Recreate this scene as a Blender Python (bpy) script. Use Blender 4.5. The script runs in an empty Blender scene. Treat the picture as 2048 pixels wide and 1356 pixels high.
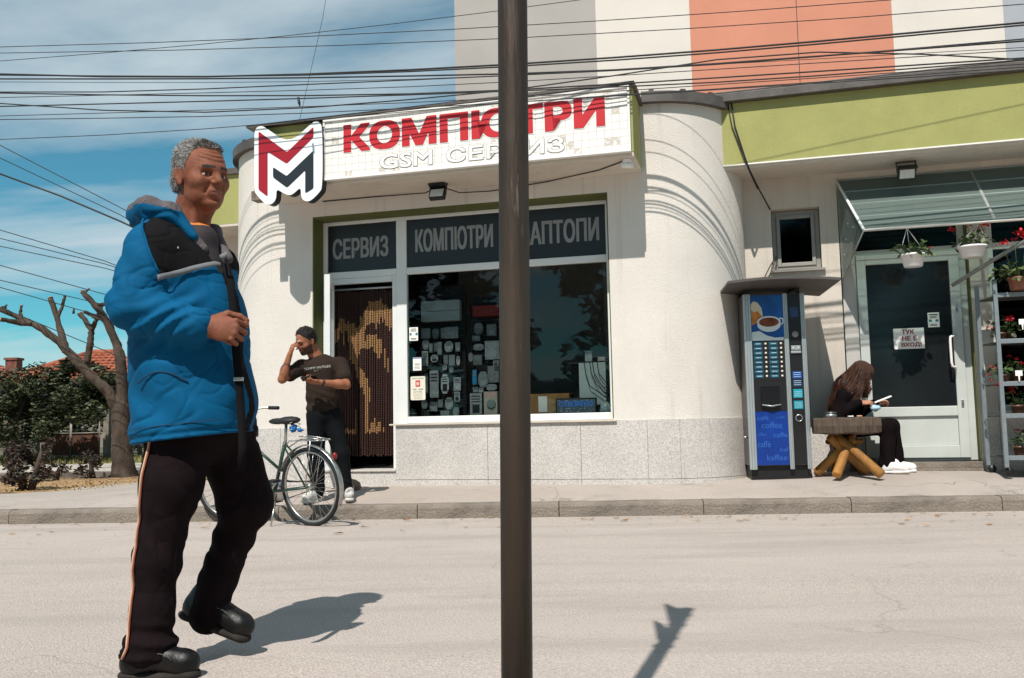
import bpy, math, random
import numpy as np
from mathutils import Matrix, Vector
random.seed(7)
SC = bpy.context.scene
COL = SC.collection
R = math.radians

# ------------------------------------------------------------------ camera
F_PX = 1820.0
PITCH = math.atan(167 / F_PX); ROLL = R(1.15); CAM_H = .88
_f = Vector((0, math.cos(PITCH), math.sin(PITCH))); _u = Vector((0, -math.sin(PITCH), math.cos(PITCH))); _r = Vector((1, 0, 0))
_rt = _r * math.cos(ROLL) - _u * math.sin(ROLL); _up = _u * math.cos(ROLL) + _r * math.sin(ROLL)
cd = bpy.data.cameras.new('camera'); cam = bpy.data.objects.new('camera', cd); COL.objects.link(cam)
cd.sensor_width = 36; cd.lens = F_PX / 2048 * 36; cd.clip_start = .05; cd.clip_end = 3000
cam.matrix_world = Matrix(((_rt.x, _up.x, -_f.x, 0), (_rt.y, _up.y, -_f.y, 0), (_rt.z, _up.z, -_f.z, CAM_H), (0, 0, 0, 1)))
SC.camera = cam

# ------------------------------------------------------------------ sun, sky, exposure
SUN_AZ = R(17); SUN_EL = R(54)          # light travels (sin az, cos az) away from the camera
sl = bpy.data.lights.new('sun', 'SUN'); sl.energy = 5.0; sl.angle = R(.53); sl.color = (1, .95, .885)
so = bpy.data.objects.new('sun', sl); COL.objects.link(so)
sdir = Vector((math.sin(SUN_AZ) * math.cos(SUN_EL), math.cos(SUN_AZ) * math.cos(SUN_EL), -math.sin(SUN_EL)))
so.rotation_euler = sdir.to_track_quat('-Z', 'Y').to_euler(); so.location = (0, 0, 30)
SC.view_settings.view_transform = 'Standard'; SC.view_settings.look = 'None'
SC.view_settings.exposure = 0.09; SC.view_settings.gamma = 1
W = bpy.data.worlds.new('World'); SC.world = W; W.use_nodes = True
nt = W.node_tree; nt.nodes.clear()
def wn(t, **k):
    n = nt.nodes.new(t)
    for a, b in k.items(): setattr(n, a, b)
    return n
out = wn('ShaderNodeOutputWorld'); bg = wn('ShaderNodeBackground'); bg.inputs[1].default_value = .064
sky = wn('ShaderNodeTexSky', sky_type='NISHITA'); sky.sun_disc = False; sky.sun_elevation = SUN_EL; sky.sun_rotation = math.pi + SUN_AZ
sky.air_density = .9; sky.dust_density = .1; sky.ozone_density = 2.5
tint = wn('ShaderNodeMix', data_type='RGBA', blend_type='MULTIPLY'); tint.inputs[0].default_value = 1
tint.inputs[7].default_value = (.52, 1.5, 1.40, 1)
tc = wn('ShaderNodeTexCoord'); sep = wn('ShaderNodeSeparateXYZ')
dv = wn('ShaderNodeMath', operation='ADD'); dv.inputs[1].default_value = .18
px = wn('ShaderNodeMath', operation='DIVIDE'); py = wn('ShaderNodeMath', operation='DIVIDE'); cb = wn('ShaderNodeCombineXYZ')
L = nt.links.new
L(tc.outputs['Generated'], sep.inputs[0]); L(sep.outputs[2], dv.inputs[0])
L(sep.outputs[0], px.inputs[0]); L(dv.outputs[0], px.inputs[1]); L(sep.outputs[1], py.inputs[0]); L(dv.outputs[0], py.inputs[1])
L(px.outputs[0], cb.inputs[0]); L(py.outputs[0], cb.inputs[1])
n1 = wn('ShaderNodeTexNoise'); n1.inputs['Scale'].default_value = 1.15; n1.inputs['Detail'].default_value = 9; n1.inputs['Roughness'].default_value = .56; n1.inputs['Distortion'].default_value = .35
mp = wn('ShaderNodeMapping'); mp.inputs['Rotation'].default_value = (0, 0, R(24)); mp.inputs['Scale'].default_value = (.75, 1.7, 1); mp.inputs['Location'].default_value = (4.4, 8.8, 0)
L(cb.outputs[0], mp.inputs[0]); L(mp.outputs[0], n1.inputs['Vector'])
rp = wn('ShaderNodeValToRGB'); rp.color_ramp.elements[0].position = .41; rp.color_ramp.elements[1].position = .70
rp.color_ramp.elements[0].color = (.05, .05, .05, 1); rp.color_ramp.elements[1].color = (.92, .92, .92, 1)
L(n1.outputs['Fac'], rp.inputs[0])
mx = wn('ShaderNodeMix', data_type='RGBA'); mx.inputs[7].default_value = (8.8, 10.2, 10.8, 1)
L(sky.outputs[0], tint.inputs[6]); L(tint.outputs[2], mx.inputs[6]); L(rp.outputs[0], mx.inputs[0])
L(mx.outputs[2], bg.inputs[0]); L(bg.outputs[0], out.inputs[0])
SC.render.engine = 'CYCLES'
SC.cycles.max_bounces = 8; SC.cycles.transparent_max_bounces = 16

# ------------------------------------------------------------------ materials
def lin(c):
    if isinstance(c, str):
        c = [int(c[i:i + 2], 16) / 255 for i in (0, 2, 4)]
        return tuple((x / 12.92 if x <= .04045 else ((x + .055) / 1.055) ** 2.4) for x in c)
    return tuple(c)
MATS = {}
def mat(name, col, rough=.6, metal=0, var=.12, vs=4, bump=0, bs=40, col2=None, spec=.5, fine=None, coat=0, sheen=0, sub=0, det=6, stretch=None, trans=0):
    """Principled with noise driven colour variation, optional speckle (fine=(scale,amount)) and bump."""
    if name in MATS: return MATS[name]
    m = bpy.data.materials.new(name); m.use_nodes = True; MATS[name] = m
    t = m.node_tree; b = t.nodes['Principled BSDF']; l = t.links.new
    c = lin(col)
    b.inputs['Roughness'].default_value = rough; b.inputs['Metallic'].default_value = metal
    b.inputs['Specular IOR Level'].default_value = spec
    if coat: b.inputs['Coat Weight'].default_value = coat
    if sheen: b.inputs['Sheen Weight'].default_value = sheen
    if sub: b.inputs['Subsurface Weight'].default_value = sub; b.inputs['Subsurface Radius'].default_value = (.012, .004, .002); b.inputs['Subsurface Scale'].default_value = 1
    if trans: b.inputs['Transmission Weight'].default_value = trans
    tc = t.nodes.new('ShaderNodeTexCoord'); vec = tc.outputs['Object']
    if stretch:
        mp = t.nodes.new('ShaderNodeMapping'); mp.inputs['Scale'].default_value = stretch; l(vec, mp.inputs[0]); vec = mp.outputs[0]
    n = t.nodes.new('ShaderNodeTexNoise'); n.inputs['Scale'].default_value = vs; n.inputs['Detail'].default_value = det; n.inputs['Roughness'].default_value = .62
    l(vec, n.inputs['Vector'])
    mxx = t.nodes.new('ShaderNodeMix'); mxx.data_type = 'RGBA'
    a2 = lin(col2) if col2 else tuple(max(0, x * (1 - 1.6 * var)) for x in c)
    a1 = c if col2 else tuple(min(1, x * (1 + var)) for x in c)
    mxx.inputs[6].default_value = (*a1, 1); mxx.inputs[7].default_value = (*a2, 1)
    mr = t.nodes.new('ShaderNodeMapRange'); mr.inputs[1].default_value = .32; mr.inputs[2].default_value = .68
    l(n.outputs['Fac'], mr.inputs[0]); l(mr.outputs[0], mxx.inputs[0])
    col_out = mxx.outputs[2]
    if fine:
        n2 = t.nodes.new('ShaderNodeTexNoise'); n2.inputs['Scale'].default_value = fine[0]; n2.inputs['Detail'].default_value = 2
        l(tc.outputs['Object'], n2.inputs['Vector'])
        m2 = t.nodes.new('ShaderNodeMapRange'); m2.inputs[1].default_value = .3; m2.inputs[2].default_value = .7; m2.inputs[3].default_value = 1 - fine[1]; m2.inputs[4].default_value = 1 + fine[1]
        l(n2.outputs['Fac'], m2.inputs[0])
        mu = t.nodes.new('ShaderNodeMix'); mu.data_type = 'RGBA'; mu.blend_type = 'MULTIPLY'; mu.inputs[0].default_value = 1
        l(col_out, mu.inputs[6]); l(m2.outputs[0], mu.inputs[7]); col_out = mu.outputs[2]
    l(col_out, b.inputs['Base Color'])
    if bump:
        nb = t.nodes.new('ShaderNodeTexNoise'); nb.inputs['Scale'].default_value = bs; nb.inputs['Detail'].default_value = 5
        l(vec, nb.inputs['Vector'])
        bp = t.nodes.new('ShaderNodeBump'); bp.inputs['Strength'].default_value = bump; bp.inputs['Distance'].default_value = .02
        l(nb.outputs['Fac'], bp.inputs['Height']); l(bp.outputs[0], b.inputs['Normal'])
    return m
def glass(name, tintc=(.5, .55, .55), ior=1.5, rough=0.0):
    if name in MATS: return MATS[name]
    m = bpy.data.materials.new(name); m.use_nodes = True; MATS[name] = m; t = m.node_tree; t.nodes.clear(); l = t.links.new
    o = t.nodes.new('ShaderNodeOutputMaterial'); fr = t.nodes.new('ShaderNodeFresnel'); fr.inputs[0].default_value = ior
    tr = t.nodes.new('ShaderNodeBsdfTransparent'); tr.inputs[0].default_value = (*tintc, 1); g = t.nodes.new('ShaderNodeBsdfGlossy'); g.inputs['Roughness'].default_value = rough
    mu = t.nodes.new('ShaderNodeMath'); mu.operation = 'MULTIPLY'; mu.inputs[1].default_value = .62; mu.use_clamp = True
    mi = t.nodes.new('ShaderNodeMixShader'); l(fr.outputs[0], mu.inputs[0]); l(mu.outputs[0], mi.inputs[0]); l(tr.outputs[0], mi.inputs[1]); l(g.outputs[0], mi.inputs[2]); l(mi.outputs[0], o.inputs[0])
    return m
def emit(name, col, s=1):
    if name in MATS: return MATS[name]
    m = bpy.data.materials.new(name); m.use_nodes = True; MATS[name] = m
    b = m.node_tree.nodes['Principled BSDF']; b.inputs['Base Color'].default_value = (*lin(col), 1)
    b.inputs['Emission Color'].default_value = (*lin(col), 1); b.inputs['Emission Strength'].default_value = s
    return m

# ------------------------------------------------------------------ mesh helpers
def V(*a): return np.array(a, float)
class MB:
    def __init__(s): s.v = []; s.f = []; s.m = []; s.s = []
    def add(s, v, f, mi=0, sm=False):
        o = len(s.v); s.v += [tuple(map(float, p)) for p in v]
        for q in f: s.f.append(tuple(i + o for i in q)); s.m.append(mi); s.s.append(sm)
        return s
    def box(s, x0, x1, y0, y1, z0, z1, mi=0):
        v = [(x, y, z) for x in (x0, x1) for y in (y0, y1) for z in (z0, z1)]
        return s.add(v, [(0, 1, 3, 2), (4, 6, 7, 5), (0, 4, 5, 1), (2, 3, 7, 6), (0, 2, 6, 4), (1, 5, 7, 3)], mi)
    def obox(s, c, size, rot=None, mi=0):
        """box with centre c, full size, 3x3 rotation"""
        h = np.array(size) / 2; M = np.eye(3) if rot is None else np.array(rot)
        v = [np.array(c) + M @ (h * (a, b, d)) for a in (-1, 1) for b in (-1, 1) for d in (-1, 1)]
        return s.add(v, [(0, 1, 3, 2), (4, 6, 7, 5), (0, 4, 5, 1), (2, 3, 7, 6), (0, 2, 6, 4), (1, 5, 7, 3)], mi)
    def tube(s, pts, r, n=8, mi=0, closed=False, sm=True, flat=None):
        P = [np.array(p, float) for p in pts]; k = len(P)
        rr = [r] * k if np.isscalar(r) else list(r)
        vs = []; up = np.array([0, 0, 1.]); prev = None
        for i in range(k):
            if closed: t = P[(i + 1) % k] - P[i - 1]
            else: t = P[min(i + 1, k - 1)] - P[max(i - 1, 0)]
            t = t / (np.linalg.norm(t) + 1e-12)
            if prev is None:
                a = np.cross(t, up)
                if np.linalg.norm(a) < 1e-3: a = np.cross(t, [1, 0, 0])
            else: a = prev - t * (prev @ t)
            a /= np.linalg.norm(a) + 1e-12; prev = a; b = np.cross(t, a)
            for j in range(n):
                w = 2 * math.pi * j / n; vs.append(P[i] + rr[i] * (a * math.cos(w) + b * math.sin(w) * (flat or 1)))
        fs = []
        for i in range(k if closed else k - 1):
            for j in range(n):
                i2 = (i + 1) % k; fs.append((i * n + j, i * n + (j + 1) % n, i2 * n + (j + 1) % n, i2 * n + j))
        s.add(vs, fs, mi, sm)
        if not closed:
            o = len(s.v) - k * n
            s.f.append(tuple(o + j for j in range(n))[::-1]); s.m.append(mi); s.s.append(False)
            s.f.append(tuple(o + (k - 1) * n + j for j in range(n))); s.m.append(mi); s.s.append(False)
        return s
    def rod(s, a, b, r, n=8, mi=0, r2=None): return s.tube([a, b], [r, r if r2 is None else r2], n, mi)
    def lathe(s, prof, c=(0, 0, 0), n=20, mi=0, M=None, sm=True):
        """prof list of (r,z) round local z; M 3x3 rotation"""
        M = np.eye(3) if M is None else np.array(M); c = np.array(c, float); vs = []; fs = []
        for (r, z) in prof:
            for j in range(n):
                w = 2 * math.pi * j / n; vs.append(c + M @ np.array([r * math.cos(w), r * math.sin(w), z]))
        for i in range(len(prof) - 1):
            for j in range(n): fs.append((i * n + j, i * n + (j + 1) % n, (i + 1) * n + (j + 1) % n, (i + 1) * n + j))
        if prof[0][0] > 1e-5: fs.append(tuple(range(n))[::-1])
        if prof[-1][0] > 1e-5: fs.append(tuple((len(prof) - 1) * n + j for j in range(n)))
        return s.add(vs, fs, mi, sm)
    def prism(s, poly, y0, y1, mi=0, plane='xz'):
        """polygon (a,b) extruded along the third axis"""
        def p(a, b, c): return {'xz': (a, c, b), 'xy': (a, b, c), 'yz': (c, a, b)}[plane]
        n = len(poly); v = [p(a, b, y0) for a, b in poly] + [p(a, b, y1) for a, b in poly]
        f = [tuple(range(n)), tuple(range(2 * n - 1, n - 1, -1))] + [(i, i + n, (i + 1) % n + n, (i + 1) % n) for i in range(n)]
        return s.add(v, f, mi)
    def ell(s, c, r, n=14, m=9, mi=0, M=None, jit=0):
        M = np.eye(3) if M is None else np.array(M); vs = []; fs = []
        for i in range(m + 1):
            a = math.pi * i / m
            for j in range(n):
                w = 2 * math.pi * j / n; k = 1 + random.uniform(-jit, jit)
                vs.append(np.array(c) + M @ (np.array(r) * k * np.array([math.sin(a) * math.cos(w), math.sin(a) * math.sin(w), math.cos(a)])))
        for i in range(m):
            for j in range(n): fs.append((i * n + j, (i + 1) * n + j, (i + 1) * n + (j + 1) % n, i * n + (j + 1) % n))
        return s.add(vs, fs, mi, True)
    def quad(s, a, b, c, d, mi=0): return s.add([a, b, c, d], [(0, 1, 2, 3)], mi)
    def merge(s, o, M=None, off=(0, 0, 0)):
        M = np.eye(3) if M is None else np.array(M); k = len(s.v)
        s.v += [tuple(M @ np.array(p) + np.array(off)) for p in o.v]
        s.f += [tuple(i + k for i in q) for q in o.f]; s.m += o.m; s.s += o.s
        return s
    def mesh(s, name, mats, base=(0, 0, 0)):
        me = bpy.data.meshes.new(name); b = base
        me.from_pydata([(x - b[0], y - b[1], z - b[2]) for x, y, z in s.v], [], s.f)
        for m in mats: me.materials.append(m)
        me.polygons.foreach_set('material_index', s.m); me.polygons.foreach_set('use_smooth', s.s)
        me.update(); return me

ANG = R(15); P0 = V(-1.25583, 9.75, 0)
def FW(s, y, z):
    """facade frame (s along the front, y into the wall, z up) -> world"""
    c, n = math.cos(ANG), math.sin(ANG)
    return (P0[0] + s * c + y * n, P0[1] - s * n + y * c, z)
def rotz(a): c, s = math.cos(a), math.sin(a); return np.array([[c, -s, 0], [s, c, 0], [0, 0, 1.]])
def rotx(a): c, s = math.cos(a), math.sin(a); return np.array([[1, 0, 0], [0, c, -s], [0, s, c.real]])
def roty(a): c, s = math.cos(a), math.sin(a); return np.array([[c, 0, s], [0, 1, 0], [-s, 0, c]])

def place(o, base, frame):
    if frame == 'F': o.location = FW(*base); o.rotation_euler = (0, 0, -ANG)
    else: o.location = base
def bevel(o, w, seg=2):
    if w:
        md = o.modifiers.new('bevel', 'BEVEL'); md.width = w; md.segments = seg; md.limit_method = 'ANGLE'; md.angle_limit = R(40)
def tag(o, label=None, cat=None, group=None, kind=None):
    if label: o['label'] = label
    if cat: o['category'] = cat
    if group: o['group'] = group
    if kind: o['kind'] = kind
    return o
class Thing:
    """an Empty at the base of a thing; part() adds mesh children given in the coordinates of the frame"""
    def __init__(s, name, label, cat, base=(0, 0, 0), frame='W', group=None, rz=0):
        s.o = bpy.data.objects.new(name, None); COL.objects.link(s.o); s.o.empty_display_size = .1
        s.base = base; place(s.o, base, frame)
        if rz: s.o.rotation_euler = (0, 0, rz)
        tag(s.o, label, cat, group)
    def part(s, name, mb, mats, parent=None, bev=0, label=None, kind=None):
        if not isinstance(mats, (list, tuple)): mats = [mats]
        me = mb if isinstance(mb, bpy.types.Mesh) else mb.mesh(name, mats, s.base)
        o = bpy.data.objects.new(name, me); COL.objects.link(o); o.parent = parent or s.o
        bevel(o, bev); tag(o, label, kind=kind); return o
def solo(name, mb, mats, label=None, cat=None, base=(0, 0, 0), frame='W', group=None, kind=None, bev=0):
    if not isinstance(mats, (list, tuple)): mats = [mats]
    me = mb if isinstance(mb, bpy.types.Mesh) else mb.mesh(name, mats, base)
    o = bpy.data.objects.new(name, me); COL.objects.link(o); place(o, base, frame); bevel(o, bev)
    return tag(o, label, cat, group, kind)
def struct(name, mb, mats, frame='W', bev=0): return solo(name, mb, mats, frame=frame, kind='structure', bev=bev)
def child(name, mb, mats, parent, base=(0, 0, 0), bev=0, kind=None):
    if not isinstance(mats, (list, tuple)): mats = [mats]
    me = mb if isinstance(mb, bpy.types.Mesh) else mb.mesh(name, mats, base)
    o = bpy.data.objects.new(name, me); COL.objects.link(o); o.parent = parent; bevel(o, bev)
    if kind: o['kind'] = kind
    return o
def text_mb(body, x0, x1, z0, z1, y, thick=.004, offset=0, mi=0, shear=0):
    """lettering standing in the xz plane, reading towards -y, fitted to the box"""
    c = bpy.data.curves.new('text', 'FONT'); c.body = body; c.size = 1; c.offset = offset; c.extrude = .01; c.resolution_u = 3
    o = bpy.data.objects.new('text', c); COL.objects.link(o)
    dg = bpy.context.evaluated_depsgraph_get(); me = o.evaluated_get(dg).to_mesh()
    vs = np.array([v.co[:] for v in me.vertices]); fs = [tuple(p.vertices) for p in me.polygons]
    o.evaluated_get(dg).to_mesh_clear(); bpy.data.objects.remove(o); bpy.data.curves.remove(c)
    mb = MB()
    if len(vs) == 0: return mb
    a, b = vs.min(0), vs.max(0)
    X = x0 + (vs[:, 0] - a[0]) / (b[0] - a[0]) * (x1 - x0); Z = z0 + (vs[:, 1] - a[1]) / (b[1] - a[1]) * (z1 - z0)
    Y = y - (vs[:, 2] - a[2]) / (b[2] - a[2] + 1e-9) * thick
    return mb.add(np.stack([X + shear * (Z - z0), Y, Z], 1), fs, mi)
# ------------------------------------------------------------------ shared materials
STUCCO = mat('stucco_white', 'dbd4cb', .9, var=.035, vs=1.6, bump=.5, bs=130, fine=(190, .085))
STUCCO2 = mat('stucco_cream', 'd2c8bb', .9, var=.05, vs=1.1, bump=.5, bs=130, fine=(190, .085))
LIME = mat('stucco_lime', 'a09f62', .9, var=.06, vs=2.5, bump=.4, bs=170, fine=(240, .08))
OLIVE = mat('olive_paint', '585c2e', .8, var=.1, vs=3, bump=.2, bs=120)
UPVC = mat('white_plastic_frame', 'dfe0dd', .35, var=.03, vs=3)
DARKMETAL = mat('dark_roof_metal', '5a5450', .55, metal=.2, var=.18, vs=6, bump=.1, bs=30)
GRAPH = mat('graphite_paint', '2c2c2e', .5, var=.15, vs=8)
BLACK = mat('black_plastic', '141415', .45, var=.15, vs=10)
STEEL = mat('brushed_steel', 'b9bbbd', .32, metal=.9, var=.08, vs=12)
ALU = mat('aluminium', 'aeb2b4', .42, metal=.75, var=.08, vs=10)
WHITEP = mat('white_paint', 'ebe9e4', .5, var=.04, vs=5)
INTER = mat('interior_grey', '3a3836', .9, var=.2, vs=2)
PAPER = mat('paper', 'eceae2', .8, var=.03, vs=9)
INK = mat('ink_black', '2a2a2c', .8, var=.1)
def granite():
    m = mat('granite', 'c6c1bc', .55, var=.06, vs=3, fine=(190, .2), bump=.05, bs=200)
    t = m.node_tree; b = t.nodes['Principled BSDF']; l = t.links.new
    src = b.inputs['Base Color'].links[0].from_socket
    tc = t.nodes.new('ShaderNodeTexCoord'); vo = t.nodes.new('ShaderNodeTexVoronoi'); vo.inputs['Scale'].default_value = 150
    l(tc.outputs['Object'], vo.inputs['Vector'])
    r = t.nodes.new('ShaderNodeValToRGB'); e = r.color_ramp.elements; e[0].position = .2; e[0].color = (.38, .36, .35, 1); e[1].position = .5; e[1].color = (1.1, 1.08, 1.05, 1)
    sp = t.nodes.new('ShaderNodeSeparateColor'); l(vo.outputs['Color'], sp.inputs[0]); l(sp.outputs[0], r.inputs[0])
    mu = t.nodes.new('ShaderNodeMix'); mu.data_type = 'RGBA'; mu.blend_type = 'MULTIPLY'; mu.inputs[0].default_value = .5
    l(src, mu.inputs[6]); l(r.outputs[0], mu.inputs[7]); l(mu.outputs[2], b.inputs['Base Color']); return m
GRANITE = granite(); 
def spotty(m, col, scale, lo, hi, rough=None, stretch=(1, 1, 1), amt=1):
    """mix a stain colour over a material where a noise exceeds a threshold"""
    t = m.node_tree; b = t.nodes['Principled BSDF']; l = t.links.new; src = b.inputs['Base Color'].links[0].from_socket
    tc = t.nodes.new('ShaderNodeTexCoord'); mp = t.nodes.new('ShaderNodeMapping'); mp.inputs['Scale'].default_value = stretch; l(tc.outputs['Object'], mp.inputs[0])
    n = t.nodes.new('ShaderNodeTexNoise'); n.inputs['Scale'].default_value = scale; n.inputs['Detail'].default_value = 7; n.inputs['Roughness'].default_value = .65; l(mp.outputs[0], n.inputs['Vector'])
    mr = t.nodes.new('ShaderNodeMapRange'); mr.inputs[1].default_value = lo; mr.inputs[2].default_value = hi; mr.inputs[4].default_value = amt; l(n.outputs['Fac'], mr.inputs[0])
    mi = t.nodes.new('ShaderNodeMix'); mi.data_type = 'RGBA'; l(mr.outputs[0], mi.inputs[0]); l(src, mi.inputs[6]); mi.inputs[7].default_value = (*lin(col), 1); l(mi.outputs[2], b.inputs['Base Color'])
    return m
def cracks(m, scale, w=.006, col='6d665f', amt=.75):
    t = m.node_tree; b = t.nodes['Principled BSDF']; l = t.links.new; src = b.inputs['Base Color'].links[0].from_socket
    tc = t.nodes.new('ShaderNodeTexCoord'); nz = t.nodes.new('ShaderNodeTexNoise'); nz.inputs['Scale'].default_value = 2.2; nz.inputs['Detail'].default_value = 6; l(tc.outputs['Object'], nz.inputs['Vector'])
    mxv = t.nodes.new('ShaderNodeMix'); mxv.data_type = 'RGBA'; mxv.blend_type = 'LINEAR_LIGHT'; mxv.inputs[0].default_value = .35; l(tc.outputs['Object'], mxv.inputs[6]); l(nz.outputs['Color'], mxv.inputs[7])
    vo = t.nodes.new('ShaderNodeTexVoronoi'); vo.feature = 'DISTANCE_TO_EDGE'; vo.inputs['Scale'].default_value = scale; l(mxv.outputs[2], vo.inputs['Vector'])
    mr = t.nodes.new('ShaderNodeMapRange'); mr.inputs[1].default_value = 0; mr.inputs[2].default_value = w; mr.inputs[3].default_value = amt; mr.inputs[4].default_value = 0; l(vo.outputs['Distance'], mr.inputs[0])
    n2 = t.nodes.new('ShaderNodeTexNoise'); n2.inputs['Scale'].default_value = .9; l(tc.outputs['Object'], n2.inputs['Vector']); m2 = t.nodes.new('ShaderNodeMapRange'); m2.inputs[1].default_value = .5; m2.inputs[2].default_value = .58; l(n2.outputs['Fac'], m2.inputs[0])
    mu = t.nodes.new('ShaderNodeMath'); mu.operation = 'MULTIPLY'; l(mr.outputs[0], mu.inputs[0]); l(m2.outputs[0], mu.inputs[1])
    mi = t.nodes.new('ShaderNodeMix'); mi.data_type = 'RGBA'; l(mu.outputs[0], mi.inputs[0]); l(src, mi.inputs[6]); mi.inputs[7].default_value = (*lin(col), 1); l(mi.outputs[2], b.inputs['Base Color'])
spotty(STUCCO, 'bcb4aa', 1.3, .56, .8, stretch=(1, 1, .35), amt=.5)
spotty(STUCCO, 'aca296', 1.6, .58, .78, stretch=(7, 7, .22), amt=.6)
spotty(STUCCO2, '9c8f80', 1.7, .56, .78, stretch=(7, 7, .22), amt=.5)
spotty(STUCCO2, 'b3a695', 1.1, .52, .8, stretch=(1.6, 1.6, .3), amt=.55)
ASPHALT = mat('old_asphalt', 'b3a79e', .92, var=.05, vs=.7, bump=.6, bs=110, fine=(140, .32))
spotty(ASPHALT, '958d87', 2.3, .6, .72, stretch=(.5, 1.6, 1), amt=.45)
spotty(ASPHALT, 'bcb1a9', .45, .45, .7, stretch=(.35, 1.2, 1), amt=.6)
spotty(ASPHALT, '8a735d', 7, .70, .74, stretch=(.35, 1, 1), amt=.7)
spotty(ASPHALT, 'a0968d', 1.3, .5, .62, stretch=(.25, 1.8, 1), amt=.55)
cracks(ASPHALT, .5, .005, '857d76', .5)
PAVE = mat('pavement_concrete', 'a89d94', .92, var=.07, vs=1.2, bump=.5, bs=70, fine=(120, .13))
cracks(PAVE, .8, .008)
spotty(PAVE, '7d746b', 3.2, .56, .72, amt=.5); spotty(PAVE, 'a89784', 1.1, .5, .75, amt=.5)
KERB = mat('kerb_concrete', '82786d', .93, var=.12, vs=4, bump=.7, bs=45, fine=(110, .15))
spotty(KERB, '665d54', 5, .52, .68, amt=.7)

# ------------------------------------------------------------------ ground
KA = -R(3.78); KO = V(0, 8.268, 0)
def KW(a, b, z): c, s = math.cos(KA), math.sin(KA); return (KO[0] + a * c - b * s, KO[1] + a * s + b * c, z)
def k_local(x, y):
    c, s = math.cos(KA), math.sin(KA); dx, dy = x - KO[0], y - KO[1]; return dx * c + dy * s, -dx * s + dy * c
def road_z(b): return .03 + (.055 * math.sin(math.pi * min(max(-b, 0), 9) / 9) if b > -9 else 0)
def pav_z(x, y):
    a, b = k_local(x, y)
    r = float(np.interp(x, [-9, -6, -3.5, -1.25, 1.5, 2.7, 3.5, 6], [0, 0.0, .06, .088, .12, .14, .165, .18]))
    return .158 + r * (1 - math.exp(-max(b - .15, 0) / .5))
def grid(fx, fy, fn, mi=0):
    mb = MB(); n = len(fy)
    v = [fn(a, b) for a in fx for b in fy]
    f = [(i * n + j, (i + 1) * n + j, (i + 1) * n + j + 1, i * n + j + 1) for i in range(len(fx) - 1) for j in range(n - 1)]
    return mb.add(v, f, mi, True)
mb = grid(np.linspace(-700, 700, 3), np.linspace(-700, 900, 3), lambda a, b: (a, b, -.06))
struct('ground', mb, mat('bare_ground', '8a7c66', .95, var=.2, vs=.3))
mb = grid(np.linspace(-60, 60, 5), np.linspace(.2, -6.42, 30), lambda a, b: KW(a, b, road_z(b)))
struct('road', mb, ASPHALT)
mb = grid(np.concatenate([np.linspace(-40, -9, 5), np.linspace(-8.5, 9, 60), [40]]), np.concatenate([[.15], np.linspace(.2, 3.6, 30)]), lambda a, b: (lambda p: (p[0], p[1], pav_z(p[0], p[1])))(KW(a, b, 0)))
PAVO = struct('pavement', mb, PAVE)
mb = grid(np.linspace(-60, 60, 4), np.linspace(-6.57, -30, 4), lambda a, b: KW(a, b, .205))
struct('pavement_opposite', mb, PAVE)
kerb = struct('kerb', MB().add([KW(-40, .15, .03), KW(40, .15, .03), KW(40, .15, .12), KW(-40, .15, .12)], [(0, 1, 2, 3)]), KERB)
def kerb_stone(L, top, w=.15):
    mb = MB(); pr = [(0, -.1), (.004, top - .035), (.012, top - .012), (.035, top), (w, top + .002), (w, -.1)]
    n = len(pr); xs = np.linspace(.004, L - .004, 9); v = []
    for i, x in enumerate(xs):
        for (b, z) in pr: v.append((x, b + random.uniform(-.003, .003), z + (random.uniform(-.004, .004) if z > 0 else 0)))
    f = [(i * n + j, (i + 1) * n + j, (i + 1) * n + j + 1, i * n + j + 1) for i in range(len(xs) - 1) for j in range(n - 1)]
    f += [tuple(range(n))[::-1], tuple((len(xs) - 1) * n + j for j in range(n))]
    return mb.add(v, f)
kst = [kerb_stone(1.28, .158).mesh('kerb_stone', [KERB]) for _ in range(4)]
for i in range(-13, 13):
    o = child('kerb_stone', kst[i % 4], KERB, kerb); p = KW(i * 1.28 + .39, 0, 0); o.location = p; o.rotation_euler = (0, 0, KA)
kerb2 = struct('kerb_opposite', MB().add([KW(-40, -6.55, .03), KW(40, -6.55, .03), KW(40, -6.55, .19), KW(-40, -6.55, .19)], [(0, 1, 2, 3)]), KERB)
for i in range(-8, 8):
    o = child('kerb_stone', kst[i % 4], KERB, kerb2); p = KW((i + 1) * 1.28, -6.42, .04); o.location = p; o.rotation_euler = (0, 0, KA + math.pi)
# left side: dry soil, border, path, lawn, garden
SOIL = mat('dry_soil', 'a5855f', .95, var=.25, vs=6, bump=.9, bs=30, fine=(60, .25)); spotty(SOIL, '7d6a50', 2.5, .5, .68, amt=.7)
def rg(x0, x1, y0, y1, z0, z1, nx=20, ny=10, j=0):
    return grid(np.linspace(x0, x1, nx), np.linspace(y0, y1, ny), lambda a, b: (a, b, z0 + (z1 - z0) * (b - y0) / (y1 - y0) + random.uniform(-j, j)))
struct('soil_strip', rg(-30, -4.3, 10.95, 13.85, .166, .185, 120, 24, .012), SOIL)
bord = MB().box(-30, -4.4, 13.82, 13.97, .1, .27); struct('path_border', bord, KERB, bev=.012)
struct('path', rg(-30, -4.0, 13.97, 16.6, .258, .29), mat('path_concrete', 'b5aca0', .9, var=.08, vs=1.5, bump=.3, bs=60))
struct('lawn', rg(-40, -3.5, 16.6, 18.6, .28, .36), mat('dry_grass_ground', '7b7a4c', .95, var=.3, vs=9, bump=.8, bs=60))
struct('garden_ground', rg(-120, 60, 18.6, 300, .36, .36, 4, 4), mat('garden_soil', '5b5640', .95, var=.3, vs=2))
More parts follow.
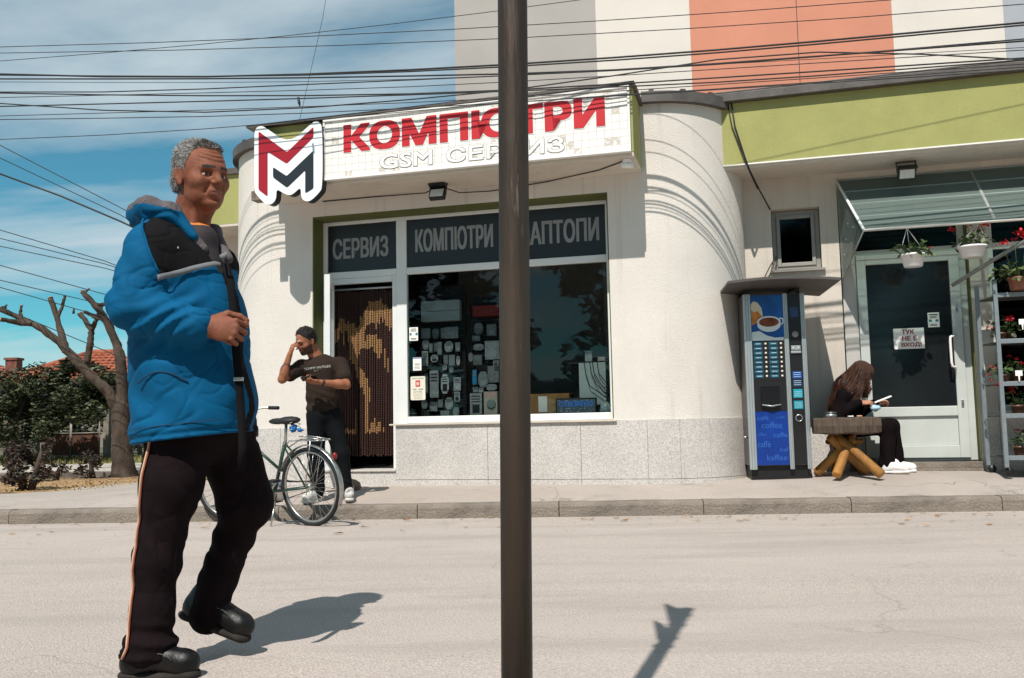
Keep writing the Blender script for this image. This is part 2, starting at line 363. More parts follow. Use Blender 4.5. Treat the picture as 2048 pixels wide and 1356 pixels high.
# tufts of dry grass, clods on the soil, lawn blades
def blades(n, box, h, w, zf, cols):
    mb = MB()
    for i in range(n):
        x = random.uniform(box[0], box[1]); y = random.uniform(box[2], box[3]); z = zf(x, y); a = random.uniform(0, 6.28); hh = h * random.uniform(.4, 1.2)
        dx, dy = math.cos(a) * w, math.sin(a) * w; lx, ly = random.uniform(-.5, .5) * hh, random.uniform(-.5, .5) * hh
        mb.add([(x - dx, y - dy, z - .005), (x + dx, y + dy, z - .005), (x + lx, y + ly, z + hh)], [(0, 1, 2)], random.randrange(len(cols)))
    return mb
gm = [mat('grass_green', '6b7038', .8, var=.3, vs=20), mat('grass_straw', 'a3935f', .85, var=.25, vs=20)]
solo('grass', blades(5000, (-12, -4, 16.6, 18.5), .09, .012, lambda x, y: .28 + .04 * (y - 16.6), gm), gm, 'short dry grass along the far path', 'grass', kind='stuff')
solo('dry_litter', blades(2600, (-9, -4.4, 11, 13.8), .02, .018, lambda x, y: .172, [0, 1]), [gm[1], mat('dead_leaf', '8a6138', .9, var=.3, vs=20)], 'dry straw and leaf litter on the soil strip', 'litter', kind='stuff')

lt_ = MB(); lm = [mat('dead_leaf', '8a6138', .9, var=.3, vs=20), mat('dead_leaf_pale', 'a5855c', .9, var=.3, vs=20), mat('grit', '6f675e', .95, var=.3, vs=30)]
for k in range(300):
    a = random.uniform(-7, 7); near = random.random() < .72; b = -(random.random() ** 2 * 1.3 + .03); x, y, _ = KW(a, b, 0); z = road_z(b) + .006; s_ = random.uniform(.006, .022) if k % 3 else random.uniform(.02, .05); w_ = random.uniform(0, 6.28)
    p = [(math.cos(w_ + t) * s_ * r_, math.sin(w_ + t) * s_ * r_ * .5) for t, r_ in ((0, 1), (1, .8), (2.1, .8), (3.14, 1), (4.2, .7), (5.2, .8))]
    lt_.add([(x + u, y + w2, z + random.uniform(0, .3) * s_) for u, w2 in p], [(0, 1, 2, 3, 4, 5)], 2 if s_ < .012 else k % 2)
solo('gutter_litter', lt_, lm, 'scattered dead leaves and grit along the kerb', 'litter', kind='stuff')

# ------------------------------------------------------------------ the computer shop
T0 = Thing('shop_building', 'white rendered shop building with rounded corners and lime canopy', 'building', (.66, .5, .2), 'F')
ZT = 4.12
def arc_pts(cs, cy, r, a0, a1, n): return [(cs + r * math.sin(a), cy - r * math.cos(a)) for a in np.linspace(a0, a1, n)]
def wall_strip(path, z0, z1, th=.2, mi=0, sm=True):
    """vertical wall along a plan path [(s,y)], thickened to the inside"""
    mb = MB(); n = len(path); P = np.array(path); v = []
    for i in range(n):
        t = P[min(i + 1, n - 1)] - P[max(i - 1, 0)]; t /= np.linalg.norm(t); nin = np.array([-t[1], t[0]])
        q = P[i] + nin * th
        v += [(P[i][0], P[i][1], z0), (P[i][0], P[i][1], z1), (q[0], q[1], z0), (q[0], q[1], z1)]
    f = []
    for i in range(n - 1):
        a, b = i * 4, i * 4 + 4
        f += [(a, b, b + 1, a + 1), (a + 2, a + 3, b + 3, b + 2), (a + 1, b + 1, b + 3, a + 3), (a, a + 2, b + 2, b)]
    f += [(0, 1, 3, 2), (4 * n - 4, 4 * n - 2, 4 * n - 1, 4 * n - 3)]
    return mb.add(v, f, mi, sm)
SL, SR = -.98, 2.34
# one continuous wall: left return + left curve + flat, and flat + right curve + right return
left = [(-2.36, 1.6), (-2.36, 1.3)] + arc_pts(-1.36, 1.0, 1.0, -math.pi / 2, 0, 40) + [(-1.2, 0), (SL, 0)]
right = [(SR, 0), (2.5, 0)] + arc_pts(2.67, 1.0, 1.0, 0, math.pi / 2, 40) + [(3.67, 1.3), (3.67, 1.6)]
wl = wall_strip(left, .1, ZT); wl.merge(wall_strip(right, .1, ZT))
wl.box(SL, SR, 0, .2, 3.21, ZT)
wl.box(0, SR, .03, .25, .1, .885)
o = T0.part('wall', wl, STUCCO)
es = o.modifiers.new('split', 'EDGE_SPLIT'); es.split_angle = R(35)
rv = MB(); rv.box(SL, SL + .012, .004, .26, .4, 3.2); rv.box(SL, SR, .004, .26, 3.19, 3.208); rv.box(SR - .012, SR, .004, .26, .9, 3.19)
T0.part('reveal', rv, OLIVE)
# granite panels
def gpanel(s0, s1, z0, z1, proud=.016):
    return MB().box(s0 + .0015, s1 - .0015, -proud, .02, z0 + .0015, z1 - .0015)
def garc(cs, a0, a1, z0, z1, r=1.016, n=10):
    return wall_strip(arc_pts(cs, 1.0, r, a0 + .0015, a1 - .0015, n), z0 + .0015, z1 - .0015, .03, sm=False)
for s0, s1 in ((0, 1.02), (1.02, 2.0), (2.0, 2.67)):
    T0.part('granite_panel', gpanel(s0, s1, .30, .885), GRANITE, bev=.002); T0.part('granite_panel', gpanel(s0, s1, .12, .298, .019), GRANITE, bev=.002)
for k in range(5):
    a0, a1 = math.pi / 2 * k / 5, math.pi / 2 * (k + 1) / 5
    T0.part('granite_panel', garc(2.67, a0, a1, .30, .885), GRANITE); T0.part('granite_panel', garc(2.67, a0, a1, .12, .298, 1.019), GRANITE)
    T0.part('granite_panel', garc(-1.36, -a1, -a0, .1, .87), GRANITE)
T0.part('granite_panel', gpanel(-1.36, SL, .12, .87), GRANITE, bev=.002)
st = MB().box(SL, 0, -.012, .35, .1, .388); st.box(SL, 0, -.03, .35, .388, .405); T0.part('door_step', st, GRANITE, bev=.003)
# canopy
cn = MB().box(-1.33, 2.70, -.60, .02, 3.425, 4.07); cn.box(2.66, 2.702, .02, .3, 3.45, 4.07); T0.part('canopy', cn, LIME, bev=.006)
sf = MB().box(-1.328, 2.698, -.597, -.002, 3.385, 3.424); T0.part('soffit', sf, STUCCO2, bev=.004)
# roof capping: metal strip running along the rounded outline and the canopy
cap_path = [(-2.42, 1.6)] + arc_pts(-1.36, 1.0, 1.07, -math.pi / 2, -.05, 36)
cp = wall_strip(cap_path, 4.09, 4.2, .14); cp.merge(wall_strip(arc_pts(2.67, 1.0, 1.07, .05, math.pi / 2, 36) + [(3.74, 1.6)], 4.09, 4.2, .14))
cp.box(-1.42, 2.73, -.66, -.5, 4.072, 4.1); cp.box(-1.42, 2.73, -.5, .06, 4.072, 4.12)
roof = MB().box(-1.36, 2.67, .1, 1.6, 4.05, 4.2); T0.part('roof', roof, DARKMETAL)
cpo = T0.part('roof_capping', cp, DARKMETAL); es = cpo.modifiers.new('split', 'EDGE_SPLIT'); es.split_angle = R(35)
# raised ribs of the roofing felt above the capping
for a in np.linspace(.15, 1.4, 5):
    x, y = 2.67 + 1.0 * math.sin(a), 1.0 - 1.0 * math.cos(a)
    child('roof_clip', MB().obox((x - .66, y - .5, 4.01), (.05, .12, .03), rotz(a)), DARKMETAL, cpo)
for a in np.linspace(-1.3, -.2, 4):
    x, y = -1.36 + 1.0 * math.sin(a), 1.0 - 1.0 * math.cos(a)
    child('roof_clip', MB().obox((x - .66, y - .5, 4.01), (.05, .12, .03), rotz(a)), DARKMETAL, cpo)
# interior room
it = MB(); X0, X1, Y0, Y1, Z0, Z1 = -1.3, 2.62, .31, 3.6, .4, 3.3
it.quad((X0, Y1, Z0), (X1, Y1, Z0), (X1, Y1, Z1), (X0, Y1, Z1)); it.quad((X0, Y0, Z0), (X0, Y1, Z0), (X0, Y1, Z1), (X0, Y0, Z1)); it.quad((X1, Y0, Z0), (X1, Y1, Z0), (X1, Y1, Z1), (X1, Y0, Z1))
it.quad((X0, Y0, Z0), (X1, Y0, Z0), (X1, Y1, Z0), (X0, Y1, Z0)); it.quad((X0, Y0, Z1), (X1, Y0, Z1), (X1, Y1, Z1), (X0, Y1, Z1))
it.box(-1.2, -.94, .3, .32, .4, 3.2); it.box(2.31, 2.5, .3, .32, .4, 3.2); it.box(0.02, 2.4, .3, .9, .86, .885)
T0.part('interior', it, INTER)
# frame of window and door
fr = MB(); Ya, Yb = .225, .295
def bar(s0, s1, z0, z1, y0=Ya, y1=Yb): fr.box(s0, s1, y0, y1, z0, z1)
bar(-.966, -.915, .4, 3.188); bar(-.915, 2.326, 3.15, 3.188); bar(-.075, .045, .405, 3.15); bar(2.275, 2.326, .89, 3.15)
bar(-.915, -.075, 2.535, 2.61); bar(.045, 2.275, 2.535, 2.61); bar(.045, 2.275, .89, .965)
bar(-.915, -.86, .405, 2.535, .235, .285); bar(-.86, -.13, 2.47, 2.535, .235, .285); bar(-.13, -.075, .405, 2.535, .235, .285)
T0.part('window_frame', fr, UPVC, bev=.006)
sill = MB().box(-.06, 2.37, -.045, .222, .872, .889); T0.part('window_sill', sill, mat('sill_stone', 'c9bdb0', .6, var=.1, vs=5), bev=.003)
PG = glass('shop_glass', (.84, .88, .88))
T0.part('window_pane', MB().box(.046, 2.274, .255, .261, .966, 2.534), PG)
DK = mat('dark_film', '232427', .35, var=.1, vs=4)
p1 = T0.part('transom_panel', MB().box(-.914, -.076, .25, .262, 2.611, 3.149), DK)
p2 = T0.part('transom_panel', MB().box(.046, 2.274, .25, .262, 2.611, 3.149), DK)
LG = mat('grey_lettering', '8b8d8e', .6, var=.05)
def bold(body, x0, x1, z0, z1, y, dx, dz, thick=.0015):
    mb = MB(); k = 0
    for i in (-1, -.5, 0, .5, 1):
        for j in (-1, 0, 1):
            if abs(j) == 1 and abs(i) == .5 and dz == 0: continue
            mb.merge(text_mb(body, x0 + dx + i * dx, x1 - dx + i * dx, z0 + dz + j * dz, z1 - dz + j * dz, y - k * .00006, thick)); k += 1
    return mb
def lettering(body, x0, x1, z0, z1, y, m, parent, T, off=.0, th=.003, name='lettering'):
    mb = bold(body, x0, x1, z0, z1, y, off, off * .6, th); return T.part(name, mb, m, parent=parent)
lettering('СЕРВИЗ', -.855, -.175, 2.76, 2.995, .249, LG, p1, T0, .007)
lettering('КОМПЮТРИ', .145, 1.045, 2.775, 3.035, .249, LG, p2, T0, .007)
lettering('ЛАПТОПИ', 1.33, 2.205, 2.765, 3.02, .249, LG, p2, T0, .007)
# open door leaf
lf = MB(); lw = .74
for a in ((0, .07, .0, 2.05), (lw - .07, lw, 0, 2.05), (.07, lw - .07, 1.98, 2.05), (.07, lw - .07, 0, .09), (.07, lw - .07, .78, .86)): lf.box(a[0], a[1], -.03, .03, a[2], a[3])
lf.box(.07, lw - .07, -.012, .012, .09, .78)
D1 = T0.part('door', lf.mesh('door', [UPVC]), UPVC, bev=.005); D1.location = (-.862 - .66, .235 - .5, .42 - .2); D1.rotation_euler = (0, 0, -R(67.5))
child('door_glass', MB().box(.07, lw - .07, -.008, .008, .86, 1.98), PG, D1)
hd = MB().box(lw - .06, lw - .02, -.05, .05, .9, 1.12); hd.rod((lw - .04, -.055, 1.05), (lw - .17, -.055, 1.05), .01); child('handle', hd, STEEL, D1, bev=.004)
# rail over the curtain
T0.part('curtain_rail', MB().rod((-.86, .26, 2.41), (-.13, .26, 2.41), .012), ALU)

# bead curtain with a palm tree
BD = [mat('bead_dark', '3a1d14', .45, var=.3, vs=60), mat('bead_light', 'a87e52', .5, var=.2, vs=60)]
BC = Thing('bead_curtain', 'brown wooden bead curtain with a pale palm tree pattern in the shop doorway', 'curtain', (-.49, .26, .42), 'F')
PAT = {95: [(330, 430)], 110: [(290, 400)], 125: [(265, 345)], 140: [(265, 360)], 155: [(268, 450), (985, 1030)], 170: [(300, 350), (1000, 1030)], 187: [(290, 420), (1005, 1030)], 203: [(300, 540), (1010, 1030)], 218: [(300, 570), (1000, 1030)], 234: [(330, 610), (880, 1030)], 248: [(330, 670)], 263: [(325, 515), (585, 700)], 278: [(260, 470), (610, 730)], 293: [(230, 470), (640, 770)], 308: [(220, 345), (420, 475), (660, 1030)], 322: [(190, 315), (380, 475), (675, 1030)], 337: [(160, 310), (380, 470), (740, 830), (1000, 1030)], 352: [(155, 310), (380, 470), (965, 1030)], 366: [(155, 305), (380, 500), (935, 1030)], 380: [(155, 345), (380, 505), (990, 1030)], 402: [(155, 310), (420, 540), (965, 1030)], 418: [(150, 270), (410, 505)], 433: [(185, 310), (1000, 1030)], 447: [(185, 290), (475, 600)], 460: [(185, 330)], 470: [(210, 340), (540, 635)], 483: [(215, 370)], 498: [(215, 340)]}
bead = []
nst = 36
for i in range(nst):
    s = -.852 + .72 * i / (nst - 1) + random.uniform(-.002, .002); zx = 78 + (505 - 78) * i / (nst - 1)
    key = min(PAT, key=lambda k: abs(k - zx)); iv = PAT[key] if abs(key - zx) < 9 else []
    mb = MB(); z = 2.40 - random.uniform(0, .027); y = .26 + random.uniform(-.006, .006)
    while z > .56:
        zp = 80 + (2.41 - z) / (2.41 - .53) * (1195 - 80)
        mi = 1 if any(a <= zp <= b for a, b in iv) else 0
        mb.lathe([(.0035, 0), (.0072, -.005), (.0072, -.021), (.0035, -.0262)], (s, y, z), 6, mi); z -= .027
    BC.part('bead_strand', mb, BD)

# ------------------------------------------------------------------ shop sign
def tile_print():
    m = bpy.data.materials.new('printed_tiles'); m.use_nodes = True; t = m.node_tree; b = t.nodes['Principled BSDF']; l = t.links.new
    tc = t.nodes.new('ShaderNodeTexCoord'); sp = t.nodes.new('ShaderNodeSeparateXYZ'); cbn = t.nodes.new('ShaderNodeCombineXYZ')
    l(tc.outputs['Object'], sp.inputs[0]); l(sp.outputs[0], cbn.inputs[0]); l(sp.outputs[2], cbn.inputs[1])
    br = t.nodes.new('ShaderNodeTexBrick'); br.offset = 0; br.inputs['Scale'].default_value = 1; br.inputs['Brick Width'].default_value = .075; br.inputs['Row Height'].default_value = .075
    br.inputs['Mortar Size'].default_value = .0016; br.inputs['Color1'].default_value = (*lin('ece7e0'), 1); br.inputs['Color2'].default_value = (*lin('ece7e0'), 1); br.inputs['Mortar'].default_value = (*lin('a69d95'), 1)
    l(cbn.outputs[0], br.inputs['Vector'])
    # missing tiles: cells of a coarse random grid
    sn = t.nodes.new('ShaderNodeVectorMath'); sn.operation = 'SNAP'; sn.inputs[1].default_value = (.075, .075, .075); l(cbn.outputs[0], sn.inputs[0])
    wnz = t.nodes.new('ShaderNodeTexWhiteNoise'); wnz.noise_dimensions = '2D'; l(sn.outputs[0], wnz.inputs['Vector'])
    gt = t.nodes.new('ShaderNodeMath'); gt.operation = 'GREATER_THAN'; gt.inputs[1].default_value = .925; l(wnz.outputs['Value'], gt.inputs[0])
    nz = t.nodes.new('ShaderNodeTexNoise'); nz.inputs['Scale'].default_value = 30; nz.inputs['Detail'].default_value = 3; l(cbn.outputs[0], nz.inputs['Vector'])
    m2 = t.nodes.new('ShaderNodeMath'); m2.operation = 'MULTIPLY'; l(gt.outputs[0], m2.inputs[0])
    mr = t.nodes.new('ShaderNodeMapRange'); mr.inputs[1].default_value = .38; mr.inputs[2].default_value = .5; l(nz.outputs['Fac'], mr.inputs[0]); l(mr.outputs[0], m2.inputs[1])
    mi = t.nodes.new('ShaderNodeMix'); mi.data_type = 'RGBA'; l(m2.outputs[0], mi.inputs[0]); l(br.outputs['Color'], mi.inputs[6]); mi.inputs[7].default_value = (*lin('c8beb2'), 1)
    l(mi.outputs[2], b.inputs['Base Color']); b.inputs['Roughness'].default_value = .4
    return m
S1 = Thing('shop_sign', 'long white sign board with red Cyrillic letters above the shop window', 'sign', (1.08, -.60, 3.42), 'F')
pn = S1.part('panel', MB().box(-.50, 2.66, -.650, -.605, 3.44, 4.04), tile_print())
S1.part('frame', MB().box(-.52, 2.68, -.662, -.603, 3.418, 3.44).box(-.52, 2.68, -.662, -.603, 4.04, 4.062).box(-.52, -.50, -.662, -.603, 3.44, 4.04).box(2.66, 2.68, -.662, -.603, 3.44, 4.04), WHITEP, bev=.003)
RED = mat('sign_red', 'c2252b', .4, var=.04, vs=6); LGREY = mat('sign_outline', '8f8983', .5, var=.05)
tx = bold('КОМПЮТРИ', -.298, 2.453, 3.678, 3.997, -.651, .0325, .021); S1.part('letter_outline', tx, WHITEP, parent=pn)
tx = bold('КОМПЮТРИ', -.288, 2.443, 3.688, 3.987, -.6545, .0225, .011); S1.part('lettering', tx, RED, parent=pn)
for wd, a, b in (('GSM', .11, .69), ('СЕРВИЗ', .83, 2.04)):
    S1.part('letter_outline', bold(wd, a, b, 3.473, 3.632, -.651, .010, .007), LGREY, parent=pn)
    S1.part('lettering', bold(wd, a + .005, b - .005, 3.477, 3.628, -.6545, .0045, .003), WHITEP, parent=pn)
# M logo
M0 = Thing('logo_sign', 'white cut-out logo sign with a red and a black chevron letter M', 'sign', (-.9, -.60, 3.2), 'F')
bk = [(-1.293, 3.946), (-1.283, 4.029), (-1.245, 4.057), (-1.199, 4.057), (-1.153, 4.029), (-0.88, 3.831), (-0.62, 4.028), (-0.575, 4.044), (-0.531, 4.026), (-0.502, 3.961), (-0.5, 3.332), (-0.539, 3.281), (-0.62, 3.213), (-0.671, 3.197), (-0.723, 3.218), (-0.745, 3.265), (-0.748, 3.361), (-0.834, 3.293), (-0.886, 3.281), (-0.954, 3.314), (-1.029, 3.365), (-1.031, 3.268), (-1.058, 3.222), (-1.111, 3.199), (-1.171, 3.222), (-1.271, 3.33), (-1.286, 3.373)]
def chaikin(p, k=2):
    for _ in range(k): p = [q for i in range(len(p)) for a, b in ((p[i], p[(i + 1) % len(p)]),) for q in ((.75 * a[0] + .25 * b[0], .75 * a[1] + .25 * b[1]), (.25 * a[0] + .75 * b[0], .25 * a[1] + .75 * b[1]))]
    return p
bks = chaikin(bk, 2)
M0.part('box_body', MB().prism(bks, -.70, -.603), GRAPH)
M0.part('face_plate', MB().prism(bks, -.708, -.7005), mat('sign_white_face', 'eff1f2', .35, var=.02))
def rnd(p, k=.12):
    o = []
    n = len(p)
    for i in range(n):
        a, b, c = V(*p[i - 1]), V(*p[i]), V(*p[(i + 1) % n]); la, lc = np.linalg.norm(a - b), np.linalg.norm(c - b); q = .018
        o += [tuple(b + (a - b) / la * q), tuple(b + ((a - b) / la + (c - b) / lc) * q * .25), tuple(b + (c - b) / lc * q)]
    return o
M0.part('red_letter', MB().prism(rnd([(-1.24, 4.002), (-0.905, 3.744), (-0.601, 3.984), (-0.601, 3.873), (-0.909, 3.62), (-1.132, 3.771), (-1.13, 3.289), (-1.237, 3.372)]), -.712, -.7085), mat('logo_red', '9e1523', .35, var=.03))
M0.part('black_letter', MB().prism(rnd([(-1.068, 3.6), (-0.909, 3.488), (-0.601, 3.732), (-0.601, 3.33), (-0.695, 3.286), (-0.695, 3.531), (-0.904, 3.364), (-1.067, 3.489)]), -.712, -.7085), mat('logo_black', '25292e', .35, var=.03))

# ------------------------------------------------------------------ side wing left, flower shop wing right
TL = Thing('side_wing', 'lime banded side wing of the shop behind the walking man', 'building', (-2.8, 1.2, .2), 'F')
TL.part('wall', MB().box(-2.85, -2.30, 1.0, 3, .05, 3.5), STUCCO2)
TL.part('fascia', MB().box(-2.85, -2.05, .44, 2.6, 3.33, 3.93), LIME)
TL.part('soffit', MB().box(-2.85, -2.05, .442, 2.6, 3.30, 3.329), STUCCO2)
TL.part('roof_trim', MB().box(-2.9, -2.05, .40, 2.6, 3.931, 4.0), DARKMETAL)
TR = Thing('flower_shop_building', 'cream flower shop wing with a lime fascia band and white glazed door', 'building', (5.5, 1.2, .29), 'F')
w = MB(); y0, y1 = 1.0, 1.25
w.box(3.3, 3.96, y0, y1, .1, 3.6); w.box(3.96, 4.46, y0, y1, .1, 2.45); w.box(3.96, 4.46, y0, y1, 3.115, 3.6); w.box(4.46, 4.64, y0, y1, .1, 3.6)
w.box(4.64, 5.88, y0, y1, 3.3, 3.6); w.box(5.88, 6.06, y0, y1, .1, 3.6); w.box(6.06, 9, y0, y1, .1, .9); w.box(6.06, 9, y0, y1, 3.3, 3.6); w.box(4.64, 5.88, y0, y1, .1, .40)
TR.part('wall', w, STUCCO2)
for a, b in ((3.66, 4.1), (4.1, 4.64), (5.885, 6.06), (6.06, 7)):
    TR.part('granite_panel', MB().box(a + .002, b - .002, .985, 1.02, .12, .87), GRANITE, bev=.002)
TR.part('fascia', MB().box(3.3, 9.2, .44, 1.1, 3.50, 4.15), LIME)
TR.part('drip_edge', MB().box(3.3, 9.2, .432, .46, 3.486, 3.4995), WHITEP)
TR.part('soffit', MB().box(3.3, 9.2, .462, 1.2, 3.455, 3.4985), STUCCO2)
TR.part('roof_trim', MB().box(3.42, 9.3, .36, 1.2, 4.152, 4.24).box(3.42, 9.3, .36, 2.6, 4.24, 4.26), DARKMETAL, bev=.006)
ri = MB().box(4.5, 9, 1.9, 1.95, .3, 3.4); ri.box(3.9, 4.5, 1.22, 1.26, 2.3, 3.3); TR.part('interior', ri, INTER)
TR.part('reveal', MB().box(5.868, 5.8795, 1.002, 1.24, .41, 3.29), OLIVE)
# small window
wf = Thing('small_window', 'small grey framed window on the cream wall above the coffee machine', 'window', (4.21, 1.05, 2.45), 'F')
f = MB()
for a in ((3.965, 4.01, 2.455, 3.11), (4.41, 4.455, 2.455, 3.11), (4.01, 4.41, 2.455, 2.50), (4.01, 4.41, 3.06, 3.11)): f.box(a[0], a[1], 1.10, 1.16, a[2], a[3])
GREYF = mat('grey_frame', '8d8a84', .5, var=.08)
wf.part('frame', f, GREYF, bev=.004)
f = MB()
for a in ((4.012, 4.05, 2.502, 3.058), (4.37, 4.408, 2.502, 3.058), (4.05, 4.37, 2.502, 2.54), (4.05, 4.37, 3.02, 3.058)): f.box(a[0], a[1], 1.085, 1.14, a[2], a[3])
wf.part('sash', f, GREYF, bev=.004)
wf.part('pane', MB().box(4.05, 4.37, 1.105, 1.111, 2.54, 3.02), glass('dull_glass', (.12, .13, .14), rough=.05))
wf.part('sill', MB().box(3.93, 4.49, .955, 1.10, 2.425, 2.449), mat('sill_metal', '9a948c', .5, metal=.3, var=.1))
# door of the flower shop
FD = Thing('glazed_door', 'white plastic door with dark glazing beside the flower rack', 'door', (5.3, 1.07, .40), 'F')
f = MB()
for a in ((4.66, 4.80, .41, 3.28), (5.80, 5.866, .41, 3.28), (4.80, 5.80, 2.565, 2.62), (4.80, 5.80, 3.22, 3.28), (4.80, 5.8, .405, .43)): f.box(a[0], a[1], 1.09, 1.17, a[2], a[3])
UPVC2 = mat('dull_white_plastic', 'bfc3bd', .4, var=.05, vs=3)
FD.part('frame', f, UPVC2, bev=.005)
f = MB()
for a in ((4.804, 4.895, .435, 2.56), (5.70, 5.796, .435, 2.56), (4.895, 5.70, 2.46, 2.56), (4.895, 5.70, .86, .96), (4.895, 5.70, .435, .56)): f.box(a[0], a[1], 1.06, 1.13, a[2], a[3])
f.box(4.895, 5.70, 1.085, 1.11, .56, .86); FD.part('leaf', f, UPVC2, bev=.005)
FD.part('pane', MB().box(4.895, 5.70, 1.09, 1.10, .96, 2.46), mat('dark_glazing', '1d2022', .12, var=.1, vs=2))
FD.part('fanlight', MB().box(4.80, 5.80, 1.12, 1.126, 2.62, 3.22), glass('dull_glass'))
FD.part('side_panel', MB().box(4.672, 4.79, 1.084, 1.0895, .5, 3.2), mat('grey_panel', 'b9b6b0', .6, var=.05))
h = MB().tube([(5.70, 1.055, 1.345), (5.69, .985, 1.35), (5.66, .985, 1.36), (5.655, .985, 1.40), (5.655, .985, 1.62), (5.66, .985, 1.66), (5.69, .985, 1.672), (5.72, 1.055, 1.675)], .013, 10); FD.part('handle', h, WHITEP)
for z in (1.954, .985):
    FD.part('lock', MB().box(5.735, 5.76, 1.05, 1.062, z - .035, z + .035).box(5.744, 5.751, 1.048, 1.0505, z - .02, z + .005, 1), [STEEL, BLACK], bev=.002)
N1 = Thing('paper_notice', 'white handwritten notice with red letters taped on the dark door glass', 'notice', (5.28, 1.088, 1.55), 'F')
pp = N1.part('sheet', MB().box(5.134, 5.43, 1.083, 1.0885, 1.56, 1.775), PAPER)
RI = mat('red_marker', '8e1f26', .7, var=.1)
for tt, a, b, z in (('ТУК', 5.215, 5.335, 1.712), ('НЕ Е', 5.215, 5.36, 1.645), ('ВХОД!', 5.205, 5.40, 1.575)):
    N1.part('lettering', bold(tt, a, b, z, z + .05, 1.0825, .0022, .0015, .0006), RI, parent=pp)
N2 = Thing('door_sticker', 'small white sticker near the handle of the glazed door', 'sticker', (5.53, 1.088, 1.77), 'F')
pp = N2.part('sheet', MB().box(5.474, 5.584, 1.084, 1.0885, 1.775, 1.926), PAPER)
stk = MB().box(5.485, 5.573, 1.0832, 1.0838, 1.90, 1.912)
for z in (1.885, 1.872, 1.80, 1.788): stk.box(5.495, 5.56, 1.0832, 1.0838, z, z + .006)
stk.box(5.482, 5.512, 1.0832, 1.0838, 1.83, 1.855, 1).box(5.545, 5.576, 1.0832, 1.0838, 1.83, 1.855, 1)
N2.part('print', stk, [INK, mat('print_teal', '3d7a84', .6)], parent=pp)
# second shop window right of the door
f = MB()
for a in ((6.07, 6.13, .90, 3.29), (8.9, 8.99, .90, 3.29), (6.13, 8.9, 3.22, 3.29), (6.13, 8.9, .90, .96), (6.13, 8.9, 2.55, 2.62)): f.box(a[0], a[1], 1.10, 1.17, a[2], a[3])
SW = Thing('flower_shop_window', 'wide dark shop window behind the flower rack', 'window', (7.5, 1.13, .9), 'F')
SW.part('frame', f, UPVC, bev=.005); SW.part('pane', MB().box(6.13, 8.9, 1.13, 1.136, .96, 3.22), glass('dull_glass'))
TR.part('threshold', MB().box(4.64, 5.88, .93, 1.09, .1, .335).box(4.64, 5.88, .95, 1.09, .335, .40), KERB, bev=.006)

# ------------------------------------------------------------------ apartment block behind
AB = Thing('apartment_block', 'tall block with grey, cream and salmon painted stripes behind the shops', 'building', (6, 5, .3), 'F')
PG1 = mat('paint_grey', 'aea69f', .9, var=.05, vs=.8, bump=.3, bs=120); PC = mat('paint_cream', 'ddd3c8', .9, var=.04, vs=.8, bump=.3, bs=120); PS = mat('paint_salmon', 'd08a70', .9, var=.06, vs=.8, bump=.3, bs=120); PB = mat('paint_bluegrey', 'a9abb0', .9, var=.05, vs=.8, bump=.3, bs=120)
for a, b, m in ((-.105, 1.871, PG1), (1.871, 3.099, PC), (3.099, 4.414, PS), (4.422, 5.524, PS), (5.524, 6.751, PC), (6.751, 9, PB), (9, 12, PC)):
    AB.part('wall_section', MB().box(a + .0005, b - .0005, 2.5, 9, .3, 13), m)
AB.part('joint', MB().box(4.4135, 4.4225, 2.51, 8.9, .3, 12.9), GRAPH)
AB.part('roof', MB().box(-.2, 12.1, 2.4, 9.1, 13.002, 13.3), DARKMETAL)
for zz in (9.0, 11.3):
    for s in (.9, 2.5, 4.4, 6.1, 8):
        wn_ = AB.part('window', MB().box(s - .6, s + .6, 2.46, 2.499, zz - .7, zz + .7), UPVC)
        AB.part('window_glass', MB().box(s - .52, s + .52, 2.452, 2.459, zz - .62, zz + .62), mat('dark_glazing', '1d2022'), parent=wn_)
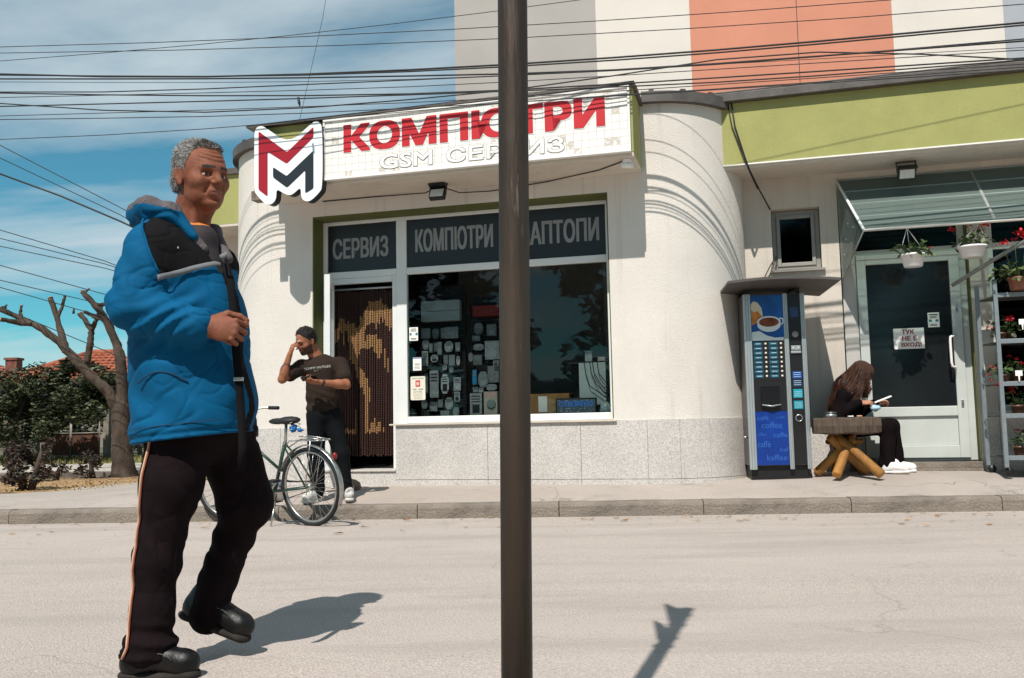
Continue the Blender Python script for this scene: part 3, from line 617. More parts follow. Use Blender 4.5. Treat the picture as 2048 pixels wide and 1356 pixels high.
# ------------------------------------------------------------------ overhead cables
CABLE = mat('cable_black', '17171a', .6, var=.1)
WIRES = [[(-4.32,-1.02,5.201),(-2.44,-0.946,5.034),(-0.71,-0.872,4.899),(0.88,-0.798,4.792),(2.36,-0.724,4.708),(3.74,-0.65,4.646),(5.03,-0.576,4.602)],[(-4.31,-1.02,5.037),(-3.07,-0.972,4.984),(-1.9,-0.924,4.946),(-0.79,-0.875,4.924),(0.26,-0.827,4.916),(1.27,-0.779,4.92),(2.23,-0.731,4.936)],[(-4.32,-1.02,5.13),(-2.17,-0.935,4.919),(-0.22,-0.849,4.754),(1.57,-0.764,4.628),(3.21,-0.679,4.536),(4.72,-0.593,4.473),(6.13,-0.508,4.437)],[(-4.31,-1.02,4.886),(-2.99,-0.969,4.715),(-1.76,-0.918,4.584),(-0.59,-0.866,4.49),(0.51,-0.815,4.419),(1.56,-0.764,4.365),(2.56,-0.713,4.326),(3.51,-0.662,4.299),(4.42,-0.61,4.285),(5.29,-0.559,4.277),(6.12,-0.508,4.271)],[(-4.31,-1.02,4.874),(-2.99,-0.969,4.722),(-1.76,-0.918,4.587),(-0.59,-0.866,4.48),(0.51,-0.815,4.401),(1.56,-0.764,4.343),(2.56,-0.713,4.3),(3.51,-0.662,4.272),(4.42,-0.61,4.259),(5.29,-0.559,4.253),(6.12,-0.508,4.248)],[(-4.3,-1.02,4.828),(-2.99,-0.969,4.689),(-1.76,-0.918,4.562),(-0.59,-0.866,4.451),(0.51,-0.815,4.355),(1.56,-0.764,4.269),(2.55,-0.713,4.205),(3.5,-0.662,4.168),(4.41,-0.61,4.145),(5.28,-0.559,4.124),(6.11,-0.508,4.105)],[(-4.3,-1.02,4.793),(-2.99,-0.969,4.65),(-1.76,-0.918,4.521),(-0.59,-0.866,4.41),(0.51,-0.815,4.321),(1.56,-0.764,4.254),(2.55,-0.713,4.204),(3.5,-0.662,4.161),(4.41,-0.61,4.12),(5.28,-0.559,4.082),(6.11,-0.508,4.047)],[(-4.3,-1.02,4.677),(-2.99,-0.969,4.543),(-1.75,-0.918,4.45),(-0.59,-0.866,4.38),(0.51,-0.815,4.314),(1.56,-0.764,4.253),(2.55,-0.713,4.199),(3.5,-0.662,4.161),(4.41,-0.61,4.142),(5.28,-0.559,4.132),(6.12,-0.508,4.123)],[(-4.3,-1.02,4.665),(-2.99,-0.969,4.511),(-1.75,-0.918,4.376),(-0.59,-0.866,4.262),(0.51,-0.815,4.171),(1.55,-0.764,4.108),(2.55,-0.713,4.066),(3.5,-0.662,4.032),(4.41,-0.61,4.003),(5.27,-0.559,3.977),(6.1,-0.508,3.953)],[(-4.3,-1.02,4.613),(-2.99,-0.969,4.506),(-1.75,-0.918,4.407),(-0.59,-0.866,4.319),(0.51,-0.815,4.244),(1.56,-0.764,4.189),(2.55,-0.713,4.148),(3.5,-0.662,4.114),(4.41,-0.61,4.082),(5.28,-0.559,4.052),(6.11,-0.508,4.024)],[(-4.29,-1.02,4.544),(-2.98,-0.969,4.338),(-1.75,-0.918,4.197),(-0.59,-0.866,4.134),(0.51,-0.815,4.112),(1.55,-0.764,4.108),(2.55,-0.713,4.149),(3.5,-0.662,4.206),(4.41,-0.61,4.183),(5.28,-0.559,4.072),(6.1,-0.508,3.939)],[(-4.29,-1.02,4.509),(-2.98,-0.969,4.408),(-1.75,-0.918,4.315),(-0.59,-0.866,4.233),(0.51,-0.815,4.161),(1.55,-0.764,4.096),(2.55,-0.713,4.037),(3.5,-0.662,3.99),(4.4,-0.61,3.963),(5.27,-0.559,3.948),(6.1,-0.508,3.935)],[(-4.29,-1.02,4.4),(-2.98,-0.969,4.306),(-1.75,-0.918,4.22),(-0.59,-0.866,4.146),(0.51,-0.815,4.081),(1.55,-0.764,4.03),(2.55,-0.713,3.995),(3.5,-0.662,3.968),(4.4,-0.61,3.943),(5.27,-0.559,3.92),(6.1,-0.508,3.899)],[(-4.29,-1.02,4.359),(-2.98,-0.969,4.249),(-1.75,-0.918,4.151),(-0.59,-0.866,4.077),(0.51,-0.815,4.024),(1.55,-0.764,3.982),(2.55,-0.713,3.948),(3.49,-0.662,3.919),(4.4,-0.61,3.893),(5.27,-0.559,3.868),(6.1,-0.508,3.846)],[(-4.28,-1.02,4.13),(-2.98,-0.969,4.061),(-1.75,-0.918,4.017),(-0.59,-0.866,3.997),(0.51,-0.815,3.991),(1.55,-0.764,3.983),(2.55,-0.713,3.957),(3.49,-0.662,3.927),(4.4,-0.61,3.904),(5.27,-0.559,3.888),(6.1,-0.508,3.872)]]
wr = [.004, .0035, .004, .009, .0075, .008, .003, .006, .007, .004, .0065, .0065, .004, .0045, .004]
for i, P in enumerate(WIRES):
    P = [V(*p) for p in P]
    def ext(a, b, s):
        d = (a - b) / abs(a[0] - b[0]); n = abs(s - a[0]); k = 1.0 if s < a[0] else 1.0
        return [a + d * n * .5 + V(0, 0, .02 * n), a + d * n + V(0, 0, .09 * n)]
    P = list(reversed(ext(P[0], P[1], -13))) + P + ext(P[-1], P[-2], 15)
    thick = wr[i] >= .006
    ORD = ['topmost', 'second', 'third', 'fourth', 'fifth', 'sixth', 'seventh', 'eighth', 'ninth', 'tenth', 'eleventh', 'twelfth', 'thirteenth', 'fourteenth', 'lowest']
    rank = sorted(range(len(WIRES)), key=lambda q: -WIRES[q][0][2]).index(i); lab = ('thick black' if thick else 'thin dark') + ' overhead cable, ' + ORD[rank] + ' from the top at the left edge of the sky'
    solo('overhead_cable', MB().tube(P, wr[i], 6), CABLE, lab, 'cable', (.5, -.8, 4.3), 'F', 'thick cables over the shop fronts' if thick else 'thin wires over the shop fronts')
LW = [[(-7.15, 12.5, 4.91), (-5.38, 12.5, 3.95)], [(-7.15, 12.5, 4.73), (-5.44, 12.5, 3.88)], [(-7.14, 12.5, 4.5), (-6.29, 12.5, 4.17), (-5.44, 12.5, 3.79)], [(-7.12, 12.5, 3.7), (-5.64, 12.5, 3.23)], [(-7.11, 12.5, 3.58), (-5.64, 12.5, 3.19)], [(-7.11, 12.5, 3.47), (-5.64, 12.5, 3.13)], [(-7.1, 12.5, 3.2), (-5.49, 12.5, 2.72)], [(-7.09, 12.5, 2.99), (-5.49, 12.5, 2.58)], [(-7.09, 12.5, 2.89), (-5.48, 12.5, 2.4)], [(-7.08, 12.5, 2.61), (-5.41, 12.5, 1.89)]]
for i, P in enumerate(LW):
    a, b = V(*P[0]), V(*P[-1]); d = b - a
    Q = [a - d * 1.2 + V(0, 2, .35), a - d * .5 + V(0, 1, .1)] + [V(*p) for p in P] + [b + d * .35 + V(0, -.3, -.05)]
    c = V(-6.3, 12.5, 3.5)
    solo('house_wire', MB().tube([p for p in Q], .013 if i == 2 else .006, 6), CABLE, ('topmost', 'second', '', 'fourth', 'fifth', 'sixth', 'seventh', 'eighth', 'ninth', 'lowest')[i] + ' sloping service wire in the sky left of the walking man' if i != 2 else 'thickest sloping service wire against the sky left of the walking man', 'wire', tuple(c), 'W', 'sloping wires at the left' if i != 2 else None)
solo('guy_wire', MB().tube([(-.95, -.4, 4.1), (-.55, -.6, 5.2), (-.2, -.8, 6.5)], .0025, 5), CABLE, 'very thin wire rising steeply from the sign into the sky', 'wire', (-.95, -.4, 4.1), 'F')
hook = MB().tube([(-.62, -1.0, 4.2), (-.61, -1.0, 4.14), (-.6, -1.0, 4.1)], [.012, .014, .004], 6)
solo('cable_clip', hook, CABLE, 'small dark clip dangling from the cables against the sky', 'clip', (-.62, -1.0, 4.2), 'F')

# ------------------------------------------------------------------ small fittings on the facade
def floodlight(s, y, z, label, tilt):
    T = Thing('floodlight', label, 'lamp', (s, y, z), 'F'); M = rotx(tilt)
    m = MB().obox((s, y, z), (.17, .06, .13), M); T.part('housing', m, BLACK, bev=.008)
    m = MB(); c = V(s, y, z) + M @ V(0, -.034, -.01); m.obox(c, (.14, .006, .095), M); T.part('lens', m, mat('lamp_lens', 'c9cdc9', .15, var=.08, vs=20), bev=.002)
    m = MB().obox(V(s, y, z) + M @ V(0, -.05, .068), (.18, .09, .008), M); T.part('hood', m, BLACK)
    m = MB().rod((s - .09, y, z), (s - .09, y + .03, z + .11), .008).rod((s + .09, y, z), (s + .09, y + .03, z + .11), .008).box(s - .098, s + .098, y + .01, y + .05, z + .105, z + .115); T.part('bracket', m, DARKMETAL)
floodlight(.605, -.28, 3.27, 'black floodlight hanging under the canopy below the long sign', R(-28))
floodlight(5.30, .72, 3.34, 'black floodlight on the soffit above the flower shop door', R(35))
def cable(pts, r, label, name='wall_cable', n=6, m=None):
    b = tuple(pts[0]); return solo(name, MB().tube(pts, r, n), m or CABLE, label, 'cable', b, 'F')
cable([(-.85, -.012, 3.375), (-.3, -.015, 3.375), (.2, -.05, 3.36), (.42, -.15, 3.33), (.6, -.24, 3.37)], .006, 'cable looping along the soffit left of the floodlight')
cable([(.6, -.24, 3.37), (.8, -.15, 3.30), (1.1, -.03, 3.32), (1.7, -.012, 3.37), (2.3, -.25, 3.375), (2.6, -.5, 3.375)], .006, 'cable looping along the soffit right of the floodlight')
C0 = Thing('corner_camera', 'small white fitting under the right corner of the canopy', 'camera', (2.62, -.5, 3.33), 'F')
C0.part('mount', MB().box(2.58, 2.66, -.54, -.46, 3.35, 3.384), WHITEP, bev=.004); C0.part('body', MB().tube([(2.56, -.52, 3.33), (2.68, -.5, 3.32)], .028, 12), WHITEP)
cable([(3.60, .43, 4.2), (3.63, .425, 3.9), (3.72, .42, 3.55), (3.755, .415, 3.43), (3.85, .70, 3.27), (3.955, .99, 3.12)], .008, 'pair of cables drooping over the lime band to the small window', 'drooping_cable')
cable([(3.56, .43, 4.2), (3.60, .424, 3.9), (3.71, .41, 3.55), (3.745, .405, 3.43), (3.83, .68, 3.28)], .006, 'thinner cable hanging beside the drooping cable on the lime band', 'drooping_cable')
cable([(4.00, 1.06, 2.62), (3.93, .95, 2.50), (3.83, .85, 2.30), (3.75, .75, 2.20)], .006, 'thin cable from the small window down to the coffee machine roof', 'window_cable')
cable([(4.00, 1.05, 2.60), (3.95, .92, 2.46), (3.86, .82, 2.28), (3.80, .75, 2.20)], .005, 'second thin cable beside the window cable above the coffee machine', 'window_cable')
solo('downpipe_stub', MB().box(-1.40, -1.30, -.58, -.45, 3.30, 3.40).rod((-1.2, -.5, 3.4), (-1.2, -.5, 3.33), .03), mat('rusty_grey', '7a6a60', .8, var=.25, vs=20), 'small grey bracket below the logo sign', 'bracket', (-1.3, -.5, 3.3), 'F')

# ------------------------------------------------------------------ stickers on the shop window
def sheet(name, label, cat, s0, s1, z0, z1, y, parts, rounded=0, m=None, rot=0):
    T = Thing(name, label, cat, ((s0 + s1) / 2, y, z0), 'F')
    if rounded:
        pl = []; r = rounded
        for cx, cz, a0 in ((s1 - r, z1 - r, 0), (s0 + r, z1 - r, 90), (s0 + r, z0 + r, 180), (s1 - r, z0 + r, 270)):
            pl += [(cx + r * math.cos(R(a0 + k * 22.5)), cz + r * math.sin(R(a0 + k * 22.5))) for k in range(5)]
        mb = MB().prism(pl, y - .002, y)
    else: mb = MB().box(s0, s1, y - .002, y, z0, z1)
    p = T.part('sheet', mb, m or PAPER)
    for (n, b, mm) in parts: T.part(n, b, mm, parent=p)
    return T
def lines(s0, s1, zs, y, h=.006): 
    m = MB()
    for z in zs: k = random.uniform(0, .15) * (s1 - s0); m.box(s0 + k, s1 - k, y - .0027, y - .0021, z, z + h)
    return m
Yg = .254; TEAL = mat('print_teal', '3d7a84', .6)
sheet('window_sticker', 'upper small white sticker at the left edge of the shop window', 'sticker', .062, .164, 1.797, 1.945, Yg, [('print', lines(.075, .15, (1.925, 1.912, 1.9, 1.82, 1.81), Yg), INK), ('print', MB().box(.068, .09, Yg - .0027, Yg - .0021, 1.855, 1.885).box(.135, .16, Yg - .0027, Yg - .0021, 1.855, 1.885), TEAL)])
sheet('window_sticker', 'middle small white notice at the left edge of the shop window', 'sticker', .102, .2, 1.468, 1.612, Yg, [('print', lines(.112, .19, (1.54, 1.53, 1.515, 1.50, 1.485), Yg, .004), INK), ('print', MB().box(.104, .198, Yg - .0027, Yg - .0021, 1.598, 1.61), mat('print_violet', '6d6fa8', .6))])
T = sheet('opening_hours_sign', 'cream opening hours plate with a red logo in the shop window', 'sign', .071, .243, 1.145, 1.404, Yg, [('print', MB().box(.13, .183, Yg - .0027, Yg - .0021, 1.29, 1.36), RED), ('lettering', text_mb('РАБОТНО ВРЕМЕ', .09, .225, 1.373, 1.388, Yg - .0022, .0005), INK), ('lettering', text_mb('9.00 - 18.00', .097, .217, 1.252, 1.27, Yg - .0022, .0005, .01), INK), ('lettering', text_mb('ВМ', .142, .171, 1.305, 1.345, Yg - .0029, .0005, .02), PAPER), ('lettering', text_mb('БЕЗ ПОЧИВКА', .107, .207, 1.226, 1.241, Yg - .0022, .0005), INK), ('print', lines(.095, .22, (1.21, 1.198, 1.186, 1.172, 1.16), Yg, .003), LGREY)], .015, mat('cream_plate', 'ddd8c6', .6, var=.04))

# ------------------------------------------------------------------ goods inside the window
DB = mat('display_board', '1b1b1c', .8, var=.15, vs=5)
TB = Thing('display_stand', 'dark slatted display stand inside the left part of the window', 'display stand', (.36, .6, .9), 'F')
TB.part('board', MB().box(.06, .60, .60, .63, .9, 2.45), DB)
for z in np.arange(.98, 1.99, .08): TB.part('rail', MB().box(.065, .595, .592, .5995, z, z + .012), GRAPH)
for k in range(2):
    b = solo('carton', MB().box(.10, .56, .52, .60, 2.03 + k * .12, 2.145 + k * .12), mat('carton_grey', 'aeb4b2', .7, var=.08), ('lower' if k == 0 else 'upper') + ' pale carton on top of the display stand', 'box', (.3, .55, 2.03), 'F', bev=.004)
TB2 = Thing('display_stand', 'second display stand in the middle of the window beside the steel pole', 'display stand', (.85, .6, .9), 'F')
TB2.part('board', MB().box(.66, 1.3, .62, .65, .9, 2.3), DB)
for z in np.arange(.98, 2.2, .08): TB2.part('rail', MB().box(.665, 1.295, .612, .6195, z, z + .012), GRAPH)
solo('red_box', MB().box(.72, 1.02, .5, .61, 2.06, 2.18), mat('box_red', '8e1f20', .6, var=.1), 'dull red box on the display stand behind the steel pole', 'box', (.8, .55, 2.06), 'F', bev=.004)
PK = [(0.112, 0.218, 1.839, 1.954, 0.35), (0.234, 0.319, 1.835, 1.948, 0.2), (0.33, 0.381, 1.837, 1.953, 0.3), (0.388, 0.548, 1.829, 1.955, 0.4), (0.116, 0.197, 1.712, 1.834, 0.25), (0.246, 0.293, 1.69, 1.797, 0.2), (0.304, 0.355, 1.647, 1.794, 0.3), (0.381, 0.479, 1.678, 1.796, 0.45), (0.5, 0.556, 1.68, 1.786, 0.25), (0.119, 0.19, 1.53, 1.697, 0.6), (0.215, 0.301, 1.571, 1.652, 0.7), (0.36, 0.411, 1.54, 1.646, 0.3), (0.436, 0.506, 1.523, 1.643, 0.35), (0.517, 0.558, 1.526, 1.627, 0.7), (0.126, 0.171, 1.222, 1.45, 0.25), (0.208, 0.31, 1.173, 1.475, 0.5), (0.333, 0.425, 1.215, 1.43, 0.8), (0.475, 0.558, 1.247, 1.393, 0.6), (0.494, 0.558, 1.121, 1.231, 0.6), (0.718, 0.838, 1.682, 1.754, 0.25), (0.845, 1.009, 1.577, 1.785, 0.35), (0.708, 0.757, 1.304, 1.467, 2), (0.769, 0.878, 1.273, 1.447, 0.3), (0.872, 0.999, 1.323, 1.506, 0.25), (0.675, 0.812, 0.964, 1.208, 0.5), (0.73, .83, 1.86, 1.99, .2), (.87, .98, 1.84, 1.97, .25), (.72, .82, 1.52, 1.63, .2)] + [(a, a + w_, z_, z_ + h_, g_) for a, w_, z_, h_, g_ in ((.10, .07, 1.05, .10, .3), (.19, .09, 1.02, .11, .45), (.30, .06, 1.06, .09, .25), (.38, .09, 1.04, .13, .5), (.12, .06, .955, .08, .35), (.33, .10, .955, .07, .3), (.47, .07, .96, .10, .4), (.345, .05, 1.48, .05, .5), (.205, .04, 1.68, .10, .35), (.43, .05, 1.45, .06, .4), (.70, .06, 1.22, .06, .4), (.78, .05, 1.215, .05, .6), (.86, .12, 1.235, .07, .35), (.70, .09, 1.79, .06, .3), (.95, .06, 1.50, .06, .5), (.66, .05, 1.56, .10, .3), (1.02, .1, 1.3, .2, .35), (1.03, .12, 1.6, .16, .3))]
pm = {v: mat('packet_%d' % int(v * 100), (v * .75, v * .79, v * .79) if v < 1 else 'q' and (.02, .25, .5), .45, var=.25, vs=25) for v in {p[4] for p in PK}}
for i, (s0, s1, z0, z1, v) in enumerate(PK):
    lab = 'bright blue packet hanging low on the middle display stand' if v == 2 else 'large white ruled card hanging on the left display stand' if v == .8 else ('dark', 'grey', 'pale', 'white')[min(3, int(v * 5))] + ' packet, ' + ('first', 'second', 'third', 'fourth', 'fifth', 'sixth', 'seventh', 'eighth')[sum(1 for p in PK[:i] if (p[0] > .62) == (s0 > .62) and int((2.0 - p[3]) / .16) == int((2.0 - z1) / .16))] + ' from the left in the ' + ('top', 'second', 'third', 'fourth', 'fifth', 'sixth', 'lowest')[min(6, int((2.0 - z1) / .16))] + ' row' + (' of the middle display stand' if s0 > .62 else ' of the left display stand')
    T = Thing('accessory_packet', lab, 'packet', (s0, .5, z0), 'F', None if v in (2, .8) else 'packets hanging in the shop window')
    yy = .50 + .02 * (i % 3); d = .012
    mb = MB().prism(chaikin([(s0, z0), (s1, z0), (s1, z1), (s0, z1)], 1) if i % 3 == 1 else [(s0, z0), (s1, z0), (s1, z1), (s0, z1)], yy - d, yy)
    p = T.part('pouch', mb, pm[v], bev=.002)
    w = s1 - s0; h = z1 - z0; pr = MB()
    if i % 2 == 0: pr.box(s0 + w * .2, s1 - w * .2, yy - d - .002, yy - d - .0004, z0 + h * .12, z0 + h * .5)
    for k in range(3): pr.box(s0 + w * .12, s1 - w * .12, yy - d - .002, yy - d - .0004, z0 + h * (.6 + .12 * k), z0 + h * (.65 + .12 * k))
    T.part('print', pr, GRAPH if v > .4 and v < 1 else mat('print_pale', '8d9496', .5), parent=p)
    T.part('hook', MB().rod(((s0 + s1) / 2, yy - .005, z1 - .008), ((s0 + s1) / 2, .615, z1 + .004), .002, 5), STEEL)
CK = Thing('boxed_dial', 'cream boxed gadget with a round grey dial at the foot of the middle stand', 'gadget', (.92, .46, .986), 'F')
CK.part('box', MB().box(.849, 1.002, .44, .52, .92, 1.221), mat('packet_cream', 'b8aea0', .6, var=.1), bev=.003); CK.part('dial', MB().lathe([(.05, 0), (.05, .012), (.04, .014), (0, .014)], (.935, .439, 1.085), 24, M=rotx(R(90))), mat('dial_grey', '7d8a86', .3, var=.1))
CK.part('label', MB().box(.855, .996, .437, .4395, 1.165, 1.215), mat('label_pink', 'c9a79c', .7))
BX = Thing('cardboard_box', 'brown cardboard box with a white paper behind the window', 'box', (1.6, .46, .9), 'F')
BX.part('carton', MB().box(1.20, 1.80, .44, .70, .89, 1.18), mat('cardboard', '9a6f42', .85, var=.12, vs=6), bev=.004); BX.part('paper', MB().box(1.462, 1.558, .4365, .4395, .985, 1.153), PAPER)
LE = Thing('open_sign', 'blue lit dot-matrix sign reading ОТВОРЕНО inside the shop window', 'sign', (1.87, .42, .9), 'F')
lc = LE.part('case', MB().box(1.66, 2.10, .40, .43, .90, 1.126), BLACK, bev=.004)
LE.part('screen', MB().box(1.675, 2.085, .3975, .3995, .913, 1.11), mat('led_screen', '5d6c74', .35, var=.3, vs=60), parent=lc)
LE.part('lettering', text_mb('ОТВОРЕНО', 1.70, 2.06, 1.035, 1.092, .397, .001, .0), emit('led_blue', '1673d8', .35), parent=lc)
dots = MB()
for k in range(46): dots.obox((random.uniform(1.69, 2.07), .3965, random.choice([.925, .94, .955, .97, .985, 1.0, 1.015, 1.1])), (.004, .002, .004))
LE.part('led_dots', dots, emit('led_white', 'dfeeff', .4), parent=lc, kind='stuff')
WB = solo('white_panel', MB().box(1.90, 2.19, .50, .53, 1.05, 1.50), mat('pale_board', 'b9c4bf', .6, var=.05), 'pale grey panel standing in the right corner of the window', 'panel', (2.0, .5, 1.05), 'F', bev=.004)
for k, (a, b) in enumerate(((1.96, 2.2), (2.02, 2.22), (2.05, 2.22), (2.1, 2.2))):
    solo('display_cable', MB().tube([(a, .49, 1.51), (a + .02, .47, 1.38), (a + .06 + .02 * k, .46, 1.25), (b - .03, .46, 1.14 + .03 * k), (b + .02, .47, 1.13 + .03 * k)], .005, 5), CABLE, ('leftmost', 'second', 'third', 'rightmost')[k] + ' black cable hanging over the pale panel in the window corner', 'cable', (a, .49, 1.5), 'F', 'cables in the window corner')
solo('bagged_item', MB().ell((2.19, .42, .99), (.065, .05, .085), 12, 8, jit=.12), mat('plastic_bag', '9fb0b2', .25, var=.3, vs=25), 'crumpled clear bag at the right end of the window display', 'bag', (2.19, .42, .9), 'F')
shelf = MB().box(1.75, 2.25, .6, .95, 1.50, 1.52); solo('display_shelf', shelf, GRAPH, 'dark shelf behind the pale panel in the window', 'shelf', (1.9, .6, 1.5), 'F')
for k, (s, m) in enumerate(((1.98, 'carton_grey'), (2.12, 'packet_cream'))):
    solo('small_device', MB().box(s - .04, s + .04, .66, .72, 1.522, 1.57 + .07 * (1 - k)), MATS[m], ('taller' if k == 0 else 'shorter') + ' pale device on the shelf in the window corner', 'device', (s, .66, 1.52), 'F', bev=.005)

# ------------------------------------------------------------------ coffee machine
VB = (3.93, .30, .268); VY = R(10)
VM = Thing('coffee_machine', 'blue and black coffee vending machine standing by the rounded wall', 'vending machine', VB, 'F'); VM.o.rotation_euler = (0, 0, -ANG + VY); VM.base = (.30, 0, 0)
VM.part('cabinet', MB().box(0, .60, .012, .54, .14, 1.84), mat('machine_grey', '5d5a57', .45, var=.06), bev=.006)
VM.part('plinth', MB().box(.02, .58, .04, .5, 0, .139), BLACK)
AL = mat('silver_strip', 'b4bcbd', .35, metal=.55, var=.05)
for a, b in ((0, .072), (.388, .432), (.556, .60)):
    s = VM.part('trim_strip', MB().box(a, b, -.012, .0115, .10, 1.845), AL, bev=.008)
    for k in (.3, .65): VM.part('groove', MB().box(a + (b - a) * k, a + (b - a) * k + .004, -.0135, -.0118, .11, 1.84), mat('groove_grey', '71787a', .5), parent=s)
BLU = mat('poster_blue', '0f4f96', .3, var=.3, vs=4)
top = VM.part('poster', MB().box(.074, .386, -.002, .011, 1.372, 1.83), BLU)
cw = mat('cup_white', 'ccd6d6', .35, var=.06, vs=10)
cx, cz = .245, 1.535
el = lambda cx, cz, a, b, n=28, t0=0, t1=2 * math.pi: [(cx + a * math.cos(t0 + (t1 - t0) * k / n), cz + b * math.sin(t0 + (t1 - t0) * k / n)) for k in range(n)]
VM.part('print', MB().prism([(.076, 1.374), (.384, 1.374), (.384, 1.405), (.30, 1.40), (.22, 1.425), (.15, 1.47), (.076, 1.46)], -.0034, -.0022), cw, parent=top)
VM.part('print', MB().prism([(.076, 1.55), (.12, 1.56), (.19, 1.62), (.18, 1.70), (.14, 1.76), (.10, 1.77), (.076, 1.74)], -.0034, -.0022), mat('print_cream', 'c7bfa6', .4, var=.1, vs=12), parent=top)
VM.part('print', MB().prism([(.076, 1.53), (.15, 1.56), (.18, 1.62), (.14, 1.67), (.10, 1.66), (.076, 1.68)], -.0046, -.0036), mat('print_amber', 'b8752a', .4, var=.35, vs=18), parent=top)
VM.part('print', MB().prism(el(cx, cz, .115, .075, t0=math.pi, t1=2 * math.pi + .01) + [(cx + .115, cz), (cx + .09, cz + .06), (cx, cz + .08), (cx - .09, cz + .06)], -.0058, -.0048), cw, parent=top)
VM.part('print', MB().prism(el(cx + .118, cz + .03, .03, .035), -.0057, -.0049), cw, parent=top)
VM.part('print', MB().prism(el(cx + .118, cz + .03, .017, .022), -.0062, -.0059), BLU, parent=top)
VM.part('print', MB().prism(el(cx, cz + .025, .115, .058), -.0070, -.0060), cw, parent=top)
VM.part('print', MB().prism(el(cx, cz + .022, .097, .046), -.0082, -.0072), mat('print_coffee', '7a3b1c', .3, var=.4, vs=14), parent=top)
kp = VM.part('button_panel', MB().box(.074, .386, .0, .011, .975, 1.37), BLACK)
bl = mat('button_label', '24586e', .3, var=.35, vs=40); bc = mat('button_cap', 'd9d2bd', .35, var=.05)
for r_ in range(8):
    z = 1.342 - r_ * .046
    for x in (.086, .236):
        VM.part('button_label', MB().box(x, x + .085, -.004, -.0005, z - .017, z + .017), bl, parent=kp); VM.part('button_label_text', MB().box(x + .02, x + .07, -.0052, -.0045, z - .003, z + .004), mat('label_pale', 'a8c4cc', .4), parent=kp)
        VM.part('button', MB().lathe([(.011, 0), (.011, .006), (.007, .009), (0, .009)], (x + .117, -.0005, z), 12, M=rotx(R(90))), bc, parent=kp)
ni = MB().box(.074, .386, .0, .011, .672, .973); VM.part('dispensing_panel', ni, BLACK)
VM.part('cup_door', MB().box(.135, .325, -.02, -.001, .70, .93), mat('smoked_plastic', '1d1e20', .15, var=.1), bev=.01)
VM.part('cup_tray', MB().tube([(.14, -.03, .735), (.23, -.045, .722), (.32, -.03, .735)], .012, 8, flat=.6), AL)
lp = VM.part('lower_panel', MB().box(.074, .386, -.001, .011, .145, .67), mat('panel_blue', '0a3484', .3, var=.18, vs=3))
LT = mat('letter_blue', '2c5fae', .4)
for tt, a, b, z, h in (('café', .09, .20, .585, .045), ('coffee', .13, .33, .505, .06), ('coffee', .08, .17, .43, .035), ('caffe', .24, .375, .415, .045), ('caffè', .085, .21, .32, .06), ('kaffee', .17, .365, .19, .055), ('kaf', .30, .378, .275, .04), ('caffé', .27, .36, .60, .02)):
    VM.part('lettering', text_mb(tt, a, b, z, z + h, -.0015, .0008, .0), LT, parent=lp)
rc = VM.part('payment_column', MB().box(.434, .554, .0, .011, .145, 1.83), mat('column_black', '1e1d1e', .3, var=.1))
VM.part('sticker', MB().box(.455, .535, -.002, -.0004, 1.60, 1.70), mat('sticker_blue', '1f3f6a', .4, var=.3, vs=30), parent=rc)
VM.part('sticker', MB().lathe([(.032, 0), (.032, .002), (0, .002)], (.497, 0, 1.43), 14, M=rotx(R(90))), mat('sticker_grey', '8b8b8a', .5, var=.2, vs=40), parent=rc)
VM.part('coin_slot', MB().box(.45, .54, -.012, -.0004, 1.27, 1.315).box(.445, .545, -.016, -.0004, 1.24, 1.262), [AL], parent=rc, bev=.003)
for x in (.468, .52): VM.part('key', MB().lathe([(.008, 0), (.008, .006), (0, .006)], (x, -.012, 1.29), 10, M=rotx(R(90))), bc, parent=rc)
for z0, z1, c in ((.99, 1.06, '1c4a9a'), (.91, .975, '23365f'), (.80, .885, '1499ab'), (.69, .77, '1593a4')):
    VM.part('sticker', MB().box(.452, .54, -.002, -.0004, z0, z1), mat('sticker_' + c, c, .4, var=.15, vs=30), parent=rc)
    lt = MB()
    for k in range(3): lt.box(.462, .53, -.0032, -.0024, z0 + .015 + k * .02, z0 + .02 + k * .02)
    VM.part('sticker_print', lt, mat('label_pale', 'a8c4cc', .4), parent=rc)
VM.part('coin_return', MB().tube([(.495 + .032 * math.cos(a), -.006, .60 + .032 * math.sin(a)) for a in np.linspace(0, 2 * math.pi, 20)[:-1]], .006, 6, closed=True), STEEL, parent=rc)
VM.part('lock', MB().lathe([(.012, 0), (.012, .03), (.006, .036), (0, .036)], (-.001, .06, .42), 12, M=roty(R(-90))), STEEL)
VR = Thing('machine_roof', 'grey sheet metal roof over the coffee machine', 'canopy', VB, 'F'); VR.o.rotation_euler = (0, 0, -ANG + VY); VR.base = (.30, 0, 0)
mb = MB(); xs = np.linspace(-.2, .86, 12); v = []
for x in xs:
    k = (x - .33) / .53; bow = .03 * (1 - k * k)
    for (y, z) in ((-.40, 1.925 + bow), (-.40, 1.90 + bow), (.45, 1.86 + bow), (.45, 1.885 + bow)): v.append((x, y, z))
f = []
for i in range(11):
    for j in range(4): f.append((i * 4 + j, i * 4 + (j + 1) % 4, i * 4 + 4 + (j + 1) % 4, i * 4 + 4 + j))
f += [(3, 2, 1, 0), (44, 45, 46, 47)]
VR.part('sheet', mb.add(v, f), mat('roof_sheet_grey', '55504c', .6, metal=.2, var=.12, vs=6))
VR.part('support', MB().box(.03, .07, .05, .5, 1.841, 1.90).box(.53, .57, .05, .5, 1.841, 1.90), BLACK)

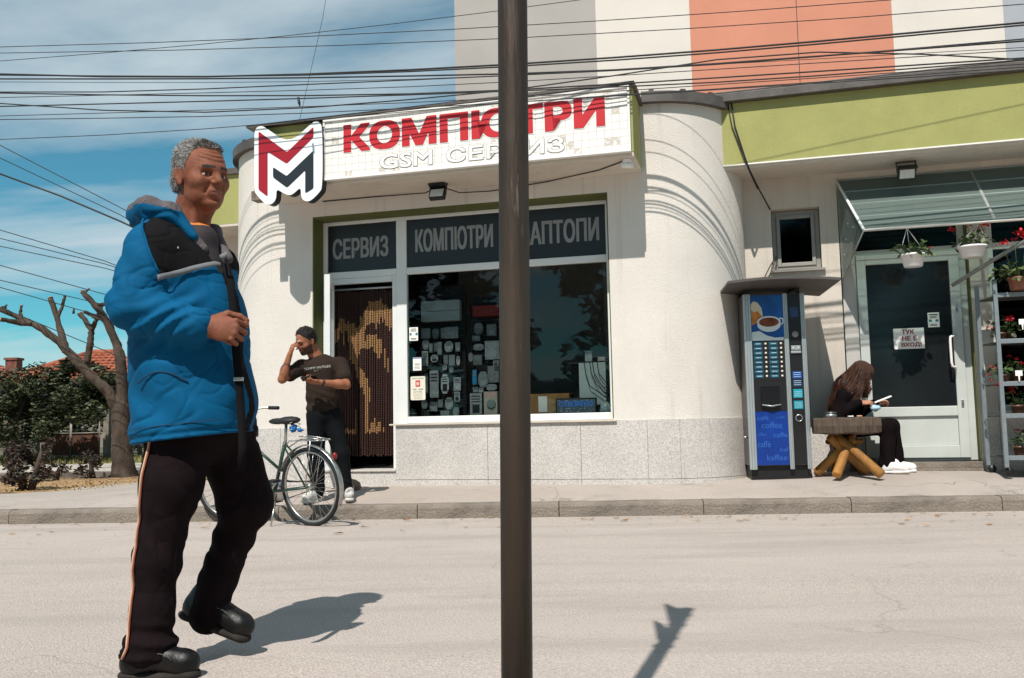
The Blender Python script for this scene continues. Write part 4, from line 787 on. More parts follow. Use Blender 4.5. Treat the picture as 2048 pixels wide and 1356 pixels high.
# ------------------------------------------------------------------ glass awning over the flower shop door
AW = Thing('glass_awning', 'greenish translucent awning over the flower shop door', 'awning', (5.8, .6, 2.7), 'F')
def poly_mat():
    m = bpy.data.materials.new('green_polycarbonate'); m.use_nodes = True; t = m.node_tree; t.nodes.clear(); l = t.links.new
    o = t.nodes.new('ShaderNodeOutputMaterial'); tr = t.nodes.new('ShaderNodeBsdfTransparent'); tr.inputs[0].default_value = (.62, .74, .69, 1)
    df = t.nodes.new('ShaderNodeBsdfDiffuse'); df.inputs[0].default_value = (.44, .55, .50, 1); tl = t.nodes.new('ShaderNodeBsdfTranslucent'); tl.inputs[0].default_value = (.18, .3, .26, 1)
    a = t.nodes.new('ShaderNodeMixShader'); a.inputs[0].default_value = .35; l(df.outputs[0], a.inputs[1]); l(tl.outputs[0], a.inputs[2])
    b = t.nodes.new('ShaderNodeMixShader'); b.inputs[0].default_value = .34; l(tr.outputs[0], b.inputs[1]); l(a.outputs[0], b.inputs[2])
    g = t.nodes.new('ShaderNodeBsdfGlossy'); g.inputs['Roughness'].default_value = .12; fr = t.nodes.new('ShaderNodeFresnel'); fr.inputs[0].default_value = 1.45
    c = t.nodes.new('ShaderNodeMixShader'); l(fr.outputs[0], c.inputs[0]); l(b.outputs[0], c.inputs[1]); l(g.outputs[0], c.inputs[2]); l(c.outputs[0], o.inputs[0]); return m
PM = poly_mat()
bl_, br_, fl, f_r = V(4.64, .985, 3.37), V(8.6, .985, 3.37), V(4.82, .37, 2.70), V(8.6, .37, 2.70)
npan = 4
for k in range(npan):
    a, b = k / npan, (k + 1) / npan - .012
    q = [bl_ * (1 - a) + fl * a, br_ * (1 - a) + f_r * a, br_ * (1 - b) + f_r * b, bl_ * (1 - b) + fl * b]; n = V(0, -.012, .012) * .3
    AW.part('panel', MB().add([*q, *[p + n for p in q]], [(0, 1, 2, 3), (7, 6, 5, 4), (0, 4, 5, 1), (2, 6, 7, 3), (1, 5, 6, 2), (3, 7, 4, 0)]), PM)
    if k: AW.part('seam', MB().rod(bl_ * (1 - a) + fl * a + V(0, 0, .006), br_ * (1 - a) + f_r * a + V(0, 0, .006), .006, 6), mat('seam_grey', '8d9c98', .4, var=.1))
RUSTW = mat('rusted_white_paint', 'd8d2c8', .6, var=.05); spotty(RUSTW, '7d4a30', 9, .63, .7)
AW.part('front_rail', MB().rod(fl, f_r, .013, 8), RUSTW); AW.part('back_rail', MB().rod(bl_, br_, .012, 8), ALU)
AW.part('rafter', MB().rod(bl_ + V(0, 0, .01), fl + V(0, 0, .01), .014, 8), mat('bright_edge', 'e9eeee', .3, var=.04))
for s in (5.95, 7.3): AW.part('rafter', MB().rod((s, .985, 3.36), (s + .05, .37, 2.70), .016, 8), mat('rafter_grey', '9a9a96', .5))
AW.part('side_pane', MB().add([(4.64, .98, 3.36), (4.65, .98, 2.30), fl + V(0, .0, -.01), (4.645, .98, 3.36), (4.655, .98, 2.30), fl + V(.005, 0, -.01)], [(0, 1, 2), (5, 4, 3), (0, 3, 4, 1), (1, 4, 5, 2), (2, 5, 3, 0)]), PM)
AW.part('side_stay', MB().rod((4.652, .98, 2.31), fl, .007, 6), ALU)
for k in range(6): AW.part('bolt', MB().lathe([(.008, 0), (.008, .006), (0, .008)], tuple(V(4.68, .84, 2.55) * (1 - k / 6) + V(4.79, .47, 2.72) * k / 6 + V(-.004, 0, .12 * (k % 3))), 8, M=roty(R(-90))), STEEL)

# ------------------------------------------------------------------ plants
LEAF = [mat('leaf_a', '3f5428', .55, var=.35, vs=14), mat('leaf_b', '2c4020', .55, var=.35, vs=14), mat('leaf_c', '56673a', .5, var=.3, vs=14)]
FLOWER = [mat('petal_red', 'c4141f', .5, var=.2, vs=60), mat('petal_deep', '9c0f22', .5, var=.2, vs=60)]
def leaf(mb, c, size, mi, flat=False):
    """a folded, rounded leaf of six faces"""
    a = random.uniform(0, 6.28); t = random.uniform(-.9, .9); M = rotz(a) @ roty(t) @ rotx(random.uniform(-.7, .7)); s = size * random.uniform(.7, 1.25)
    pts = [(0, 0, 0), (.45, -.36, .10), (.95, -.22, .04), (1.1, 0, -.05), (.95, .22, .04), (.45, .36, .10), (.5, 0, -.02)]
    mb.add([np.array(c) + M @ (V(*p) * s) for p in pts], [(0, 1, 6), (1, 2, 6), (2, 3, 6), (3, 4, 6), (4, 5, 6), (5, 0, 6)], mi, True)
def bloom(mb, c, r, mi=0):
    for k in range(26):
        d = np.random.RandomState(random.randrange(1 << 30)).normal(size=3); d /= np.linalg.norm(d); d[2] = abs(d[2]) * .9 - .15
        p = np.array(c) + d * r * random.uniform(.6, 1); leaf(mb, p, r * .55, mi)
def planter(name, label, s, y, z, r0, r1, h, nleaf, blooms, hang=None, spread=.17, pot='e6e4e2', group=None):
    T = Thing(name, label, 'plant', (s, y, z), 'F', group)
    T.part('pot', MB().lathe([(r0 * .96, 0), (r0, .004), (r1 * .93, h - .02), (r1, h - .02), (r1, h), (r1 * .9, h), (r1 * .86, h - .03), (0, h - .035)], (s, y, z), 22), mat('pot_' + pot, pot, .4, var=.04))
    mb = MB()
    for k in range(nleaf):
        a = random.uniform(0, 6.28); q = random.random() ** .6 * spread
        leaf(mb, (s + math.cos(a) * q, y + math.sin(a) * q * .8, z + h + random.uniform(-.03, .16) * (1 - q / spread * .5)), .055, random.randrange(3))
    for k in range(9):
        a = random.uniform(0, 6.28); mb.tube([(s, y, z + h - .03), (s + math.cos(a) * spread * .5, y + math.sin(a) * spread * .5, z + h + .06)], .003, 4, 1)
    T.part('foliage', mb, LEAF)
    for (dx, dy, dz, r) in blooms:
        T.part('flower_stem', MB().tube([(s + dx * .3, y + dy * .3, z + h), (s + dx * .8, y + dy * .8, z + h + dz * .7), (s + dx, y + dy, z + h + dz - r * .5)], .0025, 4), LEAF[2])
        f = MB(); bloom(f, (s + dx, y + dy, z + h + dz), r, random.randrange(2)); T.part('flower', f, FLOWER)
    if hang:
        T.part('hanger', MB().rod((s - r1, y, z + h), hang, .003, 5).rod((s + r1, y, z + h), hang, .003, 5).rod((s, y + r1, z + h), hang, .003, 5), WHITEP)
    return T
planter('hanging_basket', 'white hanging pot with green leaves in front of the glazed door', 5.26, .42, 2.315, .085, .118, .125, 90, [(.16, .0, .05, .022)], (5.22, .40, 2.70))
planter('hanging_basket', 'white hanging pot with red geraniums above the flower rack', 5.80, .44, 2.375, .10, .135, .11, 70, [(-.17, 0, .17, .04), (.12, -.02, .19, .055), (.07, .03, .16, .045), (-.02, .02, .2, .03)], (5.86, .40, 2.70))
planter('potted_geranium', 'leggy red geranium on the top shelf of the flower rack', 6.14, .30, 2.02, .07, .09, .12, 120, [(-.12, -.05, .31, .05), (.10, 0, .40, .085), (.16, .0, .28, .06), (.0, .02, .36, .03), (.26, 0, .46, .08)], None, .22, '7a4a36')
# flower rack
FRK = Thing('flower_rack', 'grey metal flower rack with shelves of potted plants', 'rack', (6.3, .5, .30), 'F')
RK = mat('rack_grey', '8b9498', .4, metal=.4, var=.08, vs=20); RKD = mat('rack_dark', '4c4a46', .6, var=.15)
pts4 = {'a': (5.95, .36), 'b': (5.89, .80), 'c': (7.25, .36), 'd': (7.25, .80)}
for k, (s, y) in pts4.items(): FRK.part('post', MB().box(s - .018, s + .018, y - .018, y + .018, .37, 2.14), RK, bev=.003)
for z in (.45, .84, 1.14, 1.54, 1.98):
    sh = FRK.part('shelf', MB().add([(5.97, .37, z), (7.24, .37, z), (7.24, .80, z), (5.91, .80, z), (5.97, .37, z + .015), (7.24, .37, z + .015), (7.24, .80, z + .015), (5.91, .80, z + .015)], [(3, 2, 1, 0), (4, 5, 6, 7), (0, 1, 5, 4), (2, 3, 7, 6), (1, 2, 6, 5), (3, 0, 4, 7)]), RKD)
    FRK.part('shelf_edge', MB().box(5.968, 7.235, .352, .372, z - .012, z + .03), RK, bev=.002)
for s, y in ((5.97, .38), (5.92, .79), (7.2, .38), (7.2, .79)): FRK.part('caster', MB().lathe([(.035, -.015), (.04, 0), (.035, .015)], (s, y, .335), 14, M=rotx(R(90))).rod((s, y, .34), (s, y, .38), .012), BLACK)
ARM = cable([(5.70, .95, 2.18), (5.95, .75, 2.33), (6.25, .50, 2.50), (6.5, .3, 2.60)], .02, 'grey diagonal support bar behind the geraniums', 'support_bar', 10, mat('rafter_grey', '9a9a96', .5))
gi = 0
for z in (.475, .86, 1.16, 1.56):
    for k in range(3):
        s = 6.10 + k * .24 + random.uniform(-.02, .02); y = .52 + random.uniform(-.06, .06); gi += 1
        bl2 = [(random.uniform(-.08, .08), random.uniform(-.1, 0), random.uniform(.08, .16), random.uniform(.025, .04)) for _ in range(random.choice([1, 2, 2, 3]))]
        planter('potted_plant', 'potted flowering plant, ' + ('left', 'middle', 'right')[k] + ' of the ' + {.475: 'lowest', .86: 'second lowest', 1.16: 'middle', 1.56: 'upper'}[z] + ' rack shelf', s, y, z, .045, .06, .09, 34, bl2, None, .11, '5a3a2c', 'potted plants on the rack shelves')
planter('potted_plant', 'trailing plant with dark red flowers spilling from the left side of the rack', 5.99, .42, 1.16, .045, .055, .08, 30, [(-.14, -.03, .0, .025), (-.10, -.05, .06, .03), (-.12, -.02, -.06, .03), (-.06, -.05, -.1, .025)], None, .10, '5a3a2c')
planter('potted_plant', 'plant with two bright red heads at the upper left of the rack', 6.0, .46, 1.56, .045, .055, .08, 40, [(-.10, -.06, .03, .04), (.06, -.09, .10, .045)], None, .12, '5a3a2c')
for k, (s, z) in enumerate(((6.16, 1.70), (6.10, 1.22), (6.25, 1.36))):
    solo('price_tag', MB().prism([(s - .03, z), (s - .008, z), (s - .004, z - .05), (s + .004, z - .05), (s + .008, z), (s + .03, z), (s + .03, z + .05), (s - .03, z + .05)], .335, .338), PAPER, 'white price tag on a stake among the plants on the ' + ('upper', 'middle', 'central')[k] + ' shelf', 'tag', (s, .337, z), 'F')
solo('terracotta_pot', MB().lathe([(.07, 0), (.10, .15), (.11, .15), (.11, .18), (.095, .18), (.08, .03), (0, .03)], (6.33, .3, .30), 20), mat('terracotta', '8a5233', .8, var=.15, vs=12), 'terracotta pot on the ground under the flower rack', 'pot', (6.33, .3, .3), 'F')

# ------------------------------------------------------------------ log table, tin, stool
LT_ = Thing('log_table', 'rustic log table with crossed orange legs beside the coffee machine', 'table', (4.5, .4, .285), 'F')
LOGW = mat('weathered_log', '55463a', .85, var=.3, vs=9, bump=.6, bs=30, stretch=(6, 1, .6)); LEGW = mat('varnished_pine', '9c6a2e', .75, var=.25, vs=8, bump=.2, bs=20, stretch=(1, 1, .3)); ENDW = mat('log_end', 'bd8038', .6, var=.3, vs=14)
mb = MB(); n = 22; xs = np.linspace(4.25, 4.86, n); v = []; pr = 12
for i, x in enumerate(xs):
    for j in range(pr):
        a = 2 * math.pi * j / pr; w = .21 + .012 * math.sin(x * 9) + random.uniform(-.006, .006); hh = .085 + .006 * math.sin(x * 23) + random.uniform(-.004, .004)
        ey = math.copysign(abs(math.cos(a)) ** .35, math.cos(a)) * w; ez = math.copysign(abs(math.sin(a)) ** .35, math.sin(a)) * hh
        if ez > 0: ez = min(ez, .082)
        if i in (0, n - 1): ey *= .93; ez *= .9
        v.append((x, .38 + ey, .785 + ez))
f = [(i * pr + j, i * pr + (j + 1) % pr, (i + 1) * pr + (j + 1) % pr, (i + 1) * pr + j) for i in range(n - 1) for j in range(pr)] + [tuple(range(pr))[::-1], tuple((n - 1) * pr + j for j in range(pr))]
LT_.part('slab', mb.add(v, f), LOGW)
for a, b in (((4.43, .17, .315), (4.62, .48, .70)), ((4.84, .20, .315), (4.46, .42, .70)), ((4.27, .50, .32), (4.62, .40, .66)), ((4.75, .60, .32), (4.4, .36, .68))):
    leg = MB(); a, b = V(*a), V(*b); leg.tube([a, a + (b - a) * .02, (a + b) / 2, b], [.041, .046, .044, .041], 10); leg.m[-2] = 1; LT_.part('leg', leg, [LEGW, ENDW])
TN = Thing('ashtray_tin', 'round metal tin on the left of the log table', 'tin', (4.42, .33, .865), 'F')
TN.part('body', MB().lathe([(.052, 0), (.056, .004), (.056, .03), (.05, .033)], (4.42, .33, .868), 24), STEEL); TN.part('lid', MB().lathe([(.05, 0), (.055, .004), (.055, .016), (.05, .02), (0, .02)], (4.42, .33, .9015), 24), mat('tin_dark', '6f6c68', .35, metal=.7, var=.1))
solo('paper_scrap', MB().obox((4.60, .32, .874), (.05, .03, .012), rotz(.3)), PAPER, 'small white scrap on the middle of the log table', 'scrap', (4.6, .32, .87), 'F', bev=.003)
solo('lighter', MB().obox((4.68, .31, .875), (.05, .018, .014), rotz(-.2)), mat('lighter_orange', 'd2906a', .4), 'tiny pale orange lighter on the log table', 'lighter', (4.68, .31, .87), 'F', bev=.004)
STL = Thing('wooden_stool', 'low wooden stool under the sitting girl', 'stool', (4.57, .78, .30), 'F')
STL.part('seat', MB().lathe([(.17, 0), (.185, .012), (.185, .04), (.17, .05), (0, .05)], (4.57, .78, .595), 24), LEGW)
for a in (.7, 2.3, 3.9, 5.5): STL.part('leg', MB().rod((4.57 + .17 * math.cos(a), .78 + .17 * math.sin(a), .30), (4.57 + .12 * math.cos(a), .78 + .12 * math.sin(a), .60), .02, 8), LEGW)
# ------------------------------------------------------------------ steel pole in the foreground
POLEM = mat('weathered_steel_pole', '3e342b', .55, metal=.35, var=.3, vs=14, bump=.25, bs=60, stretch=(1, 1, .12)); spotty(POLEM, '857d74', 30, .62, .70, stretch=(1, 1, .1), amt=.75); spotty(POLEM, '5d3d2a', 5, .56, .68, stretch=(2, 2, .5), amt=.5); spotty(POLEM, '3a2a20', 9, .5, .7, stretch=(1, 1, .2), amt=.6)
PX = lambda z: .0033 + .01366 * (z - .9)      # the pole leans very slightly
PL = Thing('steel_pole', 'dark weathered steel sign pole rising through the foreground', 'pole', (-.006, 1.70, .205))
PL.part('shaft', MB().tube([(PX(.15), 1.70, .15), (PX(1.0), 1.70, 1.0), (PX(2.0), 1.70, 2.0), (PX(3.26), 1.70, 3.26)], .0287, 40), POLEM)
PL.part('cap', MB().lathe([(.031, 0), (.031, .02), (0, .03)], (PX(3.26), 1.70, 3.255), 20), BLACK)
GP = mat('sign_back_grey', '8f9396', .5, metal=.5, var=.08)
PL.part('sign_plate', MB().prism([(1.735, 3.22), (1.86, 3.08), (2.06, 2.94), (1.83, 2.74), (1.735, 2.74)], .030, .038, plane="yz"), GP)
PL.part('sign_plate', MB().prism([(1.735, 2.60), (1.90, 2.58), (2.04, 2.48), (1.86, 2.33), (1.735, 2.30)], .030, .038, plane="yz"), GP)
for z in (3.1, 2.85, 2.55, 2.38): PL.part('clamp', MB().tube([(PX(z) + .034 * math.cos(a), 1.70 + .034 * math.sin(a), z) for a in np.linspace(0, 2 * math.pi, 14)[:-1]], .005, 5, closed=True).box(PX(z) - .012, PX(z) + .012, 1.73, 1.75, z - .01, z + .01), STEEL)

# ------------------------------------------------------------------ foliage helpers
def rs3():
    while True:
        p = V(random.uniform(-1, 1), random.uniform(-1, 1), random.uniform(-1, 1))
        if p @ p <= 1: return p
def quad_leaf(mb, c, s, mi):
    a = random.uniform(0, 6.28); u = V(math.cos(a), math.sin(a), random.uniform(-.6, .6)); w = np.cross(u, rs3() + V(.01, 0, .3)); w /= np.linalg.norm(w) + 1e-9; u /= np.linalg.norm(u)
    s *= random.uniform(.6, 1.4); c = np.array(c)
    mb.add([c - u * s, c + w * s * .42, c + u * s, c - w * s * .42], [(0, 1, 2, 3)], mi)
HL = [mat('hedge_leaf_a', '3c4426', .6, var=.3, vs=3), mat('hedge_leaf_b', '2a311c', .6, var=.3, vs=3), mat('hedge_leaf_c', '515833', .6, var=.3, vs=3)]
BARK = mat('bark', '46392f', .9, var=.3, vs=10, bump=.9, bs=25, stretch=(1, 1, .35)); spotty(BARK, '65584c', 4, .5, .7, amt=.6)
CUT = mat('cut_wood', 'a58c68', .8, var=.2, vs=30)
def foliage_mass(clumps, n, size, drop=0.0):
    """leaves gathered in clumps: (centre, radii) each with uneven edges and gaps"""
    mb = MB(); tot = sum(r[0] * r[1] * r[2] for _, r in clumps)
    for c, r in clumps:
        k = max(20, int(n * r[0] * r[1] * r[2] / tot)); subs = [(rs3(), random.uniform(.22, .5)) for _ in range(9)]
        for i in range(k):
            s, q = random.choice(subs); p = s * .85 + rs3() * q
            if random.random() < drop: continue
            quad_leaf(mb, V(*c) + p * V(*r), size, random.choice((0, 0, 1, 1, 2)))
    return mb
def limb(mb, pts, r0, r1, n=9):
    k = len(pts); mb.tube([V(*p) + rs3() * (.0 if i in (0, k - 1) else .012) for i, p in enumerate(pts)], list(np.linspace(r0, r1, k)), n)

# ------------------------------------------------------------------ pollarded tree
PT = Thing('pollarded_tree', 'leafless pollarded tree with cut stubs beside the dry soil strip', 'tree', (-5.85, 13.75, .17))
tr = MB(); Y = 13.75
def knobby(mb, k=.012, s_=7):
    a_ = np.array(mb.v); n_ = np.stack([_h(a_ * s_ + o_) for o_ in (0, 17.3, 41.7)], 1) * k; mb.v = [tuple(p) for p in a_ + n_]; return mb
def _h(a_): return np.sin(a_[:, 0] * 3.1 + 1.7 * np.sin(a_[:, 2] * 2.3)) * np.cos(a_[:, 1] * 2.7 + a_[:, 2] * 1.9) + .5 * np.sin(a_[:, 0] * 9 + a_[:, 2] * 7.3) * np.cos(a_[:, 1] * 8)
def fine_path(pts, rad, k=5):
    P = np.array(pts, float); t = np.arange(len(P)); tt = np.linspace(0, len(P) - 1, (len(P) - 1) * k + 1); return [V(*[np.interp(x, t, P[:, i]) for i in range(3)]) for x in tt], list(np.interp(tt, t, rad))
pp_, rr_ = fine_path([(-5.86, Y, .1), (-5.86, Y, .28), (-5.88, Y, .5), (-5.9, Y, .8), (-5.92, Y, 1.2), (-5.92, Y, 1.45)], [.23, .175, .155, .14, .13, .06]); tr.tube(pp_, rr_, 18); knobby(tr)
PT.part('trunk', tr, BARK)
def branch(pts, r0, r1, cut=True):
    b = MB(); pp_, rr_ = fine_path(pts, np.linspace(r0 * .84, r1 * .84, len(pts))); b.tube(pp_, rr_, 12); knobby(b, .010, 9); o = PT.part('branch', b, BARK)
    if cut:
        d = V(*pts[-1]) - V(*pts[-2]); d /= np.linalg.norm(d); p = V(*pts[-1]); c = MB(); c.tube([p - d * .005, p + d * .006], [r1 * .95, r1 * .85], 9); PT.part('cut_end', c, CUT, parent=o)
    return o
branch([(-5.90, Y, 1.15), (-5.90, Y, 1.5), (-5.94, Y, 2.0), (-6.03, Y, 2.25), (-6.15, Y - .05, 2.55), (-6.25, Y - .1, 2.72), (-6.48, Y - .12, 2.98)], .112, .045)
branch([(-5.94, Y, 1.15), (-6.1, Y - .05, 1.48), (-6.35, Y - .1, 1.72), (-6.6, Y - .1, 1.98), (-6.82, Y - .12, 2.22), (-7.05, Y - .15, 2.42), (-7.3, Y - .2, 2.55), (-7.72, Y - .25, 2.76)], .10, .04)
branch([(-6.72, Y - .1, 2.08), (-6.82, Y - .05, 2.35), (-6.92, Y, 2.62), (-7.03, Y, 2.92)], .065, .042)
branch([(-7.2, Y - .18, 2.50), (-7.4, Y - .3, 2.52), (-7.55, Y - .4, 2.55)], .055, .04)
branch([(-6.9, Y, 2.62), (-6.86, Y + .05, 2.78), (-6.83, Y + .05, 2.95)], .035, .022)
branch([(-6.50, Y + .1, 1.9), (-6.45, Y + .1, 2.2), (-6.44, Y + .1, 2.42), (-6.52, Y + .1, 2.55), (-6.62, Y + .1, 2.68)], .058, .04)
branch([(-6.44, Y + .1, 2.42), (-6.36, Y + .1, 2.58), (-6.30, Y + .15, 2.8)], .05, .03)
branch([(-6.14, Y - .05, 2.52), (-6.3, Y - .05, 2.6), (-6.48, Y - .05, 2.68)], .04, .03)
branch([(-6.30, Y - .1, 2.78), (-6.15, Y - .1, 2.78), (-6.0, Y - .1, 2.72)], .035, .025)
branch([(-5.85, Y + .1, 1.6), (-5.72, Y + .1, 1.95), (-5.68, Y + .12, 2.3)], .06, .04)
branch([(-7.35, Y - .2, 2.57), (-7.42, Y - .1, 2.68), (-7.4, Y - .1, 2.8)], .03, .02)
for i in range(7):
    p = rs3(); sx = random.choice([(-6.48, 2.98), (-7.03, 2.92), (-6.62, 2.68), (-7.72, 2.76)])
    PT.part('twig', MB().tube([(sx[0], Y - .1, sx[1] - .03), (sx[0] + random.uniform(-.1, .12), Y - .1, sx[1] + random.uniform(-.02, .1))], [.02, .012], 6), BARK)

# ------------------------------------------------------------------ hedge, shrubs, gate, fence and houses at the left
def bush(name, label, cat, base, clumps, n, size, stems=(), group=None, mats=HL):
    T = Thing(name, label, cat, base, group=group)
    T.part('foliage', foliage_mass(clumps, n, size), mats)
    for s in stems: b = MB(); b.tube(s, list(np.linspace(.05, .02, len(s))), 7); T.part('stem', b, BARK)
    return T
Yh = 17.0
bush('garden_bush', 'dark green bush at the far left in front of the red roof', 'bush', (-9.6, Yh, .3), [((-9.9, Yh, 1.45), (1.0, .7, .62)), ((-8.9, Yh + .2, 1.5), (.8, .6, .55)), ((-9.6, Yh, .8), (.9, .5, .55)), ((-10.6, Yh, 1.5), (.8, .6, .6)), ((-9.3, Yh + .1, 1.75), (.6, .5, .35))], 13000, .045, [[(-9.7, Yh, .3), (-9.72, Yh, .9), (-9.6, Yh, 1.5)], [(-9.35, Yh, .3), (-9.3, Yh, 1.0), (-9.1, Yh, 1.5)]])
bush('garden_bush', 'tall green bush behind the slanting limb of the pollarded tree', 'bush', (-8.3, Yh, .3), [((-8.2, Yh, 1.60), (.85, .6, .62)), ((-7.5, Yh + .3, 1.55), (.7, .5, .5)), ((-8.7, Yh, 1.85), (.55, .4, .3)), ((-7.9, Yh, 1.95), (.5, .4, .25)), ((-8.6, Yh, 1.1), (.6, .4, .4))], 13000, .045, [[(-8.75, Yh, .3), (-8.65, Yh, 1.0), (-8.3, Yh, 1.6)], [(-8.6, Yh, .3), (-8.7, Yh, .9), (-8.9, Yh, 1.4)]])
bush('garden_bush', 'bush under the eaves beside the trunk of the pollarded tree', 'bush', (-6.9, Yh + .6, .3), [((-6.7, Yh + .8, 1.35), (.8, .5, .7)), ((-6.2, Yh + .8, .7), (.6, .4, .45))], 9000, .045, [[(-6.9, Yh + .6, .3), (-6.85, Yh + .6, 1.2)]])
bush('garden_bush', 'low green growth behind the walking man and the tree trunk', 'bush', (-5.2, Yh, .3), [((-5.2, Yh, .8), (.7, .5, .6)), ((-4.4, Yh, .9), (.8, .5, .7))], 7500, .045)
bush('garden_hedge', 'long dark hedge behind the wire garden fence', 'hedge', (-8.5, 20, .36), [((-12.0 + k * 1.1, 20.2 + .3 * (k % 2), 1.15), (.85, .6, .85)) for k in range(9)], 12000, .07)
RB = [mat('shrub_dark', '322a20', .7, var=.3, vs=10), mat('shrub_red', '4a352a', .7, var=.3, vs=10), mat('shrub_grey', '44412f', .7, var=.3, vs=10)]
bush('rose_shrub', 'dark reddish shrub at the left edge of the soil strip', 'shrub', (-6.05, 11.3, .17), [((-6.1, 11.3, .50), (.30, .3, .33)), ((-5.95, 11.25, .30), (.28, .25, .18)), ((-5.78, 11.3, .68), (.12, .12, .22))], 1500, .032, [[(-6.05, 11.3, .17), (-6.1, 11.3, .6)], [(-5.95, 11.3, .17), (-5.8, 11.3, .75)]], None, RB)
bush('rose_shrub', 'small dark shrub in the middle of the soil strip', 'shrub', (-6.65, 13.3, .18), [((-6.65, 13.3, .30), (.2, .2, .15))], 420, .03, [[(-6.65, 13.3, .17), (-6.6, 13.3, .36)]], None, RB)
bush('rose_shrub', 'small dark shrub at the foot of the pollarded tree', 'shrub', (-6.2, 13.45, .18), [((-6.22, 13.5, .34), (.2, .2, .2)), ((-6.3, 13.5, .5), (.12, .1, .1))], 520, .03, [[(-6.2, 13.5, .17), (-6.25, 13.5, .45)]], None, RB)
RUST = mat('rusty_sheet', '5c3a2a', .8, var=.35, vs=5, bump=.2, bs=30); WIREM = mat('fence_wire', '8a857c', .6, metal=.4, var=.1); WOODP = mat('old_wood', '6b6156', .9, var=.25, vs=8, bump=.4, bs=20, stretch=(1, 1, .2))
GT = Thing('garden_gate', 'rusty two-leaf garden gate with an arched wire top', 'gate', (-8.75, 18.2, .34))
x0, x1 = -9.38, -8.24
for k, (a, b) in enumerate(((x0, -8.82), (-8.80, x1))):
    GT.part('panel', MB().box(a, b, 18.19, 18.21, .40, .84), RUST)
    GT.part('leaf_frame', MB().rod((a, 18.18, .36), (a, 18.18, 1.14), .015).rod((b, 18.18, .36), (b, 18.18, 1.2), .015).rod((a, 18.18, .84), (b, 18.18, .84), .013).rod((a, 18.18, .40), (b, 18.18, .40), .013), WIREM)
for k in range(9):
    x = x0 + .07 + k * .125; top = 1.14 + .10 * (1 - abs((x - (x0 + x1) / 2) / .57)); GT.part('wire_bar', MB().rod((x, 18.18, .84), (x, 18.18, top), .005, 5), WIREM)
GT.part('arch', MB().tube([(x0, 18.18, 1.14), (-8.81, 18.18, 1.24), (x1, 18.18, 1.13)], .012, 6), WIREM)
for k, x in enumerate((x1 + .16, x0 - .12, -10.4, -11.4, -7.1, -6.1)):
    solo('fence_post', MB().box(x - .055, x + .055, 18.1, 18.25, .3, 1.40 - .06 * (k % 3)), mat('old_concrete', '8b8377', .9, var=.2, vs=6, bump=.4, bs=30) if k < 2 else WOODP, ('concrete post right of the rusty gate', 'concrete post left of the rusty gate', 'weathered post behind the far left bush', 'leftmost weathered post behind the bushes', 'weathered post right of the pollarded tree limb', 'weathered post behind the tree trunk')[k], 'post', (x, 18.18, .3), bev=.01)
FN = Thing('wire_fence', 'wire garden fence with pickets running behind the bushes', 'fence', (-10.5, 18.2, .34))
for z in (.55, .8, 1.05): FN.part('wire', MB().rod((-14, 18.18, z), (x0 - .17, 18.18, z), .006, 5), WIREM); FN.part('wire', MB().rod((x1 + .2, 18.18, z), (-3.5, 18.18, z), .006, 5), WIREM)
for k in range(14):
    x = -13.4 + k * .27; FN.part('picket', MB().box(x, x + .08, 18.19, 18.22, .38, 1.08 + random.uniform(-.06, .06)), WOODP)
for k in range(9):
    x = -7.9 + k * .42; FN.part('picket', MB().box(x, x + .08, 18.19, 18.22, .38, 1.08 + random.uniform(-.06, .06)), WOODP)
